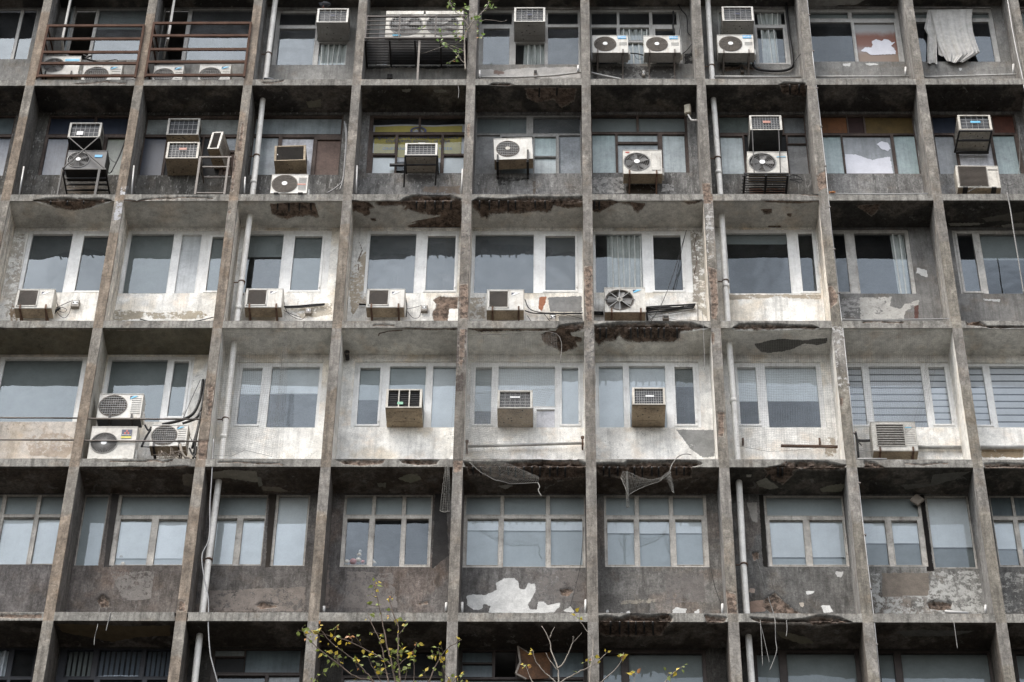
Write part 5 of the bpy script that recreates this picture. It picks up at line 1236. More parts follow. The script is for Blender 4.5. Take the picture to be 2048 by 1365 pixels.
# frame with the sideways unit
Yq = .02
A = P('z1b', 672, 722, Yq); B = P('z1b', 1160, 718, Yq); zt = A[2]
segs = [('top_bar', (A[0], Yq, zt), (B[0], Yq, zt), .035), ('post', (A[0]+.02, Yq, zt), (A[0]+.02, Yq, zf), .045), ('post', (B[0]-.05, Yq, zt), (B[0]-.05, Yq, zf), .045),
        ('low_bar', (A[0]+.02, Yq, zf+.06), (B[0]-.05, Yq, zf+.06), .022), ('side_bar', (A[0]+.02, Yq, zt), (A[0]+.02, D-.02, zt), .03), ('side_bar', (B[0]-.04, Yq, zt), (B[0]-.04, D-.02, zt), .03),
        ('shelf_bar', (A[0]+.02, .3, zt), (B[0]-.04, .3, zt), .03), ('shelf_bar', (A[0]+.02, .6, zt), (B[0]-.04, .6, zt), .03)]
bars('equipment_stand', 'upright brown-grey steel frame carrying the sideways air conditioner', 'stand', segs, 'grey_steel')
# bracket of the banner unit
Yq = .24; A = P('z1d', 640, 660, Yq); B = P('z1d', 1170, 660, Yq); zt = A[2]; L0 = P('z1d', 625, 1165, D-.05); L1 = P('z1d', 1130, 1135, D-.05); M0 = P('z1d', 650, 820, Yq+.2)
segs = [('front_bar', (A[0], Yq, zt), (B[0], Yq, zt), .03), ('side_bar', (A[0]+.01, Yq, zt), (A[0]+.01, D-.02, zt), .03), ('side_bar', (B[0]-.01, Yq, zt), (B[0]-.01, D-.02, zt), .03),
        ('middle_bar', (A[0], Yq+.24, zt-.02), (B[0], Yq+.24, zt-.02), .03), ('leg', (A[0]+.01, Yq, zt), tuple(L0), .035), ('leg', (B[0]-.01, Yq, zt), tuple(L1), .035), ('back_bar', (A[0]-.36, D-.03, zt+.27), (A[0]+.02, D-.03, zt+.27), .05)]
bars('tube_bracket', 'black steel tube bracket with two slanting legs in front of the banner', 'bracket', segs, 'black_steel')
# posts of the tipped unit
Yq = .34; segs = []
for x, ya, yb in ((283, 645, 1015), (768, 568, 1022)):
    a = P('z1e', x, ya, Yq); zb = P('z1e', x, yb, D-.03)[2]; zc = P('z1e', x, 715, Yq)[2]-.02
    segs += [('upright', (a[0], Yq, a[2]), (a[0], Yq, zc-.02), .04), ('arm', (a[0], Yq, zc-.03), (a[0], D-.01, zc-.03), .045, .05), ('arm', (a[0], D-.03, zc), (a[0], D-.03, zb), .05)]
bars('unit_bracket', 'pair of black steel posts holding the tipped white unit', 'bracket', segs, 'black_steel')
# basket
Yq = .06; A = P('z1g', 512, 968, Yq); B = P('z1g', 1190, 968, Yq); zt = A[2]; segs = [('front_bar', (A[0], Yq, zt), (B[0], Yq, zt), .03)]
for k in range(9): y = .10+k*.07; segs.append(('slat', (A[0], y, zt-.02), (B[0], y, zt-.02), .022))
for x in (A[0]+.02, (A[0]+B[0])/2, B[0]-.02): segs.append(('joist', (x, Yq, zt-.04), (x, D-.01, zt-.04), .045))
for k in range(6): segs.append(('slat', (A[0]-.03, Yq+.05+.1*k, zt-.03), (A[0]+.02, Yq+.05+.1*k, zt-.03), .025))
for x in (A[0]+.12, B[0]-.10): segs.append(('leg', (x, D-.05, zt-.05), (x, D-.05, FL(2)), .05))
for xx in (650, 1050):
    a = P('z1g', xx-10, 305, .12); b = P('z1g', xx+20, 965, Yq); segs.append(('brace', tuple(a), (b[0], Yq, zt), .022))
bars('unit_basket', 'black slatted steel basket with two hangers under the caged unit', 'basket', segs, 'black_steel')
# bracket of the right-edge window unit
Yq = .15; A = P('z1h', 515, 318, Yq); B = P('z1h', 1015, 305, Yq); zt = A[2]-.005
segs = [('front_bar', (A[0], Yq, zt), (B[0], Yq, zt), .035), ('middle_bar', (A[0], Yq+.27, zt-.0), (B[0], Yq+.27, zt), .04), ('side_bar', (A[0]+.01, Yq, zt), (A[0]-.02, D-.01, zt), .035), ('side_bar', (B[0]-.01, Yq, zt), (B[0]-.02, D-.01, zt), .035), ('back_bar', (A[0], D-.03, zt-.02), (B[0], D-.03, zt-.02), .05)]
bars('unit_bracket', 'black steel bracket under the cream window unit at the right edge', 'bracket', segs, 'black_steel')
# twin guard pipes in front of the fourth storey's left bays
for c, lab in ((1, 'pair of thin grey guard pipes across the large grey window, fourth storey'), (2, 'pair of thin grey guard pipes in front of the three corner units')):
    x0, x1 = bay(c); t = thing('guard_rail', lab, 'railing', (x0, .02, FL(4)), group='guard pipes of the fourth storey')
    for v, y in (('d', 1131 if c == 1 else 1137), ('d', 1240 if c == 1 else 1246)):
        z = P(v, 200 if c == 1 else 720, y, .03)[2]; m = MB(); m.tube([(0, .01, z-FL(4)), (x1-x0, .01, z-FL(4)-.012)], .016, 8); m.build('pipe', 'grey_steel', t)
# ------------------------------------------------------------------ pipes
def pipe(label, v, pts, Y, rad, mat='pvc_pipe', z=(ZLOW, ZTOP), clamps=(), name='drainpipe', collar=()):
    xs = [P(v_, x, y, Y)[0] for v_, x, y in pts]; x = sum(xs)/len(xs)
    t = thing(name, label, 'pipe', (x, Y, z[0]))
    m = MB(); n = 14; q = [(.012*math.sin(k*1.7), .008*math.sin(k*2.3), (z[1]-z[0])*k/n) for k in range(n+1)]
    m.tube(q, rad, 14); m.build('pipe', mat, t)
    for v_, xx, y in clamps:
        zc = P(v_, xx, y, Y)[2]-z[0]; m = MB(); m.tube([(0, 0, zc-.015), (0, 0, zc+.015)], rad+.012, 14); m.bar((-.16, .0, zc), (-rad, 0, zc), .018); m.bar((0, rad, zc), (0, D-Y, zc), .02); m.build('clamp', 'rusty_steel', t)
    for v_, xx, y in collar:
        zc = P(v_, xx, y, Y)[2]-z[0]; m = MB(); m.tube([(0, 0, zc-.05), (0, 0, zc+.05)], rad+.010, 14); m.build('collar', mat, t)
    return t
pipe('fat white drainpipe beside the pigeon ledge, running down the left bays', None, [('a', 1530, 220), ('a', 1470, 850), ('d', 1215, 400), ('d', 1132, 1060), ('g', 1205, 400), ('g', 1160, 880)], .42, .062,
     clamps=[('a', 1522, 310), ('a', 1468, 890), ('d', 1210, 460), ('d', 1125, 1140), ('g', 1193, 628)], collar=[('a', 1455, 1040), ('d', 1200, 590), ('d', 1115, 1230)])
pipe('fat white drainpipe in the bays right of the floodlight', None, [('c', 262, 220), ('c', 305, 850), ('f', 296, 400), ('f', 342, 1060), ('i', 448, 400), ('i', 466, 880)], .42, .062,
     clamps=[('c', 268, 380), ('c', 305, 903), ('f', 300, 456), ('i', 460, 655)], collar=[('c', 312, 985), ('f', 340, 1050), ('f', 300, 480)])
t = pipe('thin white cable conduit running down the right face of a fin', None, [('c', 830, 200), ('c', 905, 780), ('f', 855, 400), ('i', 1130, 400)], .015, .011, 'pvc_white', name='conduit', z=(ZB[5]-1.5, ZTOP))
xh = t.location.x
for k in range(16):
    m = MB(); zc = 1.0+k*1.25; m.box(-.03, -.02, zc, .03, .022, zc+.03); m.build('clip', 'grey_steel', t)
pipe('thin white cable conduit on the fin at the upper right corner', None, [('c', 1990, 200)], .015, .011, 'pvc_white', name='conduit', z=(ZB[2], ZTOP))
def crom(w, n=5):
    if len(w) < 3: return list(w)
    s = []
    for i in range(len(w)-1):
        p0, p1, p2, p3 = w[max(i-1, 0)], w[i], w[i+1], w[min(i+2, len(w)-1)]
        for k in range(n):
            u = k/n; s.append(.5*((2*p1)+(p2-p0)*u+(2*p0-5*p1+4*p2-p3)*u*u+(3*p1-p0-3*p2+p3)*u**3))
    return s+[w[-1]]
def run(name, label, cat, v, pts, rad, mat, Y=None, group=None, n=6):
    Ys = Y if hasattr(Y, '__len__') else [Y]*len(pts)
    w = [Vector(P(v, x, y, yy)) for (x, y), yy in zip(pts, Ys)]; b = w[0].copy()
    m = MB(); m.tube(crom([q-b for q in w], n), rad, 8); ob = m.build(name, mat); ob.location = b
    return tag(ob, label, cat, group)
WY = D-.03
def cond(label, v, pts, rad=.022, mat='conduit_grey', Y=WY, **k): return run('conduit', label, 'pipe', v, pts, rad, mat, Y, **k)
cond('pale conduit sloping along the peeling apron of the middle top bay', 'b', [(792, 440), (1000, 440), (1200, 432), (1372, 412)], Y=.30)
cond('pale conduit dropping behind the ledge under the bracketed pair', 'b', [(1428, 415), (1500, 432), (1600, 452)], Y=.30)
cond('grey conduit along the ledge below the curtained casement', 'c', [(285, 437), (782, 440)], Y=.30); cond('grey conduit along the ledge below the rust-stained pane', 'c', [(860, 438), (1392, 436)], Y=.30)
cond('grey conduit along the ledge below the hanging white cloth', 'c', [(1475, 440), (1700, 434), (2005, 425)], Y=.30)
cond('long grey conduit across the apron behind the torn bird net', 'e', [(628, 1274), (1210, 1258)], .028, Y=D-.12)
cond('rust-dark rod lying along the apron below the netted window', 'f', [(580, 1271), (862, 1276)], .032, 'rusty_steel', Y=D-.10)
cond('rust-stained conduit below the striped blinds', 'f', [(1255, 1278), (1475, 1280)], .04, 'conduit_grey', Y=D-.06)
cond('rust-stained conduit at the right edge below striped blinds', 'f', [(1572, 1280), (1790, 1278)], .04, 'conduit_grey', Y=D-.06)
cond('short white plastic pipe lying on the ledge beside a hole in the wall', 'i', [(1598, 922), (1730, 931)], .03, 'pvc_white', Y=.04)
cond('thin white conduit lying along the ledge under the blank grey apron', 'c', [(945, 1102), (1240, 1106), (1500, 1102)], .012, 'pvc_white', Y=.0)
cond('thin white conduit along the ledge below the grey apron of the third storey', 's3d', [(590, 117), (900, 120), (1450, 112)], .010, 'pvc_white', Y=.0)
cond('short white tube lying on the slab below the slatted unit', 's4d', [(715, 152), (950, 153)], .014, 'pvc_white', Y=.0)
for lab, v, a, b in (('short white spout standing beside the leftmost fin, second storey', 'a', (136, 950), (110, 1105)), ('short white spout beside the fin left of the stacked units', 'a', (762, 945), (748, 1105)), ('short white spout left of the round ring-grille unit', 'a', (1394, 1010), (1390, 1102)),
                     ('short white spout left of the yellow banner', 'b', (97, 945), (92, 1100)), ('short white spout right of the yellow banner', 'b', (697, 965), (692, 1100))):
    run('spout', lab, 'pipe', v, [a, b], .018, 'pvc_white', [.06, .05], group='short white spouts on the ledges')
for lab, v, x, y0, y1 in (('white pipe stub beside the fin above the sapling', 'h', 605, 872, 915), ('white pipe stub left of the white peeling patch', 'h', 695, 870, 922), ('white pipe stub beside the fin right of the dark wall hole', 'h', 1398, 855, 925), ('white pipe stub at the corner left of the drainpipe', 'i', 333, 878, 930), ('white pipe stub with black rim near the wall hole at right', 'i', 1830, 885, 925),
                     ('white pipe stub at the corner by the rust-stained pane', 'c', 1375, 385, 425), ('white pipe stub at the corner by the hanging cloth', 'c', 1988, 368, 418), ('white pipe stub by the peeling apron', 'b', 795, 405, 440), ('white pipe stub beside the conduit of the middle top bay', 'b', 1356, 375, 405), ('white pipe stub beside the fin left of the sapling', 'g', 1843, 892, 918)):
    yy = .10 if v != 'c' else .35
    run('pipe_stub', lab, 'pipe', v, [(x, y0), (x-1, y1+6)], .026, 'pvc_white', yy, group='white pipe stubs on the ledges')
# ------------------------------------------------------------------ cables
def cable(label, v, pts, rad=.009, mat='rubber_black', Y=D-.04, n=6): return run('cable', label, 'cable', v, pts, rad, mat, Y, n=n)
def bundle(label, v, strands, mat='rubber_black'):
    y0 = strands[0][1]; b = Vector(P(v, *strands[0][0][0], y0[0] if hasattr(y0, '__len__') else y0)); t = thing('cable_bundle', label, 'cables', b)
    for pts, Y, r in strands:
        Ys = Y if hasattr(Y, '__len__') else [Y]*len(pts)
        s = crom([Vector(P(v, x, y, yy))-b for (x, y), yy in zip(pts, Ys)])
        m = MB(); m.tube(s, r, 6); m.build('cable', mat, t)
    return t
Yc = D-.05
bundle('black cables looping from the first white-storey unit to its switch box', 'z2b', [([(985, 240), (1000, 380), (1030, 480), (960, 570)], Yc, .008), ([(1000, 500), (1150, 430), (1290, 370)], Yc, .006), ([(1010, 520), (1080, 570), (1150, 575), (1190, 530), (1090, 490), (1010, 500)], Yc, .006), ([(1000, 560), (1080, 650), (1160, 675), (1230, 600), (1260, 500)], Yc, .006), ([(960, 600), (1010, 540), (1080, 510)], Yc, .022)])
bundle('thick black cable sleeve and loops right of the drainpipe unit', 'z2c', [([(480, 240), (600, 235), (740, 222), (845, 215)], Yc, .020), ([(490, 250), (620, 246), (840, 225)], Yc, .014), ([(478, 165), (490, 240), (520, 300), (590, 345), (640, 352), (675, 320)], Yc, .006), ([(480, 275), (560, 310), (630, 335)], Yc, .007)])
bundle('black cable loops right of the unit by the brown bare patch', 'z2c', [([(1565, 165), (1575, 250), (1568, 330)], Yc, .012), ([(1575, 260), (1650, 245), (1705, 228)], Yc, .006), ([(1580, 285), (1630, 340), (1680, 335), (1700, 290)], Yc, .006), ([(1150, 218), (1210, 222)], Yc, .022)])
bundle('black cables running right from the unit by the red brick patch', 'e', [([(918, 545), (940, 590), (990, 608), (1060, 612), (1205, 612)], Yc, .011), ([(918, 600), (960, 612), (1040, 615), (1200, 616)], Yc, .014), ([(930, 625), (950, 655)], Yc, .006), ([(1010, 612), (1040, 650)], Yc, .007), ([(1040, 640), (1110, 620), (1200, 640)], Yc, .006)])
bundle('tangle of black cables right of the eight-spoke unit', 'z2a', [([(960, 470), (1150, 455), (1400, 440), (1600, 430), (1800, 415)], Yc, .020), ([(960, 500), (1200, 470), (1500, 475), (1790, 440)], Yc, .022), ([(965, 530), (1150, 500), (1400, 490), (1780, 470)], Yc, .018), ([(965, 555), (1200, 540), (1450, 505), (1760, 480)], Yc, .018), ([(960, 480), (1300, 500), (1600, 455)], Yc-.02, .016), ([(70, 555), (230, 560)], Yc, .028), ([(70, 580), (230, 585)], Yc, .022), ([(965, 560), (985, 690)], Yc, .02)])
bundle('pale stripped wires below the black cable tangle', 'z2a', [([(1340, 575), (1600, 530), (1800, 495)], Yc, .014), ([(1000, 590), (1100, 640), (1240, 620)], Yc, .007), ([(1020, 690), (1120, 600), (1240, 580)], Yc, .008), ([(1350, 660), (1500, 690), (1680, 685), (1830, 700)], Yc, .006), ([(1838, 420), (1840, 560), (1845, 700)], Yc, .009)], 'cable_pale')
bundle('pair of thin black wires slanting down over the white window', 'e', [([(1720, 200), (1660, 400), (1600, 560), (1545, 650)], [.5, .6, .65, .7], .007), ([(1715, 215), (1690, 330), (1655, 500)], [.5, .6, .7], .006)])
bundle('thick black lagged pipes curving down the corner bay of the three units', 'z3a', [([(1800, 0), (1780, 150), (1740, 330), (1650, 500), (1480, 590), (1200, 655)], .55, .030), ([(1840, 0), (1810, 200), (1780, 400), (1700, 560), (1500, 640)], .50, .026), ([(1760, 0), (1640, 260), (1510, 560)], .6, .006), ([(1770, 480), (1740, 640), (1690, 830), (1640, 1000)], .45, .028), ([(1740, 660), (1700, 850), (1660, 1100)], .42, .022), ([(1580, 780), (1640, 890), (1680, 900)], .4, .008), ([(950, 660), (1000, 740), (1040, 690)], .45, .018), ([(1040, 720), (960, 850), (900, 980)], .45, .022), ([(890, 980), (1030, 985)], .45, .010), ([(1600, 1000), (1640, 1080), (1700, 1150)], .3, .018), ([(1700, 980), (1690, 1080), (1650, 1150)], .3, .02)])
bundle('black lagged pipe looping round the curtained casement', 'z0e', [([(1300, 70), (1325, 300), (1350, 560), (1390, 800), (1405, 980), (1390, 1080), (1300, 1130), (1130, 1145), (920, 1130), (800, 1090), (775, 1000), (800, 880)], D-.06, .030), ([(1310, 100), (1335, 400), (1385, 750), (1415, 1000), (1405, 1090), (1270, 1145), (1000, 1140)], D-.05, .016), ([(1420, 1020), (1480, 940), (1550, 850)], .5, .010)])
bundle('black wires climbing the corner right of the bracketed pair', 'z0d', [([(1540, 60), (1600, 160), (1680, 260), (1690, 420), (1700, 520), (1740, 560)], D-.06, .012), ([(1470, 180), (1475, 300), (1465, 420), (1490, 540)], D-.08, .020), ([(1600, 860), (1680, 800), (1760, 700)], D-.05, .010), ([(1560, 200), (1580, 400), (1560, 560)], D-.05, .007), ([(1660, 900), (1740, 850), (1770, 760)], D-.05, .012), ([(780, 840), (900, 850), (1000, 875)], .6, .016), ([(850, 850), (900, 930), (990, 930)], .6, .005)])
bundle('black cable hanging at the corner right of the ring-grille unit', 'z1c', [([(1440, 30), (1480, 200), (1470, 500), (1440, 800), (1400, 1050), (1280, 1170), (1140, 1255)], .5, .014), ([(1450, 60), (1470, 350), (1450, 650), (1420, 1000), (1360, 1200)], .5, .016)], 'cable_grey')
bundle('black wires beside the dark grey unit', 'z1a', [([(1290, 470), (1200, 700), (1080, 950)], D-.1, .012), ([(1290, 500), (1180, 760), (1060, 960), (1010, 900)], D-.1, .010), ([(1030, 700), (1100, 780), (1160, 800)], D-.1, .006)])
bundle('loose coil of black wire right of the slatted basket', 'z1g', [([(1200, 1020), (1260, 990), (1360, 1020), (1400, 1070), (1370, 1110), (1300, 1080), (1210, 1060), (1280, 1050), (1380, 1060), (1420, 1080)], .55, .008), ([(1250, 980), (1330, 1000)], .55, .012)])
bundle('black pipe tails at the left of the square-grille unit', 'z3b', [([(180, 380), (200, 480), (215, 620), (230, 820)], .5, .022), ([(200, 520), (300, 530), (430, 525)], .5, .030), ([(215, 540), (260, 580), (280, 610)], .5, .010)])
cable('black cable sagging on the white apron of the third storey', 'd', [(695, 642), (760, 655), (870, 657), (980, 650), (1060, 632)], .010, Y=D-.03)
cable('grey cable running down the fin between the left bays', 'g', [(1215, -60), (1205, 150), (1195, 300), (1190, 500), (1150, 600), (1160, 720), (1185, 850), (1185, 1000), (1195, 1150), (1210, 1220), (1240, 1330)], .011, 'cable_grey', Y=.02)
cable('pale rope hanging from the slab edge at upper right', 'f', [(1703, 15), (1720, 100), (1735, 200), (1760, 350), (1787, 520)], .014, 'cable_pale', Y=-.02)
cable('thin grey wire dangling from the wall crack at lower right', 'i', [(525, 620), (560, 730), (600, 860), (630, 960), (635, 1080), (640, 1150), (600, 1258)], .007, 'cable_pale', Y=[D-.03, D-.03, D-.04, -.02, -.02, -.02, -.02])
cable('thin pale wire hanging beside the lower right drainpipe', 'i', [(548, 970), (555, 1100), (562, 1230)], .006, 'cable_pale', Y=-.02)
cable('thin pale wire hanging second from the lower right drainpipe', 'i', [(552, 1000), (580, 1120), (600, 1215)], .005, 'cable_pale', Y=-.01)
cable('short pale wire hanging under the ledge beside the fallen plaster', 'i', [(697, 970), (700, 1020), (695, 1062)], .007, 'cable_pale', Y=-.01)
cable('thin wire hanging from the ledge at lower right', 'i', [(1650, 985), (1660, 1060), (1670, 1130)], .006, 'cable_pale', Y=-.01)
cable('thin black wire dropping across the middle window of the fifth storey', 'h', [(1385, 440), (1370, 640), (1340, 780), (1310, 890)], .005, Y=D-.05)
cable('thin wire dangling over the lower left ledge', 'g', [(565, 900), (555, 1000), (540, 1060), (535, 1112)], .006, 'cable_pale', Y=[D-.05, -.01, -.01, -.02])
cable('short frayed wire under the lower left ledge', 'g', [(628, 925), (615, 980), (603, 1030)], .008, 'cable_pale', Y=-.01)
cable('thin black wire beside the grey fin of the fifth storey', 'i', [(270, 690), (290, 780), (330, 890)], .005, Y=D-.05)
cable('pale string looping at the right edge of the second storey', 'z1h', [(1425, 240), (1440, 560), (1430, 900), (1380, 1080), (1280, 1145), (1170, 1110)], .006, 'cable_pale', Y=.5)
cable('pale string trailing from the tilted cream unit', 'z1h', [(860, 1150), (760, 1190), (650, 1245)], .007, 'cable_pale', Y=.08)
cable('thin pale wire dangling under the top slab', 'b', [(672, 490), (676, 520), (673, 560)], .006, 'cable_pale', Y=-.01)
cable('thin grey wire hanging over the broken fourth-storey soffit', 's3c', [(1525, 60), (1530, 170), (1535, 300), (1540, 400), (1540, 520)], .005, 'cable_pale', Y=-.015)

# ------------------------------------------------------------------ switch boxes, floodlight, small fixtures
def box_on_wall(label, v, x0, y0, x1, y1, Y=D, d=.07, mat='switch_box', name='switch_box', cat='switch box'):
    a = P(v, x0, y0, Y-d); b = P(v, x1, y1, Y-d); w, h = b[0]-a[0], a[2]-b[2]
    t = thing(name, label, cat, ((a[0]+b[0])/2, Y-d, b[2]), group='small switch boxes on the aprons')
    m = MB(); m.box(-w/2, 0, 0, w/2, d+.01, h, .008); m.build('case', mat, t)
    m = MB(); m.box(-w*.35, -.006, h*.35, w*.35, .001, h*.85, .003); m.build('cover', 'plastic_white' if mat == 'switch_box' else 'black_steel', t)
    m = MB()
    for s in (-.22, .22): m.box(w*s-.012, -.014, h*.5, w*s+.012, -.005, h*.66)
    m.build('switch', 'rubber_black', t); return t
box_on_wall('grey switch box with looping wires, leftmost on the white storey', 'z2b', 1278, 358, 1402, 475)
box_on_wall('grey switch box under the thick black sleeve', 'z2c', 672, 252, 724, 298); box_on_wall('grey switch box at the edge of the brown bare patch', 'z2c', 1702, 225, 1758, 275)
box_on_wall('blackened switch box under the cable tangle', 'z2a', 1240, 600, 1350, 670, mat='grille_brown'); box_on_wall('beige switch box below the bracketed pair', 'z0d', 975, 1110, 1030, 1190)
box_on_wall('brown switch box below the blue-labelled unit of the curtained bay', 'z0e', 568, 1065, 628, 1160, mat='grille_brown'); box_on_wall('small black box on the apron under the slatted cage', 'z0c', 438, 1185, 515, 1255, mat='black_steel', d=.1)
box_on_wall('white switch plate beside the red brick patch', 'e', 1040, 616, 1072, 652, d=.04); box_on_wall('dark switch on the peeling apron', 'b', 1103, 398, 1120, 430, mat='grille_brown')
a = P('c', 112, 592, .30); b = P('c', 152, 642, .30)
t = thing('floodlight', 'tan square floodlight on a white bracket below the black soffit', 'floodlight', ((a[0]+b[0])/2, .30, b[2]), (0, 0, R(-16)))
w, h = b[0]-a[0], a[2]-b[2]
m = MB(); m.box(-w/2, 0, 0, w/2, .10, h, .015); m.build('housing', 'tan_lamp', t)
m = MB(); m.box(-w/2+.02, -.006, .02, w/2-.02, .002, h-.02); m.build('lens', board((.36, .33, .26)), t)
m = MB()
for k in range(5): m.box(-w/2+.02+k*(w-.05)/5, .10, .02, -w/2+.03+k*(w-.05)/5, .14, h-.02)
m.build('cooling_fin', 'grille_brown', t)
m = MB(); m.bar((.0, .05, -.01), (.06, .10, -.16), .03); m.bar((.06, .10, -.16), (.22, .14, -.17), .03); m.build('bracket', 'pvc_pipe', t)
a = P('i', 1441, 280, D-.08)
t = thing('wall_lamp', 'small tilted square lamp cover at a window head, fifth storey', 'lamp', tuple(a), (0, R(45), 0))
m = MB(); m.box(-.10, 0, -.10, .10, .06, .10, .01); m.build('cover', 'wood_edge', t); m = MB(); m.box(-.06, .05, -.06, .06, .10, .06); m.build('base', 'grille_brown', t)
a = P('d', 1722, 806, .55); t = thing('pipe_end', 'round black pipe end in the white corner under the soffit', 'pipe', tuple(a))
m = MB(); m.tube([(0, .0, 0), (0, .2, 0)], .045, 16); m.build('pipe', 'rubber_black', t); m = MB(); m.ring(0, -.004, 0, .04, .055, .02, 20); m.build('collar', 'grille_brown', t)
for lab, v, x, y in (('black hook on the apron behind the net, the left one', 'f', 392, 1245), ('black hook on the apron behind the net, the right one', 'f', 773, 1245)):
    a = P(v, x, y, D-.06); t = thing('wall_hook', lab, 'hook', tuple(a)); m = MB(); m.tube([(0, 0, .06), (0, 0, -.06), (0, .07, -.07)], .02, 8); m.build('hook', 'rusty_steel', t)
for lab, v, x, y in (('black knobbed bracket holding the long conduit, left end', 'e', 630, 1262), ('black knobbed bracket holding the long conduit, right end', 'e', 1204, 1242)):
    a = P(v, x, y, D-.15); t = thing('pipe_bracket', lab, 'bracket', tuple(a)); m = MB(); m.tube([(0, 0, .04), (0, .02, -.10), (0, .15, -.11)], .018, 8); m.disc(0, -.02, .06, .035, 16, .03); m.build('arm', 'rusty_steel', t)

# ------------------------------------------------------------------ yellow banner behind the second-storey glass
c0, c1 = bay(4); Yb = D+.11
a = P('z1d', 165, 185, Yb); b = P('z1d', 1560, 185, Yb); e = P('z1d', 860, 690, Yb); w, h = b[0]-a[0], a[2]-e[2]
t = thing('banner', 'yellow banner with Hindi lettering hung behind dusty glass', 'banner', ((a[0]+b[0])/2, Yb, e[2]))
m = MB(); n = 40
def sheet(m, x0, x1, z0, z1, y, amp=.012, n=40):
    v = []; f = []
    for k in range(n+1):
        x = x0+(x1-x0)*k/n
        for z in (z0, z1): v.append((x, y+amp*math.sin(x*5), z))
    for k in range(n): f.append((2*k, 2*k+2, 2*k+3, 2*k+1))
    m.add(v, f, True)
sheet(m, -w/2, w/2, 0, h, 0); m.build('sheet', 'banner_yellow', t)
m = MB(); sheet(m, -w/2-.1, w/2+.1, -.12, h+.07, .02); m.build('border', 'banner_white', t)
def rowz(y): return P('z1d', 860, y, Yb)[2]-e[2]
text('lettering', 'युनाइटेड इंडिया इंश्योरेंस कंपनी लिमिटेड', .155, 'banner_ink', t, (0, -.02, rowz(372)), sx=.80)
text('lettering', 'दिल्ली क्षेत्रीय कार्यालय-1 नई दिल्ली', .115, 'banner_ink', t, (0, -.02, rowz(440)), sx=.85)
text('lettering', 'GRIEVANCE REDRESSAL WEEK', .115, 'banner_blue', t, (0, -.02, rowz(556)), sx=.98)
m = MB(); m.ring(.0, -.024, rowz(268), .09, .125, .004, 30, sx=1.45); m.build('emblem_rim', 'banner_ink', t)
m = MB(); zc = rowz(268); m.prism([(-.12, -.024, zc-.04), (-.05, -.024, zc+.05), (.0, -.024, zc), (.05, -.024, zc+.06), (.12, -.024, zc-.04)], (0, .004, 0)); m.build('emblem', 'banner_white', t)
# red poster behind the small casement of the third storey
a = P('d', 1062, 240, D+.13); b = P('d', 1115, 414, D+.13)
t = thing('poster', 'red and white poster behind a narrow casement', 'poster', (a[0], D+.13, b[2])); w, h = b[0]-a[0]+.06, a[2]-b[2]
m = MB(); m.box(0, 0, 0, w, .003, h); m.build('sheet', 'paper_white', t)
m = MB(); m.box(0, -.003, h*.62, w, .0, h*.97); m.box(0, -.003, h*.14, w, .0, h*.36); m.build('printed_panel', 'poster_red', t)
m = MB()
for k in range(3): m.box(w*.08, -.005, h*(.70+.08*k), w*.9, -.003, h*(.72+.08*k))
for k in range(2): m.box(w*.08, -.005, h*(.19+.08*k), w*.9, -.003, h*(.205+.08*k))
m.build('printed_line', 'paper_white', t)
# torn white paper on two panes
def paper(label, v, pts, Y, mat='paper_white', holes=()):
    w = [Vector(P(v, x, y, Y)) for x, y in pts]; b = sum(w, Vector())/len(w); out = []
    for i in range(len(w)):
        p, q = w[i], w[(i+1) % len(w)]; n = max(1, int((q-p).length/.025))
        for k in range(n): out.append(p+(q-p)*(k/n)+Vector((rng.uniform(-.008, .008), 0, rng.uniform(-.008, .008)))-b)
    o = MB(); o.prism(out, (0, .002, 0)); ob = o.build('torn_paper', mat); ob.location = b; return tag(ob, label, 'paper')
paper('torn white paper stuck on the rust-stained pane', 'z0f', [(485, 490), (525, 455), (590, 455), (600, 430), (590, 395), (632, 378), (690, 395), (705, 375), (755, 385), (785, 410), (815, 402), (775, 440), (800, 460), (820, 490), (815, 520), (700, 525), (580, 528), (545, 500)], YG-.006)
paper('large torn white paper in the lower half of the teal-sided window', 'c', [(1030, 878), (1090, 880), (1150, 900), (1185, 912), (1230, 900), (1285, 893), (1305, 990), (1022, 990)], YG-.006)
paper('small round white paper on the torn-paper pane', 'c', [(1210, 820), (1240, 805), (1275, 815), (1288, 845), (1275, 860), (1240, 850)], YG-.006, 'paper_white')

# ------------------------------------------------------------------ hanging white cloth
ct = thing('hanging_cloth', 'wrinkled white cloth hung out over the window head, right top bay', 'cloth', (P('c', 1620, 360, D-.1)[0], D-.1, P('c', 1620, 360, D-.1)[2]))
def cloth(m, left, right, Y, nx, folds, amp, seed):
    """left / right edges as pixel lists of equal length from top to bottom"""
    rr = random.Random(seed); ph = [rr.random()*6 for _ in range(4)]; n = len(left); rows = []
    for i in range((n-1)*6+1):
        k = min(int(i/6), n-2); u = i/6-k
        L = [left[k][j]*(1-u)+left[k+1][j]*u for j in (0, 1)]; Q = [right[k][j]*(1-u)+right[k+1][j]*u for j in (0, 1)]
        t = i/((n-1)*6); row = []
        for j in range(nx+1):
            s = j/nx; y = Y-amp*(.30+.8*t)*(math.sin(s*folds*(1-.25*t)+ph[0]+t*2.5+.8*math.sin(s*5))+.5*math.sin(s*folds*2.3+ph[1]-t*2)+.3*math.sin(s*7+t*9+ph[2]))
            q = P('c', L[0]*(1-s)+Q[0]*s, L[1]*(1-s)+Q[1]*s+4*math.sin(s*9+ph[3])*t, y); row.append(Vector(q)-Vector(ct.location))
        rows.append(row)
    v = [p for r_ in rows for p in r_]; w = nx+1
    m.add(v, [(i*w+j, i*w+j+1, (i+1)*w+j+1, (i+1)*w+j) for i in range(len(rows)-1) for j in range(nx)], True)
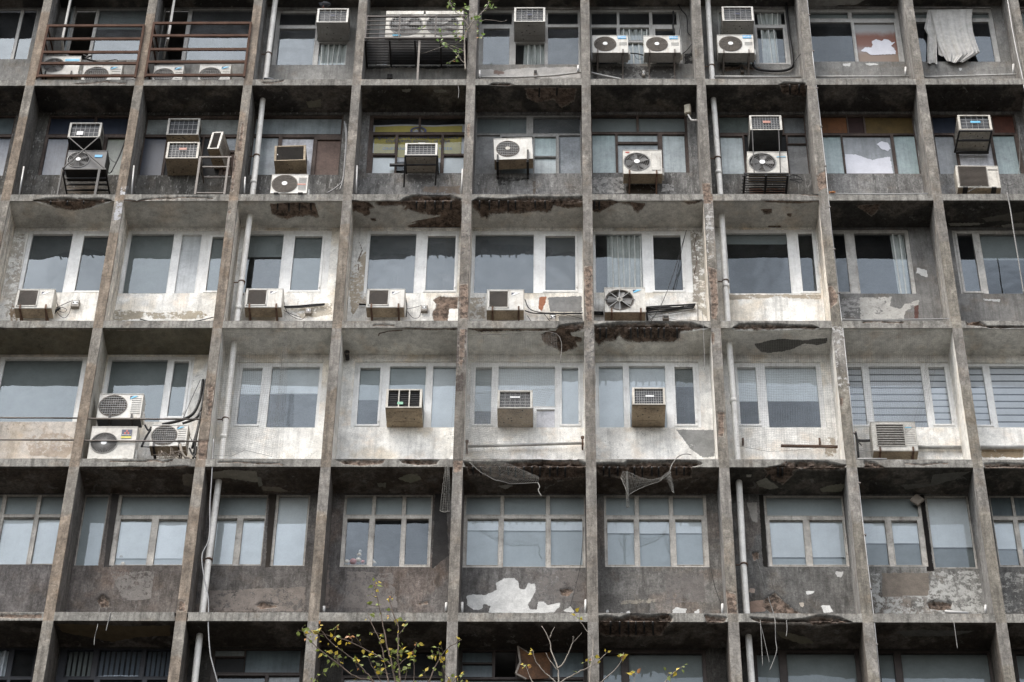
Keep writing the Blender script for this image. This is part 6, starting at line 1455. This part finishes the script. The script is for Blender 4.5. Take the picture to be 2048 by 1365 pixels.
m = MB(); cloth(m, [(1515, 58), (1530, 110), (1545, 180), (1560, 250), (1590, 320), (1610, 352)], [(1755, 52), (1750, 110), (1758, 180), (1775, 240), (1797, 300), (1700, 358)], D-.10, 60, 26, .022, 3); m.build('main_sheet', 'cloth_white', ct)
m = MB(); cloth(m, [(1500, 58), (1492, 110), (1480, 165), (1500, 200), (1497, 290), (1500, 360)], [(1560, 58), (1565, 110), (1560, 180), (1555, 250), (1552, 310), (1555, 362)], D-.07, 24, 12, .02, 5); m.build('side_fold', 'cloth_white', ct)
m = MB(); cloth(m, [(1548, 150), (1556, 220), (1560, 290), (1562, 318)], [(1600, 150), (1604, 220), (1606, 290), (1610, 320)], D-.06, 16, 9, .012, 8); m.build('inner_fold', 'cloth_white', ct)

# ------------------------------------------------------------------ bird nets
def net(label, v, quad, Y, cell=.042, rad=.0012, mat='twine', sag=.05, seed=1, edge=True, drop=0.0, warp=0.0, gather=0.0):
    """quad: rows of pixel points (top row, ..., bottom row); each row is a polyline of equal length"""
    rr = random.Random(seed); Ys = Y if hasattr(Y, '__len__') else [Y]*len(quad)
    G = [[Vector(P(v, x, y, yy)) for x, y in row] for row, yy in zip(quad, Ys)]
    def S(u, t):
        a = min(int(t*(len(G)-1)), len(G)-2); f = t*(len(G)-1)-a
        def rowp(r_):
            n = len(r_)-1; k = min(int(u*n), n-1); g = u*n-k; return r_[k]*(1-g)+r_[k+1]*g
        p = rowp(G[a])*(1-f)+rowp(G[a+1])*f
        p = p+Vector((warp*math.sin(t*7+u*4), -sag*math.sin(u*3.1)*math.sin(t*3.1)+gather*math.sin(u*40+t*5), warp*math.sin(u*6+t*3))); return p
    W = max((G[0][i+1]-G[0][i]).length for i in range(len(G[0])-1))*(len(G[0])-1); W = sum((G[0][i+1]-G[0][i]).length for i in range(len(G[0])-1))
    H = sum((G[i+1][0]-G[i][0]).length for i in range(len(G)-1)); nu, nt_ = max(4, int(W/cell)), max(4, int(H/cell)); base = G[0][0].copy()
    m = MB(); pts = [[S(i/nu, j/nt_)-base+Vector((rr.gauss(0, .003), rr.gauss(0, .003), rr.gauss(0, .003))) for j in range(nt_+1)] for i in range(nu+1)]
    for i in range(nu+1):
        if rr.random() > drop*.3: m.tube(pts[i], rad, 3, False)
    for j in range(nt_+1):
        row = [pts[i][j] for i in range(nu+1)]
        if drop and rr.random() < drop: row = row[:max(2, int(len(row)*rr.random()))]
        m.tube(row, rad, 3, False)
    o = m.build('bird_net', mat); o.location = base; tag(o, label, 'bird net', 'torn bird nets')
    if edge:
        m = MB(); m.tube([pts[i][nt_] for i in range(nu+1)], rad*3.0, 5); m.build('edge_cord', mat, o)
        m = MB(); m.tube([pts[i][0] for i in range(nu+1)], rad*2.2, 5); m.build('edge_cord', 'twine_dark', o)
    return o
net('bird net over the bay with the left drainpipe, fourth storey', 'd', [[(1106, 706), (1200, 712), (1300, 712), (1428, 706)], [(1085, 950), (1200, 950), (1300, 950), (1400, 950)], [(1062, 1320), (1150, 1322), (1215, 1292), (1350, 1325)]], .03, mat='twine_dark', seed=2, sag=.04)
net('bunched fold of net hanging beside the left drainpipe bay', 'd', [[(1412, 712), (1430, 706)], [(1385, 950), (1425, 950)], [(1345, 1330), (1400, 1332)]], .02, mat='twine_dark', cell=.022, seed=12, edge=False, gather=.02)
net('bird net over the bay with the white side board, fourth storey', 'e', [[(632, 722), (760, 718), (900, 716), (1072, 716)], [(628, 1000), (780, 1000), (920, 1000), (1090, 960)], [(622, 1335), (700, 1335), (780, 1335), (830, 1345)]], .02, mat='twine', seed=3, sag=.06)
net('second layer of net slanting beside the dark fin', 'e', [[(575, 700), (632, 722)], [(568, 950), (660, 1010)], [(545, 1310), (820, 1345)]], -.02, mat='twine_dark', seed=13, sag=.03, edge=False)
net('narrow bird net over the right casement of the guard-grille bay', 'e', [[(1682, 700), (1716, 700)], [(1672, 900), (1735, 900)], [(1660, 1165), (1762, 1170)]], .1, mat='twine_dark', cell=.03, seed=4, edge=False)
net('bird net over the half-blind window, fourth storey right', 'f', [[(382, 712), (520, 705), (690, 712), (828, 700)], [(372, 1000), (520, 1000), (690, 1000), (845, 1000)], [(362, 1270), (520, 1300), (700, 1290), (862, 1270)]], .03, mat='twine_dark', seed=5)
net('bird net over the striped blinds, cut off slanting at its right', 'f', [[(893, 702), (1050, 708), (1180, 704), (1320, 696)], [(910, 950), (1060, 950), (1180, 950), (1300, 900)], [(940, 1290), (1030, 1300), (1140, 1260), (1235, 1180)]], .03, mat='twine_dark', seed=6)
net('bunched net cord hanging down beside the striped blinds', 'f', [[(1310, 698), (1322, 696)], [(1290, 950), (1345, 900)], [(1235, 1180), (1290, 1190)]], .02, mat='twine_dark', cell=.024, seed=16, edge=False, gather=.02)
net('torn pale net sagging over the broken soffit, white rope along its hem', 'z4n', [[(205, 168), (420, 172), (540, 190), (700, 262), (775, 292)], [(230, 172), (370, 240), (520, 270), (660, 300), (775, 310)], [(232, 178), (320, 258), (430, 315), (560, 350), (770, 338)]], -.06, mat='twine_pale', cell=.036, rad=.0019, seed=7, sag=.10)
net('narrow torn net hanging beside the grey fin, knotted at the bottom', 'z4n', [[(45, 150), (58, 150), (66, 150)], [(30, 300), (58, 300), (76, 300)], [(0, 560), (40, 570), (80, 560)]], -.05, mat='twine_pale', cell=.03, rad=.0024, seed=8, sag=.03, gather=.015)
net('torn pale net slung like a hammock under the rebar soffit', 'z4n', [[(1440, 248), (1500, 260), (1580, 300), (1660, 318), (1740, 300), (1812, 240)], [(1430, 275), (1490, 330), (1570, 345), (1650, 345), (1740, 320), (1815, 250)], [(1425, 300), (1482, 438), (1545, 398), (1620, 365), (1725, 330), (1818, 258)]], -.05, mat='twine_pale', cell=.032, rad=.0019, seed=9, sag=.06)
net('ragged net tail dangling from the hammock, the longer one', 'z4n', [[(1468, 250), (1478, 250)], [(1466, 400), (1484, 400)], [(1470, 530), (1490, 530)]], -.07, mat='twine_pale', cell=.022, rad=.0026, seed=10, gather=.02)
net('ragged net tail dangling from the hammock, the right one', 'z4n', [[(1782, 285), (1812, 245)], [(1800, 350), (1832, 340)], [(1828, 405), (1845, 420)]], -.05, mat='twine_pale', cell=.026, rad=.0019, seed=11)
cable('pale rope tying the hammock net up to the broken slab', 'z4n', [(1812, 240), (1830, 190), (1880, 130), (1940, 112), (1980, 120)], .009, 'twine_pale', Y=-.03)
cable('pale rope end hanging from the sagging net', 'z4n', [(770, 338), (785, 370), (775, 400), (800, 445)], .010, 'twine_pale', Y=-.07)
cable('dark top cord of the white-board net', 'e', [(632, 722), (800, 716), (1072, 714), (1095, 860)], .006, 'twine_dark', Y=.0)

# ------------------------------------------------------------------ saplings
def leaf(m, p, d, size, rr):
    d = Vector(d).normalized(); up = Vector((rr.gauss(0, .5), -1.0+rr.gauss(0, .4), rr.gauss(.2, .5))).normalized()
    s = d.cross(up); s = s.normalized() if s.length > 1e-3 else Vector((1, 0, 0)); nrm = s.cross(d)
    L = size; W = size*.34; c = rr.uniform(.05, .22)*L
    prof = [(0, .0), (.14, .62), (.34, 1.0), (.58, .80), (.80, .30), (1.0, .05), (1.22, 0)]
    mid = [p+d*(L*t)-nrm*(c*t*t) for t, w_ in prof]
    v = []; f = []
    for q, (t, w_) in zip(mid, prof): v += [q+s*(W*w_)+nrm*(.18*W*w_), q, q-s*(W*w_)+nrm*(.18*W*w_)]
    for k in range(len(prof)-1): f += [(3*k, 3*k+1, 3*k+4, 3*k+3), (3*k+1, 3*k+2, 3*k+5, 3*k+4)]
    m.add(v, f, True)
def sapling(label, v, base, branches, Y, leafset, rad, seed, mats, group, leaf_size=.085, density=1.0, bark='bark', bare=()):
    rr = random.Random(seed); b = Vector(base); t = thing('sapling', label, 'sapling', b, group=group)
    m = MB(); lm = MB(); tips = []
    for bi, (pts, r0) in enumerate(branches):
        yoff = rr.uniform(-.18, .18); n = len(pts); w = []
        for k, q in enumerate(pts): 
            yy = Y+yoff*(1-k/(n-1)) if len(q) == 2 else q[2]
            w.append(Vector(P(v, q[0], q[1], yy))-b)
        s = []
        for i in range(n-1):
            p0, p1, p2, p3 = w[max(i-1, 0)], w[i], w[i+1], w[min(i+2, n-1)]
            for k in range(4):
                u = k/4; s.append(.5*((2*p1)+(p2-p0)*u+(2*p0-5*p1+4*p2-p3)*u*u+(3*p1-p0-3*p2+p3)*u**3)+Vector((rr.gauss(0, .004), rr.gauss(0, .004), rr.gauss(0, .004))))
        s.append(w[-1]); N = len(s)
        m.tube(s, [r0*(.32+.68*k/(N-1)) for k in range(N)], 6)
        for k in range(1, N-1):         # bud scars
            if rr.random() < .5: m.tube([s[k], s[k]+Vector((rr.gauss(0, 1), rr.gauss(0, 1), rr.gauss(.4, 1))).normalized()*.022], [r0*.5, .002], 4)
        if bi in bare: continue
        tw = []
        for k in range(2, int(N*.6)):       # fine side twigs
            if rr.random() < .16*density:
                d = (Vector((rr.gauss(0, .8), rr.gauss(0, .5), rr.gauss(.35, .5))).normalized()); L_ = rr.uniform(.08, .24); q0 = s[k]; q1 = q0+d*L_*.5+Vector((0, 0, .01)); q2 = q0+d*L_+Vector((rr.gauss(0, .02), 0, .03))
                m.tube([q0, q1, q2], [r0*.28, r0*.22, .002], 5); tw += [q1, q2, q2]
        for q in tw:
            d = Vector((rr.gauss(0, .8), rr.gauss(-.2, .6), rr.gauss(0, .75))).normalized(); st = q+d*.025; m.tube([q, st], .002, 4); lm.m = rr.choices(range(len(mats)), weights=leafset)[0]; leaf(lm, st, d+Vector((0, 0, -.3)), leaf_size*rr.uniform(.5, 1.3), rr)
        for k in range(0, int(N*.75)):
            pr = .95 if k < 3 else .42*density
            if rr.random() < pr:
                for _ in range(rr.choice((1, 1, 2, 3) if k < 3 else (1, 1, 2))):
                    d = Vector((rr.gauss(0, .8), rr.gauss(-.2, .6), rr.gauss(.0, .75))).normalized(); st = s[k]+d*rr.uniform(.02, .055)
                    m.tube([s[k], st], .0022, 4); lm.m = rr.choices(range(len(mats)), weights=leafset)[0]; leaf(lm, st, d+Vector((0, 0, -.35)), leaf_size*rr.uniform(.5, 1.45), rr)
    m.build('branches', bark, t); lm.build('leaves', mats, t); return t
LM = ['leaf_green', 'leaf_yellow', 'leaf_rust']
def ext(pts, *more): return pts+list(more)
B1 = [([(905,85),(940,250),(980,430),(1010,600),(1050,780),(1090,940),(1120,1080),(1150,1230),(1190,1600),(1240,2250)], .021), ([(1060,220),(1100,380),(1160,540),(1165,700),(1165,900),(1185,1100),(1195,1300),(1240,2250)], .021),
      ([(840,410),(880,530),(960,690),(1000,820),(1020,950),(1050,1100),(1080,1250),(1200,1900)], .016), ([(130,570),(180,670),(280,770),(400,870),(520,960),(640,1060),(760,1120),(880,1140),(990,1300),(1210,2000)], .018),
      ([(200,605),(400,655),(560,690),(700,750),(860,830),(1000,910),(1090,970),(1130,1050)], .016), ([(310,560),(380,660),(480,760),(600,850),(720,950),(800,1030),(880,1120),(960,1260)], .015),
      ([(1850,700),(1780,740),(1690,800),(1620,900),(1560,1000),(1510,1130),(1440,1350),(1260,2100)], .017), ([(1370,730),(1320,840),(1250,900),(1180,960),(1110,1010)], .011), ([(1270,505),(1180,640)], .007),
      ([(840,880),(880,980),(940,1080),(1000,1200)], .009), ([(1640,930),(1670,1060),(1730,1180),(1700,1400)], .009), ([(1220,780),(1160,900),(1120,980)], .007), ([(740,900),(700,960),(760,1040)], .006), ([(1330,880),(1340,1000),(1330,1180),(1280,1500)], .010),
      ([(1280,960),(1250,1080),(1230,1200)], .009), ([(1600,780),(1610,860),(1640,930)], .007), ([(480,860),(520,950)], .006), ([(970,1000),(1000,1050),(1080,1070)], .006), ([(1840,1080),(1780,1130),(1720,1230),(1600,1500)], .009), ([(280,1100),(290,1160),(330,1300)], .006), ([(1450,1060),(1490,1160)], .006), ([(500,560),(480,640),(500,690)], .005)]
rootp = P('zp1', 1240, 2280, .05)
sapling('leggy young tree with yellowing heart-shaped leaves growing from the ledge below', 'zp1', rootp, B1, -.45, (5, 3, .4), None, 21, LM, 'saplings rooted in the facade', density=.95)
B2 = [([(430,170),(500,290),(530,430),(590,590),(600,700),(600,900),(640,1500)], .018), ([(750,265),(745,330),(700,450),(640,560),(590,600)], .015), ([(840,240),(760,325)], .010), ([(555,180),(510,290)], .009),
      ([(330,410),(370,530),(430,610),(500,680),(560,740),(610,900)], .014), ([(770,40),(830,130),(900,230),(950,310),(950,450),(930,560),(915,742),(900,1000),(700,1480)], .014), ([(1080,450),(980,550),(890,600),(760,660),(640,730),(590,780)], .014),
      ([(1270,440),(1240,530),(1170,620),(1040,740),(960,860),(700,1400)], .014), ([(1870,580),(1760,660),(1690,740),(1600,860),(1200,1300)], .015), ([(1395,650),(1370,742),(1330,860),(1150,1250)], .011), ([(260,560),(310,700),(370,800),(560,1300)], .010), ([(470,440),(520,530),(590,620)], .010), ([(1710,640),(1715,690)], .005), ([(960,470),(950,540)], .005)]
rootp = P('zp2', 650, 1560, .05)
sapling('nearly bare young tree with pale forked twigs, right of the leafy one', 'zp2', rootp, B2, -.45, (4, 3, 1), None, 33, LM, 'saplings rooted in the facade', density=.10, bark='bark_pale', bare=(0, 1, 2, 3, 11))
T = [([(1350,40),(1310,130),(1200,250),(1060,400),(960,540),(890,640),(870,800),(872,1000),(880,1200),(888,1365)], .020), ([(580,10),(600,90),(680,210),(780,300),(880,420),(960,530)], .011), ([(400,800),(560,880),(720,940),(870,1010)], .010), ([(400,830),(620,960),(750,1110),(875,1250)], .008),
     ([(-40,1025),(70,1040),(280,970),(460,900),(520,880)], .008), ([(500,1260),(620,1190),(750,1130)], .007), ([(1700,395),(1600,425),(1330,395),(1200,400)], .008), ([(430,590),(420,650),(390,700)], .005), ([(700,650),(740,740),(860,760)], .006), ([(1190,720),(1130,650),(1100,560),(960,620)], .006), ([(1150,440),(1050,350),(1040,300)], .005), ([(820,150),(900,200),(960,180),(1080,300)], .006), ([(1420,140),(1330,170),(1240,230)], .006), ([(30,560),(120,520),(200,560)], .004), ([(745,980),(760,1080),(800,1140)], .005)]
sapling('small green fig sapling sprouting from the fin beside the slatted cage', 'zp0', P('zp0', 888, 1365, .0), T, -.08, (5, 2, 0.3), None, 44, ['leaf_fresh', 'leaf_green', 'leaf_rust'], 'saplings rooted in the facade', leaf_size=.08, density=.8, bark='bark_pale', bare=(4, 6))
a = P('s2d', 510, 146, -.01); t = thing('dry_weed', 'small dry orange-brown weed tuft on the slab corner', 'weed', tuple(a)); m = MB(); rr = random.Random(4)
for k in range(60): leaf(m, Vector((rr.gauss(0, .03), rr.gauss(0, .02), 0)), Vector((rr.gauss(0, 1), rr.gauss(0, .6), abs(rr.gauss(.3, .6)))), .04, rr)
m.build('tuft', 'leaf_rust', t)
a = P('z3a', 1400, 1150, .05); t = thing('dry_weed', 'tangle of dry grass hanging below the lower right corner unit', 'weed', tuple(a)); m = MB()
for k in range(46):
    p = Vector((rr.uniform(-.28, .1), rr.uniform(-.05, .1), rr.uniform(-.02, .22))); m.tube([p, p+Vector((rr.gauss(0, .08), rr.gauss(0, .04), rr.gauss(0, .08))), p+Vector((rr.gauss(0, .14), rr.gauss(0, .05), rr.gauss(-.05, .1)))], .004, 4)
m.build('stems', 'wood_edge', t)
m = MB(); m.tube([(.05, 0, .35), (.10, 0, .15), (.18, 0, .03), (.26, -.02, -.03)], .025, 8); m.build('root', 'bark_pale', t)

# ------------------------------------------------------------------ pigeons
def pigeon(label, base, rot, s=1.0):
    t = thing('pigeon', label, 'pigeon', base, (0, 0, R(rot)), 'pigeons')
    spine = [(-.17, .085, .012), (-.12, .10, .026), (-.07, .115, .045), (-.01, .125, .060), (.045, .135, .058), (.08, .16, .042), (.095, .195, .029), (.105, .225, .027), (.125, .236, .020), (.143, .233, .007), (.158, .228, .002)]
    m = MB(); m.tube([(x*s, 0, z*s) for x, z, r_ in spine], [r_*s for x, z, r_ in spine], 12)
    o = m.build('body', 'pigeon_grey', t)
    m = MB()
    for sd in (-1, 1): m.tube([(.05*s, sd*.050*s, .14*s), (-.03*s, sd*.058*s, .125*s), (-.11*s, sd*.040*s, .10*s), (-.16*s, sd*.02*s, .088*s)], [.02*s, .03*s, .02*s, .004*s], 8)
    m.build('wing', 'pigeon_pale', t)
    for sd in (-1, 1):
        m = MB(); m.tube([(.0, sd*.022*s, .075*s), (.012*s, sd*.022*s, .035*s), (.0, sd*.022*s, .004*s)], .006*s, 6)
        for k in (-.5, 0, .5): m.tube([(.0, sd*.022*s, .004*s), (.035*s*math.cos(k), sd*.022*s+.035*s*math.sin(k), .004*s)], .004*s, 5)
        m.build('leg', 'label_pale_red', t)
a = P('a', 1842, 48, .45); pigeon('grey pigeon perched on the top storey window air conditioner', (a[0], .45, a[2]+.0), 160)
a = P('a', 1546, 446, .25); pigeon('dark pigeon on the ledge beside the left drainpipe', (a[0], .22, FL(1)), 50, 1.25)

# ------------------------------------------------------------------ things behind the fifth storey glass, broken panel below
def ornament(label, v, blobs, Y=D+.11):
    a = P(v, *blobs[0][:2], Y); t = thing('ornament', label, 'ornament', tuple(a))
    for k, (x, y, r_, mt) in enumerate(blobs):
        q = P(v, x, y, Y)-a; m = MB(); n = 8
        m.tube([(q[0], q[1], q[2]+r_*math.sin(-1.5+3*i/n)) for i in range(n+1)], [max(.004, r_*math.cos(-1.5+3*i/n)) for i in range(n+1)], 12); m.build('figure' if k else 'stand', mt, t)
ornament('pink and white soft ornaments on the sill behind the glass', 'h', [(75, 640, .075, 'toy_pink'), (40, 640, .055, 'toy_white'), (105, 630, .06, 'toy_white'), (110, 600, .05, 'toy_white'), (115, 578, .035, 'toy_white'), (130, 640, .045, 'toy_pink')])
ornament('small white bowls on the sill behind the twin casements', 'g', [(700, 652, .05, 'toy_white'), (690, 610, .035, 'toy_white')])
ornament('white ornament on the sill right of the pink ones', 'h', [(195, 645, .045, 'toy_white'), (188, 632, .03, 'toy_white')])
o = P('h', 1012, 1118, .70); q = [(1012,1118),(1080,1160),(1196,1150),(1200,1300),(1060,1305),(1000,1275),(1025,1210)]
w = [Vector(P('h', x, y, .66+.0009*(x-1012)))-Vector(o) for x, y in q]
t = thing('broken_panel', 'loose brown board hanging askew in the bottom storey opening', 'board', tuple(o)); m = MB(); m.prism(w, (.01, .02, .006)); m.build('board', 'wood_panel', t)
m = MB()
for i in (0, 5, 6): pass
m.bar(w[0], w[6], .035); m.bar(w[6], w[5], .035); m.bar(w[5], w[4], .03); m.bar(w[0], w[1], .02); m.build('edge_strip', 'wood_edge', t)
bundle('dark bundle of wires lying on the bare-fan unit behind the rails', 'z0a', [([(260, 905), (330, 890), (420, 900), (560, 890), (600, 920)], .35, .014), ([(860, 890), (920, 910), (980, 900), (900, 940), (1040, 985)], .35, .022), ([(1050, 990), (1180, 1000), (1330, 965), (1400, 965), (1420, 995), (1550, 990)], .5, .010), ([(870, 940), (960, 970), (1060, 990)], .4, .02)])
a = P('z0a', 1590, 1165, .25); t = thing('plastic_bag', 'crumpled grey plastic bag on the ledge behind the first railing', 'bag', (a[0], .25, FL(1))); m = MB(); m.box(-.12, 0, 0, .14, .2, .40, .06); o = m.build('bag', 'grille_grey', t)
for vv in o.data.vertices: vv.co += Vector((rng.gauss(0, .03), rng.gauss(0, .03), rng.gauss(0, .03)))

# open casements of the two railed bays
def leafwin(label, v, hx_t, y_t, y_b, X_off, Yout, n):
    H = P(v, hx_t, y_t, D+.03); B = P(v, hx_t, y_b, D+.03); h = H[2]-B[2]
    wd = math.hypot(X_off, D+.03-Yout); ang = math.atan2(Yout-(D+.03), X_off)
    o = MB(); o.box(0, -.025, 0, .07, .025, h, .004); o.box(wd-.07, -.025, 0, wd, .025, h, .004); o.box(.07, -.025, 0, wd-.07, .025, .07, .004); o.box(.07, -.025, h-.07, wd-.07, .025, h, .004)
    ob = o.build('casement', 'frame_alu', BLD); ob.location = Vector((H[0], D+.03, B[2]))+NEG; ob.rotation_euler = (0, 0, ang)
    g_ = MB(); g_.box(.07, -.003, .07, wd-.07, .003, h-.07); g_.build('pane', 'dirty_glass', ob)
leafwin('', 'z0a', 725, 110, 985, .03, .22, 1); leafwin('', 'z0b', 510, 130, 960, .17, .22, 2)

# ------------------------------------------------------------------ light, sky, camera
w = bpy.data.worlds.new('World'); scene.world = w; w.use_nodes = True; nt = w.node_tree; nt.nodes.clear()
bg = nt.nodes.new('ShaderNodeBackground'); out = nt.nodes.new('ShaderNodeOutputWorld'); sky = nt.nodes.new('ShaderNodeTexSky')
SUN_EL, SUN_AZ = R(62), R(228)          # azimuth clockwise from +Y
sky.sky_type = 'NISHITA'; sky.sun_disc = False; sky.sun_elevation = SUN_EL; sky.sun_rotation = SUN_AZ
sky.air_density = 1.0; sky.dust_density = 4.0; sky.ozone_density = 1.0; sky.altitude = 200

gw = NT(nt); vec = gw.n('ShaderNodeTexCoord').outputs['Generated']
cl = gw.noise(gw.mapping(vec, (1, 1, 1.6)), 4.5, 9, .62, .4)
hv = gw.n('ShaderNodeHueSaturation'); nt.links.new(sky.outputs[0], hv.inputs['Color']); hv.inputs['Saturation'].default_value = .38
skc = gw.mix(1.0, hv.outputs[0], gw.gray(gw.mapr(cl, .36, .64, .62, 1.42)), 'MULTIPLY')
nt.links.new(skc, bg.inputs[0]); bg.inputs[1].default_value = .12; nt.links.new(bg.outputs[0], out.inputs[0])
L = bpy.data.lights.new('sun', 'SUN'); L.energy = .95; L.angle = R(27); L.color = (1, .93, .84)
lo = bpy.data.objects.new('sun', L); col.objects.link(lo)
d = Vector((math.sin(SUN_AZ)*math.cos(SUN_EL), math.cos(SUN_AZ)*math.cos(SUN_EL), math.sin(SUN_EL)))
lo.rotation_euler = d.to_track_quat('Z', 'Y').to_euler(); lo.location = (0, -30, 40)
cd = bpy.data.cameras.new('camera'); cam = bpy.data.objects.new('camera', cd); col.objects.link(cam); scene.camera = cam
cd.sensor_width = 36; cd.lens = 36*F/2048; cd.clip_end = 2000
M = Matrix((( RT[0], UP[0], -FW[0], CAM[0]), (RT[1], UP[1], -FW[1], CAM[1]), (RT[2], UP[2], -FW[2], CAM[2]), (0, 0, 0, 1)))
cam.matrix_world = M
vs = scene.view_settings; vs.view_transform = 'Standard'; vs.look = 'None'; vs.gamma = 1; vs.use_curve_mapping = False; vs.exposure = 1.87
scene.cycles.use_denoising = True
scene.cycles.max_bounces = 6; scene.cycles.diffuse_bounces = 3; scene.cycles.glossy_bounces = 3; scene.cycles.transparent_max_bounces = 12
scene.cycles.caustics_reflective = False; scene.cycles.caustics_refractive = False
